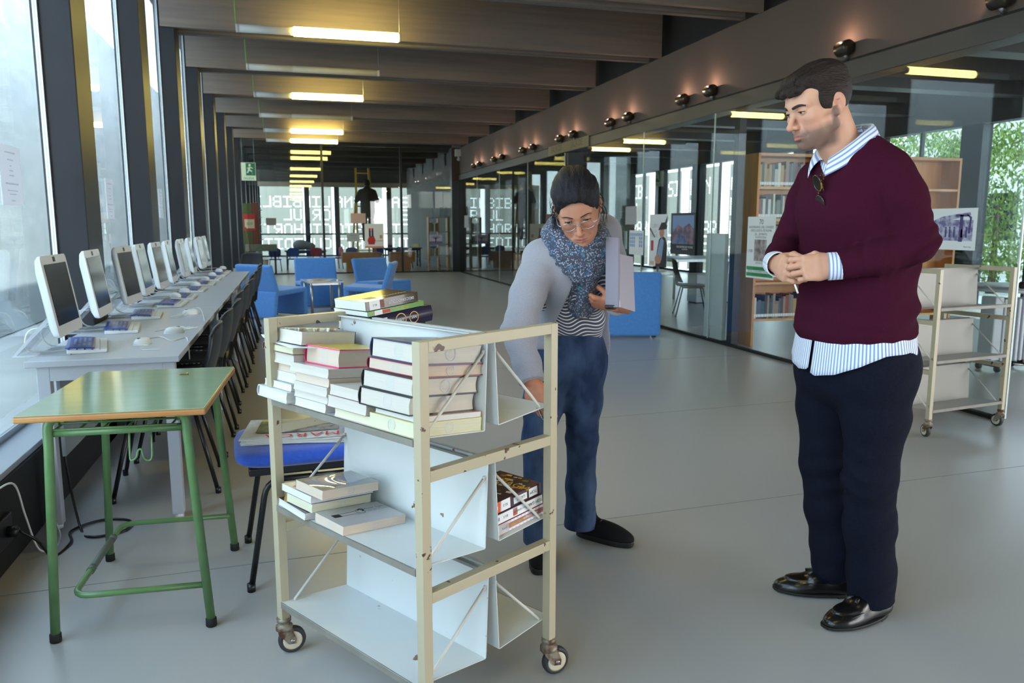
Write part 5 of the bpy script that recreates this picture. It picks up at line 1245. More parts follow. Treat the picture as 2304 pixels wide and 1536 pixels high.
def folds(P):
    d = 0
    for (c, r, k, n) in (((.05, .24, 1.27), .10, 150, (.6, -.3, .75)), ((.135, -.24, 1.26), .10, 150, (.7, .3, .6)), ((.09, .17, 1.38), .07, 110, (.3, .8, .6)), ((.10, -.17, 1.38), .07, 110, (.3, -.8, .6)), ((.19, .15, 1.22), .07, 170, (.8, -.6, .1)), ((.07, .12, 1.03), .14, 80, (.1, .25, 1)), ((.2, 0, 1.02), .13, 70, (.1, .3, 1)), ((.0, .13, 1.18), .16, 60, (.35, .4, .85))):
        q = P - A3(c); m = np.exp(-(q * q).sum(-1) / (r * r)); n_ = A3(n) / np.linalg.norm(n); d = d + m * .0068 * (np.sin(P @ n_ * k * .95 + 2.6 * noise3(P, 13, 5)) * (.55 + .6 * noise3(P, 15, 6)))
    return d + .0016 * noise3(P, 26, 11) * 1.0
sw.field(folds)
sw.field(lambda P: np.where(P[..., 2] < .985, .006 * np.clip((.985 - P[..., 2]) / .03, 0, 1) - .003, 0))      # rib above the hem

sw.half((0, 0, .935), (.05, 0, -1))
sw._op(lambda P: np.minimum(P[..., 0] - .13, P[..., 2] - 1.470 - 1.15 * np.abs(P[..., 1])), (.1, -.2, 1.4), (.42, .2, 1.62), .004, 'cut')
sw.ell((.150, 0, 1.605), (.075, .080, .055), .006, mode='sub')
sweater = clay_object('sweater', [sw.mesh()], m_sweat, man, 2)
MB().box((.229, .088, 1.345), (.232, .098, 1.36), 0, None).build('chest_logo', M('red_thread', (120, 30, 44), .8), man)
def grid_sc(name, fn, nu, nv, mat, parent, solid=.002):
    b = MB(); sc = []
    def f(u, v): p, s_ = fn(u, v); sc.append(s_); return Vector(p)
    b.grid(f, nu, nv); o = b.build(name, mat, parent)
    a = o.data.attributes.new('sc', 'FLOAT', 'POINT'); a.data.foreach_set('value', sc)
    if solid: md = o.modifiers.new('solid', 'SOLIDIFY'); md.thickness = solid; md.offset = 0
    return o
# shirt inside the V, collar, cuffs, tails
sh = Clay((.0, -.16, 1.36), (.36, .16, 1.60), .004)
sh.loft(TP[4:], [(a - .008, b - .008) for a, b in TA_[4:]], (0, 1, 0), .03, 2.25, kk=.012); sh.ell((.164, 0, 1.36), (.09, .14, .10), .06)
sh._op(lambda P: np.minimum(P[..., 0] - .17, P[..., 2] - 1.495 - 1.6 * np.abs(P[..., 1])), (.1, -.2, 1.4), (.42, .2, 1.62), .003, 'cut'); sh.ell((.155, 0, 1.59), (.070, .068, .06), .006, mode='sub')
clay_object('shirt_front', [sh.mesh()], m_oxf, man, 1, attrs={'sc': lambda V: V[:, 1] + .5})
def collar(sd):
    top = smoothpath([(.100, sd * .0, 1.630), (.120, sd * .058, 1.620), (.165, sd * .068, 1.590), (.205, sd * .05, 1.548), (.222, sd * .014, 1.520)], 6)
    mid = smoothpath([(.092, sd * .0, 1.634), (.113, sd * .068, 1.624), (.165, sd * .080, 1.594), (.213, sd * .058, 1.552), (.235, sd * .018, 1.522)], 6)
    bot = smoothpath([(.074, sd * .0, 1.596), (.098, sd * .084, 1.582), (.160, sd * .096, 1.548), (.220, sd * .078, 1.500), (.264, sd * .036, 1.466)], 6)
    n = len(top) - 1
    def f(u, v):
        i = min(n, int(u * n + .5)); a, b, c = top[i], mid[i], bot[i]
        p = a.lerp(b, v / .2) if v < .2 else b.lerp(c, (v - .2) / .8) + Vector((.004, sd * .004, .003)) * math.sin(PI * (v - .2) / .8)
        return p, v * .045
    grid_sc('collar', f, n, 10, m_oxf, man)
collar(1); collar(-1)
def cuff(a, b, r0, r1, nm):
    a, b = Vector(a), Vector(b); d = (b - a).normalized(); n1 = d.cross(Vector((0, 0, 1))).normalized(); n2 = n1.cross(d)
    def f(u, v):
        an = 2 * PI * u; r = r0 + (r1 - r0) * v; return a.lerp(b, v) + n1 * r * math.cos(an) * .92 + n2 * r * math.sin(an), v * (b - a).length
    grid_sc(nm, f, 28, 6, m_oxf, man, .003)
ldv = Vector(LD).normalized(); rdv = Vector(RD).normalized()
cuff(Vector(LS[4]) - ldv * .015, Vector(LS[4]) + ldv * .030, .0405, .041, 'cuff'); cuff(Vector(RS[4]) - rdv * .02, Vector(RS[4]) + rdv * .022, .038, .040, 'cuff')
def tail(p0, p1, zf):
    def f(u, v):
        ph = p0 + (p1 - p0) * u; zt = .985; zb = zf(ph); z = zt + (zb - zt) * v
        fl = 1 + .10 * v * (1 - .35 * abs(math.sin(ph))) + .012 * math.sin(ph * 17) * v
        ex, ey = .157 * fl, .188 * fl; c_, s_ = math.cos(ph), math.sin(ph)
        r = (abs(c_ / ex) ** 2.25 + abs(s_ / ey) ** 2.25) ** (-1 / 2.25)
        return (.068 + r * c_, r * s_, z), ph * .19 + 2
    grid_sc('shirt_tail', f, 40, 8, m_oxf, man)
def interp(xs, ys): return lambda x: float(np.interp(x, xs, ys))
tail(-.02, 1.75, interp([0, .1, .5, .9, 1.25, 1.75], [.845, .838, .852, .885, .920, .928]))
tail(1.75, 3.3, interp([1.75, 2.1, 2.6, 3.3], [.926, .905, .88, .865]))
tail(-1.75, -.10, interp([-1.75, -1.25, -.8, -.4, -.15, -.1], [.928, .91, .87, .848, .852, .86]))
tail(-3.3, -1.75, interp([-3.3, -2.6, -2.1, -1.75], [.865, .88, .905, .926]))
# trousers, socks, shoes
m_navy = M('navy_cotton', (17, 19, 31), .9, spec=.12, col2=(21, 23, 38), scale=120, bump=.1)
tr = Clay((-.24, -.30, .02), (.34, .30, 1.0), .005)
tr.loft([(.072, 0, .86), (.074, 0, .93), (.072, 0, .985)], [(.19, .145), (.185, .145), (.18, .14)], (0, 1, 0), .03, 2.3)
tr.loft([(.045, .098, .865), (.050, .095, .70), (.050, .090, .50), (.03, .082, .33), (.004, .078, .16), (.0, .080, .055)], [(.100, .115), (.089, .104), (.075, .084), (.074, .083), (.070, .077), (.070, .078)], (0, 1, 0), .05, 2.1, kk=.03)
tr.loft([(.055, -.098, .865), (.068, -.102, .70), (.066, -.10, .50), (.042, -.095, .33), (.015, -.088, .20), (.012, -.086, .115)], [(.100, .115), (.087, .102), (.073, .081), (.070, .077), (.069, .075), (.068, .074)], (0, 1, 0), .05, 2.1, kk=.03)
tr.ell((.025, .06, .87), (.12, .10, .10), .06); tr.ell((.025, -.06, .87), (.12, .10, .10), .06)
def tfold(P):
    d = .0012 * noise3(P, 22, 3)
    for (c, r, k, n, a) in (((.05, .09, .47), .12, 85, (.25, .2, 1), .006), ((.08, -.10, .47), .12, 85, (.25, -.2, 1), .006), ((.0, .08, .12), .09, 95, (.3, .4, 1), .0032), ((.02, -.09, .17), .09, 95, (.3, -.4, 1), .0032), ((.03, .085, .3), .1, 80, (.2, .5, 1), .0025), ((.14, 0, .82), .12, 70, (.4, .7, .7), .005), ((.06, .16, .80), .12, 60, (.5, .1, .8), .004), ((-.1, .06, .70), .12, 60, (.2, .2, 1), .006)):
        q = P - A3(c); m = np.exp(-(q * q).sum(-1) / (r * r)); n_ = A3(n) / np.linalg.norm(n); d = d + m * a * (np.sin(P @ n_ * k + 3.2 * noise3(P, 11, 8)) * (.5 + .6 * noise3(P, 17, 2)))
    return d
tr.field(tfold); tr.half((0, 0, .052), (-.12, .0, -1))
clay_object('trousers', [tr.mesh()], m_navy, man, 2)
m_leather = M('black_leather', (14, 13, 14), .27, spec=.5, coat=.12, col2=(20, 18, 18), scale=20); m_sole = M('black_sole', (20, 19, 19), .6)
m_sock = M('blue_sock', (38, 52, 98), .9)
def shoe_outline(L_=.292, w=.051, n=28):
    P = []
    for i in range(n):
        a = 2 * PI * i / n; c_, s_ = math.cos(a), math.sin(a); x = L_ / 2 + L_ / 2 * math.copysign(abs(c_) ** .8, c_)
        k = x / L_; ww = w * (.72 + .30 * math.sin(min(1, k * 1.35) * PI * .5) - .06 * (k > .8)); P.append((x, ww * math.copysign(abs(s_) ** .75, s_) + .006 * math.sin(k * PI)))
    return P
def loafer(x, y, a, nm='shoe'):
    Mt = T4((x, y, 0), 0, 0, a)
    o = MB().prism([(p[0], p[1]) for p in shoe_outline()], .009, Mt @ T4((0, 0, .006))).prism([(p[0], p[1] * .98) for p in shoe_outline() if p[0] < .085] + [], .012, Mt @ T4((.002, 0, 0))).build('sole', m_sole, None, .002)
    c = Clay((-.02, -.07, .008), (.31, .07, .13), .0026)
    c.ell((.205, .004, .022), (.084, .047, .034), .01); c.ell((.135, .002, .032), (.10, .043, .042), .03); c.ell((.055, 0, .04), (.058, .037, .045), .03); c.cone((.02, 0, .03), (.022, 0, .066), .03, .026, .02)
    c.cone((.155, .002, .062), (.115, 0, .078), .022, .018, .02, ((0, 1, 0), 1.6))
    c.cone((.045, 0, .028), (.215, .003, .026), .037, .043, .012, ((0, 0, 1), .55))
    c.ell((.062, 0, .10), (.062, .030, .052), .008, mode='sub'); c.half((0, 0, .014), (0, 0, -1))
    c.ell((.19, .003, .055), (.062, .032, .010), .006)
    V, F = c.mesh(); V = (np.c_[V, np.ones(len(V))] @ np.array(Mt).T)[:, :3]
    u = clay_object(nm, [(V, F)], m_leather, man, 1)
    o.parent = u
    t = MB(); t.tube([Mt @ Vector(p) for p in smoothpath([(.115, -.038, .052), (.165, -.040, .052), (.215, -.034, .046), (.245, 0, .041), (.215, .042, .046), (.165, .044, .052), (.115, .04, .052)], 5)], .0022, 6)
    t.build('apron_seam', m_leather, u)
    t = MB(); t.tube([Mt @ Vector(p) for p in [(.120, -.03, .078), (.125, 0, .094), (.120, .032, .078)]], .004, 8)
    t.build('strap', m_leather, u)
    for dy in (-.012, .014): 
        MB().tube([Mt @ Vector(p) for p in [(.126, 0, .095), (.150, dy * .8, .086), (.176, dy * 1.4, .076)]], [.003, .0045, .0075], 8).build('tassel', m_leather, u)
    MB().tube([Mt @ Vector(p) for p in [(.055, 0, .03), (.052, 0, .09), (.045, 0, .15)]], [.034, .036, .042], 14).build('sock', m_sock, u)
loafer(-.072, .084, .06); loafer(-.070, -.048, -.53)
# sunglasses hooked on the collar
m_tort = M('tortoiseshell', (36, 26, 20), .15, col2=(150, 110, 30), scale=38, lo=.56, hi=.62, coat=.5); m_lens = M('dark_lens', (26, 24, 22), .06, spec=.8)
sg = thing('sunglasses', 'tortoiseshell sunglasses hooked folded on the collar of the maroon sweater', 'sunglasses')
sg.matrix_world = man.matrix_basis @ T4((.279, .020, 1.474)) @ Euler((0, .24, -.2)).to_matrix().to_4x4()
for k in (0, 1):
    lz = -.028 - .062 * k
    P = [(.004 + .003 * math.sin(a), .0205 * math.cos(a), lz + .025 * math.sin(a)) for a in [2 * PI * i / 20 for i in range(20)]]
    MB().tube(P, .0026, 6, closed=True).build('rim', m_tort, sg); MB().add([(p[0], p[1] * .95, lz + (p[2] - lz) * .95) for p in P], [tuple(range(20))]).build('lens', m_lens, sg, solid=.0015)
MB().tube([(.006, .004, -.053), (.010, .008, -.059), (.006, .004, -.065)], .0022, 6).build('bridge', m_tort, sg)
MB().tube(smoothpath([(.002, .018, -.008), (-.012, .012, .004), (-.022, -.006, -.03), (-.020, -.012, -.12)], 5), .0022, 6).build('temple', m_tort, sg)
MB().tube(smoothpath([(.002, .02, -.108), (-.006, .016, -.116), (-.012, .004, -.09), (-.012, -.004, -.02)], 5), .0022, 6).build('temple', m_tort, sg)
cg = MB().tube([(.0, 0, 0), (.0, 0, -.03)], .003, 8).build('paper_slip', m_paper)
cg.matrix_world = man.matrix_basis @ T4((.335, .012, 1.135), .2, .3, 0); tag(cg, 'tiny white paper slip held in the fingers of the man', 'paper')
# ---------------------------------------------------------------- the woman leaning over the trolley
WO, WA = (1.08, 2.97, 0), math.radians(247.7)
wom = thing('person', 'woman in a grey cardigan and flowered scarf bending over the trolley with papers', 'person', WO, WA)
WR, WH = rot3(.05, .60, .19), (.372, .038, 1.372)
SP = [(.085, -.01, .80), (.10, -.005, .87), (.14, .01, .965), (.185, .018, 1.05), (.225, .022, 1.13), (.262, .028, 1.205), (.285, .03, 1.25)]
SD = [(0, 1, 0), (0, 1, 0), (-.1, .98, .05), (-.25, .94, .15), (-.4, .88, .25), (-.46, .84, .29), (-.46, .84, .29)]
RSH, REL, RWR = (.325, -.090, 1.200), (.477, -.160, .954), (.570, -.103, .795)
LSH, LEL, LWR = (.170, .128, 1.292), (.125, .185, 1.105), (.318, .178, 1.030)
c0 = Clay((-.2, -.3, .0), (.7, .36, 1.40), .009)
c0.loft(SP, [(.125, .09), (.13, .09), (.105, .08), (.11, .085), (.13, .09), (.13, .075), (.06, .05)], SD, .03)
c0.chain([(.085, .06, .80), (.05, .055, .46), (-.03, .05, .09)], [.075, .05, .04], .03); c0.chain([(.11, -.085, .80), (.175, -.112, .48), (.15, -.108, .09)], [.075, .05, .04], .03)
c0.chain([RSH, REL, RWR], [.045, .036, .026], .03); c0.chain([LSH, LEL, LWR], [.045, .036, .026], .03)
c1 = Clay((.24, -.12, 1.20), (.56, .2, 1.54), .0019)
ww = make_head(c1, (WR, WH), False, lid=.60, jaw=.85)
c1.chain([(.285, .03, 1.235), ww((-.03, 0, -.045))], [.05, .05], .02); c1.cone(ww((.01, 0, -.07)), (.30, .03, 1.25), .026, .03, .03)
c2_ = Clay((.50, -.20, .62), (.74, .02, .86), .0019)
add_hand(c2_, RWR, (.36, .22, -.90), (.80, -.46, .25), False, (.55, .75, .85, .9), ((-.1, .35), .35), .90)
c3_ = Clay((.18, .0, .93), (.46, .28, 1.20), .0019)
add_hand(c3_, LWR, (-.02, -.92, .18), (.58, -.22, -.78), True, (.42, .48, .54, .6), ((.1, .3), .3), .90)
def wtint(V):
    c = head_tint(V, (WR, WH), (190, 134, 108), (168, 92, 84), None, (176, 108, 88)); low = V[:, 2] < 1.19
    c[low] = srgb3((190, 124, 96)); return c
clay_object('body', [c0.mesh(), c1.mesh(), c2_.mesh(), c3_.mesh()], m_skin2, wom, 1, tint=wtint)
eye_parts(wom, ww, WR, (.9, -.02, -.40)); brow_parts(wom, c1, .0018, m_brow, .000, .60)
Wn = np.array(WR, np.float32)
# hair drawn back
m_hair2 = M('hair_black', (15, 13, 16), .55, spec=.3, col2=(32, 29, 36), scale=120, stretch=(.3, 3.0, 1.6), lo=.35, hi=.75, bump=.9, detail=3)
h2 = Clay((.18, -.15, 1.24), (.58, .24, 1.57), .0022)
gE = lambda c, r, k=.01, mode='add': h2.ell(ww(c), r, k, Wn, mode)
gE((-.016, 0, .048), (.103, .083, .094), 0); gE((-.01, 0, .085), (.085, .070, .062), .03); gE((.035, 0, .085), (.062, .064, .042), .02)
gE((-.105, 0, .035), (.042, .045, .045), .02); gE((-.11, .0, -.01), (.030, .036, .045), .02)
gE((.094, .0, .018), (.056, .056, .066), .012, 'sub')
for s in (-1, 1):
    gE((.066, s * .070, -.022), (.040, .030, .056), .010, 'sub'); gE((-.008, s * .090, -.006), (.023, .020, .034), .004, 'sub')
h2._op(lambda P: np.minimum(-((P - A3(WH)) @ Wn)[..., 2] - .04, ((P - A3(WH)) @ Wn)[..., 0] + .045), (.18, -.15, 1.24), (.58, .24, 1.57), .003, 'cut')
def hd2(V):
    P = (V - A3(WH)) @ Wn; q = P * A3((18, 120, 70)); return noise3(q, 1.0, 21) * .0028 + noise3(q * 2.2, 1.0, 23) * .0016
hob = clay_object('hair', [h2.mesh()], m_hair2, wom, 1, disp=hd2)
rr = random.Random(5)
for i in range(46):
    lk = MB()
    s = 1 if i % 4 == 0 else -1; a = rr.uniform(-.02, .05); y = s * rr.uniform(.068, .078); z0_ = rr.uniform(-.03, .05)
    P = [Vector(ww((a - .02, y, z0_ + .02))), Vector(ww((a - .01 + rr.uniform(-.01, .02), y + s * rr.uniform(.006, .02), z0_))), Vector(ww((a + rr.uniform(-.02, .02), y + s * rr.uniform(.0, .022), z0_ - .03))), Vector(ww((a + rr.uniform(-.03, .01), y + s * rr.uniform(.004, .018), z0_ - .055)))]
    lk.tube(smoothpath(P, 4), [.0007] * 12 + [.0003], 5).build('loose_curl', m_hair2, hob)
# glasses
gm = M('silver_wire', (190, 188, 186), .25, metal=.9); gl = glass_mat('spectacle_glass', (255, 255, 255), .7, .04)
gs = MB()
gl_o = None
fr = MB()
for s in (-1, 1):
    c_ = Vector((.104, s * .033, .003))
    P = [c_ + Vector((-abs(math.cos(a) * .024 * s + s * .0) * .12, .024 * math.cos(a), .0155 * math.sin(a) - .0015)) for a in [2 * PI * i / 24 for i in range(24)]]
    W_ = [Vector(ww(p)) for p in P]; fr.tube(W_, .0011, 6, closed=True); gs.add(W_, [tuple(range(24))])
    fr.tube([ww((.101, s * .057, .006)), ww((.085, s * .070, .006)), ww((.0, s * .080, .012)), ww((-.02, s * .080, .002))], .0012, 6)
fr.tube(smoothpath([ww((.104, -.010, .005)), ww((.110, 0, .009)), ww((.104, .010, .005))], 5), .0012, 6)
gl_o = fr.build('glasses_frame', gm, wom); gs.build('glasses_lens', gl, gl_o)
# striped top
m_str = stripe_mat('striped_jersey', (226, 222, 224), (70, 70, 84), .0155, .36, soft=.06)
t1 = Clay((-.1, -.24, .80), (.46, .28, 1.32), .0045)
t1.loft(SP[1:], [(.142, .108), (.122, .095), (.124, .098), (.142, .106), (.142, .09), (.075, .06)], SD[1:], .03, 2.2, kk=.02)
t1.ell((.245, -.075, 1.085), (.075, .07, .075), .04); t1.ell((.215, .095, 1.115), (.075, .07, .075), .04)
t1.field(lambda P: .0035 * np.sin((P @ A3((.35, .45, .85))) * 55 + 2.5 * noise3(P, 12, 3)) * np.exp(-((P[..., 2] - .98) / .12) ** 2))
t1.half((.1, 0, .875), (.25, 0, -1))
t1.half((.29, .03, 1.262), (.5, .1, .86), .004)
def wsc(V): return V @ A3((.42, .05, .90)) + .010 * np.sin(V @ A3((14, 62, 10)) + 3 * noise3(V, 8, 4)) + .006 * noise3(V, 20, 6)
clay_object('striped_top', [t1.mesh()], m_str, wom, 2, attrs={'sc': wsc})
# cardigan
m_card = M('grey_cardigan', (150, 148, 156), .95, spec=.1, col2=(160, 158, 166), scale=380, bump=.2, detail=1, sheen=.3)
k1 = Clay((-.15, -.30, .66), (.70, .34, 1.38), .0046)
k1.loft([(.06, -.01, .76)] + SP[1:], [(.158, .125), (.162, .124), (.140, .112), (.142, .114), (.160, .122), (.160, .105), (.095, .075)], [SD[0]] + SD[1:], .03, 2.2, kk=.02)
def opening(P):
    """inside the open front: ahead of the trunk and between the two edges"""
    sp = np.array(SP, np.float32); z = P[..., 2]; cx = np.interp(z, sp[:, 2], sp[:, 0]); cy = np.interp(z, sp[:, 2], sp[:, 1]); tw = np.interp(z, [.87, 1.2], [0, .5])
    dx, dy = P[..., 0] - cx, P[..., 1] - cy; f_ = dx * np.cos(tw) + dy * np.sin(tw) + (0 * z); s_ = -dx * np.sin(tw) + dy * np.cos(tw)
    e = np.interp(z, [.75, .92, 1.10, 1.26], [-.085, -.075, -.050, -.03])
    return np.minimum(np.minimum(f_ - .015, s_ - e), np.interp(z, [1.05, 1.15], [.3, .125]) - s_)
k1._op(opening, (-.15, -.30, .66), (.70, .34, 1.38), .004, 'cut')
k2 = Clay((-.15, -.30, .66), (.70, .34, 1.38), .0046)
k2.chain([(.285, -.05, 1.215), RSH, (.405, -.135, 1.075), REL, RWR], [.060, .066, .062, .058, .046], .04, kk=.02)
k2.chain([(.215, .09, 1.27), LSH, (.160, .155, 1.19), LEL, (.225, .190, 1.06), LWR], [.060, .064, .058, .054, .050, .044], .04, kk=.02)
cutend(k2, REL, RWR, .09); cutend(k2, (.225, .190, 1.06), LWR, .09)
n_ = Vector((-.6, -.75, .2)).normalized()
k2.cone(Vector(RWR) + n_ * .05 + Vector((-.02, 0, .05)), Vector(RWR) + n_ * .052 - Vector((.03, .0, .035)), .012, .003, .01)      # slit cuff hanging open
k1.half((.05, 0, .80), (.3, 0, -1)); k1.merge(k2, .022)
def kfold(P):
    d = .0013 * noise3(P, 24, 2)
    for (c, r, k, n, a) in ((REL, .09, 90, (.35, -.2, -.9), .006), ((.37, -.13, 1.13), .08, 80, (.5, .2, -.8), .005), (LEL, .09, 90, (.3, -.2, .9), .005), ((.27, -.10, 1.10), .10, 70, (.5, .8, .3), .004), ((.53, -.13, .87), .07, 90, (.3, .3, -.9), .004)):
        q = P - A3(c); m = np.exp(-(q * q).sum(-1) / (r * r)); nn = A3(n) / np.linalg.norm(n); d = d + 1.5 * m * a * (np.sin(P @ nn * k + 3.0 * noise3(P, 12, 8)) * (.55 + .6 * noise3(P, 15, 2)))
    return d
k1.field(kfold); k1.ell((.30, .03, 1.30), (.075, .075, .06), .006, mode='sub')
clay_object('cardigan', [k1.mesh()], m_card, wom, 2)
# scarf
def scarf_mat():
    m = bpy.data.materials.new('flowered_scarf'); m.use_nodes = True; nt = m.node_tree; b = nt.nodes['Principled BSDF']; L = nt.links.new
    tc = nt.nodes.new('ShaderNodeTexCoord'); v = nt.nodes.new('ShaderNodeTexVoronoi'); v.inputs['Scale'].default_value = 150; v2 = nt.nodes.new('ShaderNodeTexNoise'); v2.inputs['Scale'].default_value = 30; v2.inputs['Detail'].default_value = 1
    dn = nt.nodes.new('ShaderNodeTexNoise'); dn.inputs['Scale'].default_value = 70; va = nt.nodes.new('ShaderNodeVectorMath'); va.operation = 'MULTIPLY_ADD'; va.inputs[1].default_value = (.016,) * 3; L(tc.outputs['Object'], dn.inputs['Vector']); L(dn.outputs['Color'], va.inputs[0]); L(tc.outputs['Object'], va.inputs[2]); L(va.outputs[0], v.inputs['Vector']); L(tc.outputs['Object'], v2.inputs['Vector'])
    r = nt.nodes.new('ShaderNodeValToRGB'); e = r.color_ramp.elements; r.color_ramp.interpolation = 'CONSTANT'
    e[0].position = 0; e[0].color = srgb((150, 160, 178)); e[1].position = .38; e[1].color = srgb((66, 68, 84)); L(v.outputs['Distance'], r.inputs[0])
    r2 = nt.nodes.new('ShaderNodeValToRGB'); e = r2.color_ramp.elements; r2.color_ramp.interpolation = 'CONSTANT'
    e[0].position = 0; e[0].color = (1, 1, 1, 1); e[1].position = .55; e[1].color = (0, 0, 0, 1); L(v2.outputs['Fac'], r2.inputs[0])
    r3 = nt.nodes.new('ShaderNodeValToRGB'); e = r3.color_ramp.elements; r3.color_ramp.interpolation = 'CONSTANT'
    e[0].position = 0; e[0].color = srgb((66, 68, 84)); e[1].position = .62; e[1].color = srgb((50, 92, 138)); x = e.new(.78); x.color = srgb((92, 108, 134)); x = e.new(.9); x.color = srgb((84, 140, 156))
    sc_ = nt.nodes.new('ShaderNodeSeparateColor'); L(v.outputs['Color'], sc_.inputs[0]); L(sc_.outputs[0], r3.inputs[0])
    mx = nt.nodes.new('ShaderNodeMix'); mx.data_type = 'RGBA'; L(r2.outputs[0], mx.inputs['Factor']); L(r3.outputs[0], mx.inputs['A']); L(r.outputs[0], mx.inputs['B']); L(mx.outputs['Result'], b.inputs['Base Color'])
    b.inputs['Roughness'].default_value = .9; b.inputs['Sheen Weight'].default_value = .2; return m
m_scarf = scarf_mat()
sc1 = Clay((.15, -.17, 1.02), (.52, .24, 1.42), .0042)
nz_ = Vector((.50, .10, .86)).normalized(); sx_ = Vector((-.46, .84, .29)); sx_ = (sx_ - nz_ * sx_.dot(nz_)).normalized(); fx_ = sx_.cross(nz_)
def ring(c, rs, rf, tr, tf, ph=0, up=.0):
    pts = []; rad = []
    for i in range(25):
        a = 2 * PI * i / 24 + ph; f_ = math.cos(a); p = Vector(c) + sx_ * (rs * math.sin(a)) + fx_ * (rf * f_) + nz_ * (-up * f_ + .006 * math.sin(3 * a)); pts.append(tuple(p)); rad.append(tr + (tf - tr) * (f_ * .5 + .5))
    sc1.chain(pts, rad, .012, kk=.006)
ring((.305, .032, 1.292), .088, .082, .030, .034, 0, .014); ring((.300, .032, 1.262), .098, .094, .030, .042, .3, .034); ring((.315, .036, 1.238), .076, .094, .026, .034, .7, .050)
sc1.field(lambda P: .0042 * np.sin((P - A3((.31, .03, 1.26))) @ A3(nz_) * 190 + 3.5 * noise3(P, 15, 7)) * (.6 + .5 * noise3(P, 20, 3)))
clay_object('scarf', [sc1.mesh()], m_scarf, wom, 1)
se = MB()
def send(u, v):
    s_ = (u - .5) * (.085 + .02 * v - .06 * max(0, v - .82) / .18); zz = 1.19 - .205 * v
    return Vector((.388 - .125 * v + .012 * math.sin(u * 9 + v * 4) + .02 * math.sin(PI * u), .058 + s_ + .006 * math.sin(v * 6), zz - .02 * abs(u - .6)))
se.grid(send, 16, 20); se.build('scarf_end', m_scarf, wom, solid=.004)
# jeans
m_denim = M('blue_denim', (40, 54, 80), .9, spec=.12, col2=(80, 98, 128), scale=13, stretch=(1, 1, .5), lo=.38, hi=.85, bump=.08, detail=9)
j = Clay((-.2, -.26, .03), (.34, .24, 1.0), .0048)
j.loft([(.088, -.008, .78), (.098, -.006, .86), (.125, .003, .925)], [(.145, .112), (.142, .110), (.125, .098)], (0, 1, 0), .03, 2.2)
j.loft([(.082, .060, .79), (.066, .058, .62), (.05, .055, .46), (.005, .052, .25), (-.03, .050, .055)], [(.084, .10), (.074, .086), (.062, .07), (.059, .066), (.068, .076)], (0, 1, 0), .05, 2.1, kk=.03)
j.loft([(.106, -.083, .79), (.145, -.10, .62), (.178, -.112, .48), (.168, -.112, .25), (.150, -.108, .07)], [(.084, .10), (.074, .086), (.062, .07), (.059, .066), (.066, .076)], (0, 1, 0), .05, 2.1, kk=.03)
j.ell((.02, 0, .85), (.12, .12, .10), .06)
def jfold(P):
    d = .001 * noise3(P, 26, 3)
    for (c, r, k, n, a) in (((.05, .06, .46), .09, 100, (.25, .5, 1), .004), ((.175, -.11, .47), .09, 100, (.25, -.5, 1), .004), ((-.02, .05, .12), .08, 85, (.3, .5, 1), .003), ((.15, -.1, .14), .08, 85, (.3, -.4, 1), .003), ((.14, 0, .82), .1, 80, (.4, .7, .7), .004)):
        q = P - A3(c); m = np.exp(-(q * q).sum(-1) / (r * r)); nn = A3(n) / np.linalg.norm(n); d = d + m * a * (np.sin(P @ nn * k + 3.2 * noise3(P, 11, 8)) * (.5 + .6 * noise3(P, 17, 2)))
    return d
j.field(jfold); j.half((0, 0, .055), (0, 0, -1)); jeans = clay_object('jeans', [j.mesh()], m_denim, wom, 2)
m_suede = M('black_suede', (17, 17, 20), .8, spec=.25)
def sneaker(x, y, a):
    Mt = T4((x, y, 0), 0, 0, a)
    P = shoe_outline(.262, .046); so = MB().prism(P, .024, Mt).build('sole', m_sole, None, .004)
    c = Clay((-.02, -.07, .018), (.29, .07, .15), .003)
    c.ell((.19, .003, .03), (.074, .042, .036), .01); c.ell((.12, .002, .042), (.095, .039, .048), .03); c.ell((.05, 0, .045), (.054, .036, .06), .03); c.cone((.055, 0, .06), (.045, 0, .125), .036, .040, .02); c.half((0, 0, .022), (0, 0, -1))
    V, F = c.mesh(); V = (np.c_[V, np.ones(len(V))] @ np.array(Mt).T)[:, :3]
    u = clay_object('shoe', [(V, F)], m_suede, wom, 1); so.parent = u
    for i in range(4):
        MB().tube([Mt @ Vector(p) for p in smoothpath([(.115 + .02 * i, -.026, .072 - .006 * i), (.118 + .02 * i, 0, .092 - .009 * i), (.115 + .02 * i, .028, .072 - .006 * i)], 4)], .003, 6).build('lace', m_blackp, u)
sneaker(.085, -.108, .05); sneaker(-.075, .035, 1.12)
# things she holds
def pxd(px, py, d): v = ray(px, py); return Vector((v.x * d, v.y * d, EYE + v.z * d))
m_gcov = M('grey_cover', (146, 138, 148), .6)
nb = thing('notebook', 'grey spiral notebook held under the arm of the woman', 'notebook')
a_, b_, c_, d_ = pxd(1362, 690, 2.70), pxd(1391, 691, 2.62), pxd(1391, 535, 2.69), pxd(1363, 532, 2.77)
ux = (b_ - a_); nrm = ux.cross(d_ - a_).normalized() * .006
MB().add([a_, b_, c_, d_, a_ - nrm, b_ - nrm, c_ - nrm, d_ - nrm], [(0, 1, 2, 3), (7, 6, 5, 4), (0, 4, 5, 1), (1, 5, 6, 2), (2, 6, 7, 3), (3, 7, 4, 0)]).build('cover', m_gcov, nb)
sp_ = MB()
for i in range(9):
    p = a_.lerp(b_, .05 + .7 * i / 9) - nrm * .5; e1, e2 = nrm.normalized(), Vector((0, 0, 1)); sp_.tube([p + e1 * .007 * math.cos(t_) + e2 * .007 * math.sin(t_) for t_ in [2 * PI * k / 10 for k in range(10)]], .0012, 5, closed=True)
sp_.build('spiral_binding', m_blackp, nb)
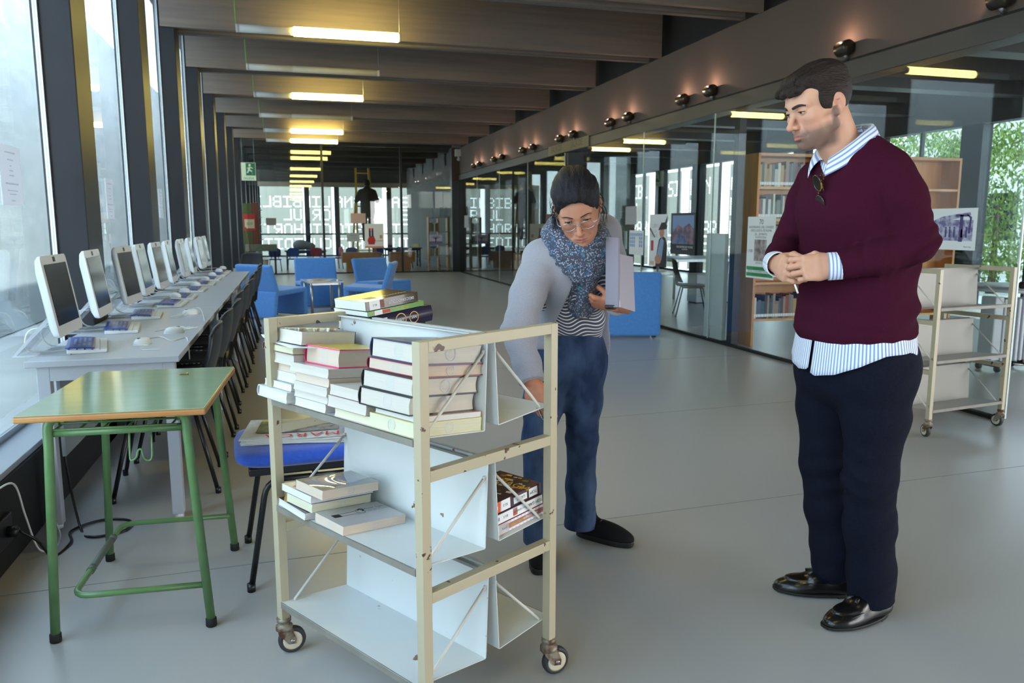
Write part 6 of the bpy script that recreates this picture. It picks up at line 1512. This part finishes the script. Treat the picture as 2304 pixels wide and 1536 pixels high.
e_, f_, g_ = pxd(1428, 701, 2.84), pxd(1423, 578, 2.90), pxd(1391, 572, 2.71); n2_ = (e_ - b_).cross(g_ - b_).normalized() * .002
pp = MB().add([b_ + n2_ * 2, e_, f_, g_ + n2_ * 2] + [v + n2_ * 1.0 for v in (b_ + n2_ * 2, e_, f_, g_ + n2_ * 2)], [(0, 1, 2, 3), (7, 6, 5, 4), (0, 4, 5, 1), (1, 5, 6, 2), (2, 6, 7, 3), (3, 7, 4, 0)]).build('paper_sheet', M('lilac_paper', (206, 198, 212), .8))
tag(pp, 'sheaf of white papers held beside the grey notebook by the woman', 'paper')
pen = MB().tube([wom.matrix_basis @ Vector(p) for p in ((.640, -.085, .740), (.668, -.035, .640))], .004, 8).build('pen', glass_mat('clear_pen', (190, 196, 210), 1.0, .15)); tag(pen, 'clear pen in the right hand of the woman behind the trolley shelf', 'pen')
# ---------------------------------------------------------------- facade screens with cut-out letters
FONT = {'A': '01110100011000111111100011000110001', 'B': '11110100011000111110100011000111110', 'C': '01111100001000010000100001000001111', 'D': '11110100011000110001100011000111110', 'E': '11111100001000011110100001000011111', 'F': '11111100001000011110100001000010000',
        'G': '01111100001000010011100011000101111', 'H': '10001100011000111111100011000110001', 'I': '11111001000010000100001000010011111', 'L': '10000100001000010000100001000011111', 'M': '10001110111010110001100011000110001', 'N': '10001110011010110011100011000110001', 'O': '01110100011000110001100011000101110',
        'P': '11110100011000111110100001000010000', 'R': '11110100011000111110101001001010001', 'S': '01111100001000001110000010000111110', 'T': '11111001000010000100001000010000100', 'U': '10001100011000110001100011000101110', 'Z': '11111000010001000100010001000011111', ' ': '0' * 35, '.': '0' * 30 + '00100'}
def screen_mat():
    m = bpy.data.materials.new('facade_mesh'); m.use_nodes = True; nt = m.node_tree; L = nt.links.new; nt.nodes.remove(nt.nodes['Principled BSDF'])
    d = nt.nodes.new('ShaderNodeBsdfDiffuse'); d.inputs[0].default_value = srgb((150, 150, 144)); tl = nt.nodes.new('ShaderNodeBsdfTranslucent'); tl.inputs[0].default_value = srgb((214, 206, 186)); tp = nt.nodes.new('ShaderNodeBsdfTransparent')
    a = nt.nodes.new('ShaderNodeMixShader'); a.inputs[0].default_value = .24; b = nt.nodes.new('ShaderNodeMixShader'); b.inputs[0].default_value = .03
    L(d.outputs[0], a.inputs[1]); L(tl.outputs[0], a.inputs[2]); L(a.outputs[0], b.inputs[1]); L(tp.outputs[0], b.inputs[2]); L(b.outputs[0], nt.nodes['Material Output'].inputs[0]); return m
m_screenp = screen_mat()
def screen(origin, ux, width, rows, height=2.95, cell=.068, seed=1):
    """rows: list of (z of the top row, text); the letters read from outside, so they are mirrored within"""
    nu, nv = int(width / cell), int(height / cell); H = np.zeros((nu, nv), bool)
    for z, tx, mode in rows:
        v0 = int(z / cell); u = nu - 2
        for ch in tx:
            g = FONT.get(ch, FONT[' '])
            for r in range(7):
                for c_ in range(5):
                    uu, vv = u - c_, v0 - r
                    if g[r * 5 + c_] == '1' and 0 <= uu < nu and 0 <= vv < nv: H[uu, vv] = True
            u -= 6
            if u < 0: break
    b = MB(); o = Vector(origin); U = Vector(ux)
    P = lambda i, j: o + U * (i * cell) + Vector((0, 0, j * cell))
    run = None
    for j in range(nv):                                       # solid runs as long strips, letter cells get an octagonal hole
        i = 0
        while i < nu:
            if not H[i, j]:
                k = i
                while k < nu and not H[k, j]: k += 1
                b.quad(P(i, j), P(k, j), P(k, j + 1), P(i, j + 1)); i = k
            else:
                ce = P(i + .5, j + .5); q = [P(i, j), P(i + 1, j), P(i + 1, j + 1), P(i, j + 1)]
                h = [ce + (U * math.cos(a) + Vector((0, 0, math.sin(a)))) * cell * .44 for a in [PI / 4 * t + PI / 8 + PI for t in range(8)]]
                V = q + h; b.add(V, [(0, 4 + 1, 4 + 0), (0, 1, 4 + 2, 4 + 1), (1, 4 + 3, 4 + 2), (1, 2, 4 + 4, 4 + 3), (2, 4 + 5, 4 + 4), (2, 3, 4 + 6, 4 + 5), (3, 4 + 7, 4 + 6), (3, 0, 4 + 0, 4 + 7)]); i += 1
    return b.build('facade_screen', m_screenp, kind='structure')
words = ['BIBLIOTECA DE', 'EDITORIAL UT', 'LIBROS', 'CULTURA I', 'GRANADA UT', 'HORIZONTE', 'TEATRO', 'CIUDAD', 'FIN DEL', 'MUSICA']
for i in range(6):
    x0, x1 = xs[i] + .13, xs[i + 1] - .07
    screen((x0, YF + .9, 0), (1, 0, 0), x1 - x0, [(2.5, words[(2 * i) % 10][:8], 0), (1.95, words[(2 * i + 3) % 10][1:3], 0), (1.35, words[(2 * i + 5) % 10], 0), (.72, words[(2 * i + 1) % 10], 0)])
for k in range(5, 14):
    y = BY0 + BST * k + 1.25
    if k == 5:
        screen((XF + .9, y + .75, 0), (0, 1, 0), BST - 1.2, [(2.6, 'UTE', 0), (2.0, 'LIS', 0), (1.3, 'CID', 0)]); continue
    screen((XF + .9, y, 0), (0, 1, 0), BST - .46, [(2.6, words[k % 10][:4], 0), (2.0, words[(k + 3) % 10][:2], 0), (1.4, words[(k + 4) % 10], 0), (.75, words[(k + 6) % 10][:3], 0)])
# greenery and a white building beyond the right facade
m_leaf = M('green_leaves', (74, 104, 44), .7, col2=(138, 158, 66), scale=3, lo=.3, hi=.7); m_bark = M('tree_bark', (88, 74, 60), .9)
def tree(label, x, y, z0, h, r, n, seed):
    t = thing('tree', label, 'tree', (x, y, -.12), 0); rr = random.Random(seed); b = MB()
    for _ in range(n):
        a, c_ = rr.uniform(0, 2 * PI), rr.uniform(-1, 1); q = rr.uniform(.55, 1) ** .5; s_ = math.sqrt(1 - c_ * c_)
        p = Vector((r * q * s_ * math.cos(a), r * q * s_ * math.sin(a), z0 + h / 2 + h / 2 * q * c_)) + Vector((rr.uniform(-.15, .15),) * 3)
        e = Euler((rr.uniform(0, 6), rr.uniform(0, 6), rr.uniform(0, 6))).to_matrix(); l = rr.uniform(.04, .075)
        b.quad(*[p + e @ Vector(v) for v in ((-l, 0, 0), (0, -l * .4, 0), (l, 0, .02), (0, l * .4, 0))])
    o = b.build('foliage', m_leaf, t); MB().tube([(0, 0, 0), (.05, .02, z0 * .6 + .3), (0, 0, z0 + h * .5)], [.09, .07, .03], 8).build('trunk', m_bark, t)
tree('bushy green tree right of the lettered screens outside', 14.2, 13.2, .3, 3.2, 1.5, 8000, 1)
tree('green tree farther back outside behind the lettered screens', 15.5, 17.0, .4, 3.6, 1.7, 8000, 2)
tree('low green shrub outside near the pale building', 14.5, 10.2, .1, 1.3, 1.1, 3500, 3)
bl = thing('building', 'pale building standing outside beyond the right facade', 'building', (19, 10, -.12))
m_render = M('pale_render', (222, 218, 208), .9); m_roof = M('grey_roof', (150, 146, 144), .8)
MB().box((0, -8, 0), (3, 12, 3.4)).build('wall', m_render, bl); MB().prism([(-.3, 0), (3.3, 0), (1.5, 1.2)], 20.6, Matrix(((1, 0, 0, 0), (0, 0, 1, -8.3), (0, 1, 0, 3.4), (0, 0, 0, 1)))).build('roof', m_roof, bl)
for yy in (-5, -1, 3, 7): MB().box((-.02, yy, 1), (.02, yy + 1.1, 2.3)).build('window', m_screen, bl)
# ---------------------------------------------------------------- right room
m_oak = M('honey_wood', (190, 128, 66), .4, col2=(206, 146, 84), scale=3, stretch=(6, 6, .8), lo=.3, hi=.7)
m_oak2 = M('wood_edge_light', (206, 150, 88), .4, col2=(216, 164, 104), scale=3, stretch=(6, 6, .8))
CX0, CY0, CW, CH, CD = 4.80, 7.45, .885, 2.07, .27
shz = [.30, .70, 1.10, 1.38, 1.72]
NAMES = ['left', 'middle', 'right']
def bookcase(i):
    t = thing('bookcase', '%s of the three tall wooden bookcases behind the glass wall' % NAMES[i], 'bookcase', (CX0 + CW * i, CY0, 0), 0, 'wooden bookcases behind the glass wall')
    for x in (0, CW - .03): MB().box((x, 0, 0), (x + .03, CD, CH), 0).build('side_panel', m_oak, t, .002)
    MB().box((.03, CD - .012, .28), (CW - .03, CD, CH)).build('back_panel', m_oak, t); MB().box((.03, 0, CH - .03), (CW - .03, CD, CH)).build('top_panel', m_oak, t)
    for z in shz: MB().box((.03, .005, z - .025), (CW - .03, CD - .012, z)).build('shelf', m_oak2, t)
for i in range(3): bookcase(i)
bcols = [(84, 92, 112), (150, 60, 50), (44, 58, 96), (190, 184, 170), (110, 120, 104), (70, 60, 72), (120, 48, 62), (180, 150, 96), (54, 84, 88), (210, 206, 198), (40, 40, 46), (150, 130, 120)]
rr = random.Random(11)
ROWN = ['lowest', 'second lowest', 'middle', 'second highest', 'top']
ORD2 = ORD + ['fifteenth', 'sixteenth', 'seventeenth', 'eighteenth', 'nineteenth', 'twentieth', 'twenty-first', 'twenty-second', 'twenty-third', 'twenty-fourth', 'twenty-fifth', 'twenty-sixth', 'twenty-seventh', 'twenty-eighth']
def shelf_books(ci, row, n, x_end=None):
    x = CX0 + CW * ci + .036; hmax = ((shz + [CH])[row + 1] - shz[row]) - .06
    for k in range(n):
        w = rr.uniform(.018, .042); h = min(hmax, rr.uniform(.18, .27)); d = rr.uniform(.14, .19)
        if x + w > CX0 + CW * (ci + 1) - .035: break
        c_ = rr.choice(bcols); b = MB(); b.box((0, 0, 0), (w, d, h), 0); b.box((.001, -.0006, .02), (w - .001, 0, .05), 1)
        o = b.build('book', [M('spine_%d' % bcols.index(c_), c_, .5), m_paper]); o.location = (x, CY0 + .03, shz[row] + .0005); x += w + .0015
        tag(o, '%s book from the left on the %s shelf of the %s bookcase' % (ORD2[k], ROWN[row], NAMES[ci]), 'book', 'books in the wooden bookcases')
shelf_books(0, 4, 26); shelf_books(0, 3, 24); shelf_books(0, 2, 18); shelf_books(0, 0, 26); shelf_books(1, 4, 14); shelf_books(1, 0, 20)
ga = thing('security_gate', 'white anti-theft gate panel standing at the glass wall', 'gate', (4.66, 7.98, 0))
MB().box((-.03, -.2, .02), (.03, .2, 1.22)).build('panel', M('gate_white', (240, 242, 244), .4), ga, .012); MB().box((-.06, -.22, 0), (.06, .22, .03)).build('base', m_blackp, ga)
S(MB().box((4.64, 7.58, 0), (4.72, 7.68, 2.53)), 'trim_9', m_black)
rt = thing('round_table', 'round white pedestal table in the right room behind the glass', 'table', (6.75, 6.0, 0))
MB().lathe([(0, .70), (.55, .70), (.56, .715), (.55, .73), (0, .73)], (0, 0, 0), 'Z', 40).build('table_top', m_white, rt); MB().lathe([(.035, .02), (.035, .70)], (0, 0, 0), 'Z', 16).build('pedestal', m_alu, rt)
MB().lathe([(0, 0), (.28, 0), (.28, .015), (.05, .04), (0, .04)], (0, 0, 0), 'Z', 32).build('base', m_alu, rt)
hs = thing('headset', 'black headset lying on the round white table', 'headset', (6.62, 5.72, .73))
MB().tube([(.09 * math.cos(a), .09 * math.sin(a) * .8, .02 + .02 * math.sin(a)) for a in [PI * i / 12 for i in range(13)]], .009, 8).build('headband', m_blackp, hs)
for x in (-.09, .09): MB().lathe([(0, -.015), (.035, -.012), (.035, .012), (0, .015)], (x, 0, .035), 'X', 16).build('ear_cup', m_blackp, hs)
rd = thing('oil_radiator', 'white oil filled radiator on wheels in the right room', 'radiator', (6.12, 5.62, 0), 0)
MB().box((-.08, -.08, .1), (.02, .08, .68)).build('control_box', m_white, rd, .015)
for i in range(7): MB().box((.035 + .055 * i, -.075, .09), (.065 + .055 * i, .075, .66)).build('fin', m_white, rd, .012)
MB().tube([(.03, 0, .14), (.42, 0, .14)], .02, 8).tube([(.03, 0, .6), (.42, 0, .6)], .02, 8).build('oil_pipe', m_white, rd)
for x in (-.02, .36):
    for y in (-.1, .1): MB().lathe([(0, -.012), (.03, -.012), (.03, .012), (0, .012)], (x, y, .03), 'X', 14).build('wheel', m_blackp, rd)
    MB().box((x - .015, -.1, .045), (x + .015, .1, .06)).build('axle', m_blackp, rd); MB().box((x - .01, -.03, .055), (x + .01, .03, .105)).build('bracket', m_blackp, rd)
def table(name, label, x, y, rz, w, l, h, top, legm, group=None):
    t = thing(name, label, 'table', (x, y, 0), rz, group); MB().box((-w / 2, -l / 2, h - .03), (w / 2, l / 2, h)).build('table_top', top, t, .003)
    for sx in (-1, 1):
        for sy in (-1, 1): MB().tube([(sx * (w / 2 - .06), sy * (l / 2 - .06), 0), (sx * (w / 2 - .06), sy * (l / 2 - .06), h - .03)], .022, 10).build('leg', legm, t)
    MB().box((-w / 2 + .05, -l / 2 + .05, h - .08), (w / 2 - .05, l / 2 - .05, h - .03)).build('apron', legm, t); return t
table('reading_table', 'white table behind the black chair in the right room', 7.3, 13.0, 0, 1.6, .8, .74, m_white, m_alu, 'tables in the right room')
table('reading_table', 'white table seen through the glass wall left of the woman', 5.9, 16.8, .2, .8, 1.4, .74, m_white, m_alu, 'tables in the right room')
table('reading_table', 'dark topped table at the far end of the right room', 6.2, 20.0, 0, .8, 1.6, .74, M('dark_top', (50, 52, 58), .4), m_leg, 'tables in the right room')
hb = thing('heater_cabinet', 'low white heater cabinet near the black chair in the right room', 'cabinet', (6.9, 12.0, 0)); MB().box((-.35, -.16, .02), (.35, .16, .5)).build('body', m_white, hb, .01)
for i in range(6): MB().box((-.3, -.165, .12 + .04 * i), (.3, -.158, .135 + .04 * i)).build('grille_slot', m_sill, hb)
MB().box((-.33, -.14, 0), (.33, .14, .02)).build('base', m_blackp, hb)
lc = thing('low_cabinet', 'low brown wooden cabinet in the right room', 'cabinet', (5.7, 18.6, 0)); MB().box((-.35, -.3, .05), (.35, .3, .62)).build('body', m_oak, lc, .004); MB().box((-.33, -.28, 0), (.33, .28, .05)).build('plinth', m_blackp, lc)
# ---------------------------------------------------------------- far room
m_orange = M('orange_wood', (176, 112, 56), .5, col2=(190, 126, 68), scale=4)
def low_unit(label, x0, x1, y):
    t = thing('low_bookshelf', label, 'shelf', ((x0 + x1) / 2, y, 0), 0, 'low orange shelves beyond the far partition'); w = (x1 - x0) / 2
    MB().box((-w, -.25, .26), (w, .25, .54)).build('shelf_box', m_orange, t, .004); MB().box((-w + .12, -.2, 0), (w - .12, .2, .26)).build('base', m_orange, t, .004)
low_unit('low orange wooden shelf left of the dark post beyond the partition', 1.40, 2.48, 22.7); low_unit('low orange wooden shelf right of the dark post beyond the partition', 2.75, 3.45, 22.75)
m_bchair = M('child_chair_blue', (44, 74, 140), .5); m_rchair = M('child_chair_red', (170, 44, 44), .5); m_ychair = M('child_chair_yellow', (200, 160, 40), .5)
def child_chair(label, x, y, rz, m):
    t = thing('child_chair', label, 'chair', (x, y, 0), rz, 'small chairs in the far reading room')
    MB().box((-.17, -.17, .32), (.17, .17, .345)).build('seat', m, t, .01); MB().prism(rrect(.34, .26, .1), .025, T4((.17, 0, .52), PI / 2, 0, PI / 2)).build('backrest', m, t)
    for sx in (-1, 1):
        for sy in (-1, 1): MB().tube([(sx * .14, sy * .14, .33), (sx * .18, sy * .17, 0)], .012, 6).build('leg', m_leg, t)
    for sy in (-1, 1): MB().bar((.15, sy * .1, .33), (.18, sy * .1, .5), .02, .02).build('back_post', m_leg, t)
for l, x, y, rz, m in (('blue child chair nearest the left cabinet beyond the partition', -.42, 23.6, 1.6, m_bchair), ('blue child chair second from the left cabinet beyond the partition', .08, 23.7, 1.5, m_bchair), ('red child chair under the small table beyond the partition', .75, 23.6, 1.6, m_rchair), ('red child chair beside the low orange shelf', 1.30, 24.2, .3, m_rchair),
                       ('blue child chair behind the left low orange shelf', 1.75, 23.7, 1.5, m_bchair), ('blue child chair near the foot of the ladder', 2.6, 24.6, 1.4, m_bchair), ('blue child chair left of the green bookcase', 3.35, 24.0, 2.2, m_bchair), ('blue child chair at the reading table right of the ladder', 4.3, 24.3, 1.2, m_bchair), ('yellow child chair deep in the far room near the facade', 4.1, 27.4, .5, m_ychair)):
    child_chair(l, x, y, rz, m)
table('child_table', 'low dark table with a bag on it beyond the partition', .45, 24.3, 0, 1.2, .7, .56, M('dark_top', (50, 52, 58), .4), m_leg, 'tables in the far room')
table('child_table', 'table right of the ladder in the far room', 3.4, 25.0, 0, 1.2, .7, .6, M('dark_top', (50, 52, 58), .4), m_leg, 'tables in the far room')
bg = Clay((-.4, -.3, 0), (.4, .3, .5), .02); bg.ell((-.1, 0, .16), (.24, .15, .15), .05); bg.ell((.14, 0, .12), (.18, .14, .12), .05); bg.half((0, 0, .004), (0, 0, -1))
ob = clay_object('bag', [bg.mesh()], M('pale_bag', (150, 146, 140), .8), None, 2); ob.location = (.42, 24.3, .56); tag(ob, 'slumped pale bag lying on the low table beyond the partition', 'bag')
# green bookcase at right, cabinet at left
gb = thing('bookcase', 'green sided bookcase with orange edges beyond the partition beside the pillar', 'bookcase', (3.82, 22.5, 0))
m_olive = M('olive_side', (128, 138, 66), .5)
MB().box((.58, -.15, 0), (.76, .15, 1.55)).build('side_panel', m_olive, gb, .003); MB().box((.76, -.15, 0), (.79, .15, 1.55)).build('edge_strip', m_orange, gb)
for x in (0, .28, .55): MB().box((x, -.14, 0), (x + .03, .14, 1.53)).build('upright', m_orange, gb)
for z in (.05, .4, .75, 1.1, 1.5): MB().box((.03, -.14, z), (.58, .14, z + .03)).build('shelf', m_white, gb)
rr = random.Random(4)
for r_, z in enumerate((.43, .78, 1.13)):
    for i in range(8):
        o = MB().box((0, 0, 0), (.03, .16, .2 + .05 * rr.random())).build('book', M('far_book_%d' % (i % 4), ((150, 150, 80), (120, 130, 140), (170, 120, 80), (90, 110, 70))[i % 4], .5)); o.location = (3.855 + .031 * i + (.04 if i > 3 else 0), 22.42, z + .0005)
        tag(o, '%s book from the left on the %s row of the green sided bookcase' % (ORD[i], ('lower', 'middle', 'upper')[r_]), 'book', 'books in the green sided bookcase')
bt = thing('bottle', 'clear bottle standing on top of the green sided bookcase', 'bottle', (3.98, 22.5, 1.53)); MB().lathe([(0, 0), (.04, 0), (.04, .14), (.015, .19), (.015, .23)], (0, 0, 0), 'Z', 14).build('bottle_body', m_clear, bt); MB().lathe([(.017, .23), (.017, .25), (0, .25)], (0, 0, 0), 'Z', 10).build('cap', m_bchair, bt)
for i, (x, lb) in enumerate(((4.2, 'left of two magazines standing on the green sided bookcase'), (4.33, 'right of two magazines standing on the green sided bookcase'))):
    o = MB().prism([(0, 0), (.1, 0), (.13, .3), (.03, .3)], .02, T4((0, 0, 0), PI / 2)).build('magazine', M('magazine_pale', (150, 170, 186), .4)); o.location = (x - .05, 22.5, 1.53); tag(o, lb, 'magazine', 'magazines on the green sided bookcase')
cb = thing('display_cabinet', 'tall green and rust cabinet at the left end beyond the partition', 'cabinet', (-1.02, 22.6, 0))
m_rust2 = M('rust_panel', (122, 62, 44), .6)
MB().box((-.22, -.2, .02), (.06, .2, 1.88)).build('body', M('moss_panel', (84, 96, 46), .6), cb, .004); MB().box((.06, -.2, .6), (.26, .2, 1.9)).build('side_box', m_rust2, cb, .004)
for i in range(6): MB().box((.26, -.16, .7 + .2 * i), (.33, .16, .72 + .2 * i)).build('shelf', m_white, cb)
MB().box((.06, -.2, .02), (.12, .2, .6)).build('support', m_rust2, cb); MB().box((-.24, -.22, 0), (.14, .22, .02)).build('plinth', m_blackp, cb)
rsn = thing('fire_sign', 'red fire equipment sign hung on the tall green cabinet', 'sign', (-1.17, 22.38, 1.16)); MB().box((0, 0, 0), (.31, .015, .44)).build('sign_board', M('fire_red', (196, 52, 40), .5), rsn)
b = MB().box((.03, -.003, .06), (.28, 0, .3), 0); b.text('SOS', T4((.155, -.004, .18), PI / 2), .09, 1); b.build('pictogram', [M('sign_cream', (214, 196, 160), .5), M('sign_brown', (110, 66, 50), .5)], rsn)
ct = thing('counter', 'grey speckled counter board in front of the tall green cabinet', 'counter', (-.75, 22.1, 0)); MB().box((-.38, -.1, .62), (.42, .12, .8)).build('counter_board', M('terrazzo', (120, 118, 104), .7, col2=(150, 148, 134), scale=40), ct)
for x in (-.3, .34): MB().box((x, -.05, 0), (x + .05, .05, .62)).build('leg', m_blackp, ct)
wb = thing('waste_bin', 'pale grey waste bin under the counter board', 'bin', (-.70, 21.55, 0)); MB().lathe([(.12, 0), (.15, .4), (.14, .4), (.11, .02), (0, .02)], (0, 0, 0), 'Z', 20).build('bin_body', M('bin_grey', (150, 152, 144), .5), wb); MB().lathe([(.15, .39), (.16, .40), (.15, .42)], (0, 0, 0), 'Z', 20).build('rim', m_sill, wb)
br = thing('broom', 'brown broom handle leaning against the last black fins', 'broom', (-.86, 21.2, 0)); MB().tube([(0, 0, .03), (-.22, .25, 1.25)], .016, 8).build('handle', M('broom_brown', (104, 66, 50), .6), br); MB().box((-.03, -.12, 0), (.03, .12, .05)).build('broom_head', m_blackp, br)
# ladder and the man on it
m_yel = M('ladder_yellow', (206, 162, 40), .5)
ld_ = thing('stepladder', 'tall yellow stepladder beyond the far glass partition', 'ladder', (2.12, 23.75, 0), .12)
for sx in (-1, 1):
    MB().bar((sx * .27, -.45, .02), (sx * .19, .0, 2.95), .06, .03).build('front_rail', m_yel, ld_); MB().bar((sx * .27, .55, .02), (sx * .19, .05, 2.2), .05, .03).build('rear_rail', m_yel, ld_)
for i in range(9):
    t_ = (i + .8) / 9.2; MB().box((-.26 + .07 * t_, -.45 + .45 * t_ - .05, 2.93 * t_ - .015), (.26 - .07 * t_, -.45 + .45 * t_ + .04, 2.93 * t_ + .015)).build('step', m_yel, ld_)
lm = thing('person', 'person in dark work clothes standing on the yellow stepladder', 'person', (2.22, 23.35, 0), math.radians(96))
q = Clay((-.4, -.45, .6), (.6, .45, 2.75), .014)
FT = .86
q.chain([(.06, .10, FT + .05), (.03, .10, FT + .45), (0, .09, FT + .88)], [.06, .075, .10], .03); q.chain([(.06, -.10, FT + .05), (.05, -.10, FT + .45), (0, -.09, FT + .88)], [.06, .075, .10], .03)
q.loft([(0, 0, FT + .85), (.0, 0, FT + 1.1), (.02, 0, FT + 1.38), (.03, 0, FT + 1.46)], [(.18, .13), (.19, .13), (.21, .12), (.08, .07)], (0, 1, 0), .05)
q.chain([(.02, .19, FT + 1.38), (.08, .30, FT + 1.15), (.28, .24, FT + 1.22)], [.07, .055, .04], .04); q.chain([(.02, -.19, FT + 1.38), (.10, -.30, FT + 1.15), (.28, -.2, FT + 1.28)], [.07, .055, .04], .04)
q.cone((.03, 0, FT + 1.45), (.05, 0, FT + 1.56), .055, .055, .02); q.ell((.06, 0, FT + 1.62), (.10, .078, .115), .02); q.ell((.15, 0, FT + 1.60), (.02, .015, .02), .02)
for sy in (-1, 1): q.ell((.12, sy * .10, FT + .03), (.13, .045, .045), .02); q.ell((.33, sy * .23, FT + 1.25), (.07, .035, .04), .02)
V, F = q.mesh(); zc_ = V[F].mean(1)
skin_far = M('skin_far', (150, 104, 84), .6)
clay_object('body', [(V, F)], [skin_far, M('dark_trousers', (22, 22, 27), .85), m_blackp], lm, 1, mi=lambda c: np.where(c[:, 2] < FT + .07, 2, np.where(c[:, 2] < FT + .9, 1, 0)))
jk = Clay((-.4, -.45, 1.5), (.6, .45, 2.5), .014)
jk.loft([(0, 0, FT + .82), (.0, 0, FT + 1.1), (.02, 0, FT + 1.38), (.03, 0, FT + 1.49)], [(.21, .16), (.21, .15), (.23, .14), (.09, .085)], (0, 1, 0), .05)
jk.chain([(.02, .19, FT + 1.38), (.08, .30, FT + 1.15), (.26, .24, FT + 1.21)], [.085, .07, .055], .04); jk.chain([(.02, -.19, FT + 1.38), (.10, -.30, FT + 1.15), (.26, -.2, FT + 1.27)], [.085, .07, .055], .04)
clay_object('jacket', [jk.mesh()], M('dark_jacket', (24, 25, 30), .85), lm, 1)
hh = Clay((-.15, -.15, 2.3), (.25, .15, 2.75), .012); hh.ell((.045, 0, FT + 1.645), (.112, .09, .115), 0); hh.half((.08, 0, FT + 1.60), (.6, 0, -.8)); clay_object('hair', [hh.mesh()], m_hair2, lm, 1)
# ---------------------------------------------------------------- cables and socket at the lower left
sk = thing('wall_socket', 'black socket box with a plug on the low wall at the left edge', 'socket', (-1.1, 3.24, .16)); MB().box((0, -.07, -.05), (.02, .09, .06)).build('socket_plate', m_blackp, sk, .004); MB().lathe([(.022, .02), (.022, .05), (.012, .06), (0, .06)], (0, .03, .0), 'X', 12).build('plug', m_leg, sk)
P = [(-1.04, 3.27, .16), (-.99, 3.3, .10), (-.96, 3.36, .008), (-.93, 3.5, .008), (-.96, 3.64, .008), (-.86, 3.74, .008), (-.74, 3.70, .008), (-.74, 3.58, .008), (-.86, 3.54, .008), (-.93, 3.66, .012), (-1.0, 3.80, .25), (-1.02, 3.84, .55), (-1.0, 3.86, .68)]
tag(MB().tube(smoothpath(P, 7), .0055, 8).build('cable', m_leg), 'black cable looping on the floor under the end of the desk', 'cable')
P = [(-1.09, 3.2, .345), (-1.06, 3.32, .33), (-1.05, 3.38, .18), (-1.02, 3.40, .03), (-.98, 3.46, .006), (-1.0, 3.62, .006), (-1.06, 3.72, .12), (-1.07, 3.78, .4), (-1.06, 3.8, .66)]
tag(MB().tube(smoothpath(P, 7), .004, 8).build('cable', m_cable), 'white cable hanging from the sill to the floor at the left edge', 'cable')
sw_ = thing('screw', 'small brass screw lying on the green school desk', 'screw', (-.42, 3.12, .7645), .4); MB().lathe([(.0012, 0), (.0028, .006), (.0028, .03), (.006, .033), (.006, .034), (0, .034)], (0, 0, 0), 'X', 10).build('screw_body', M('brass', (170, 140, 70), .3, metal=.8), sw_)
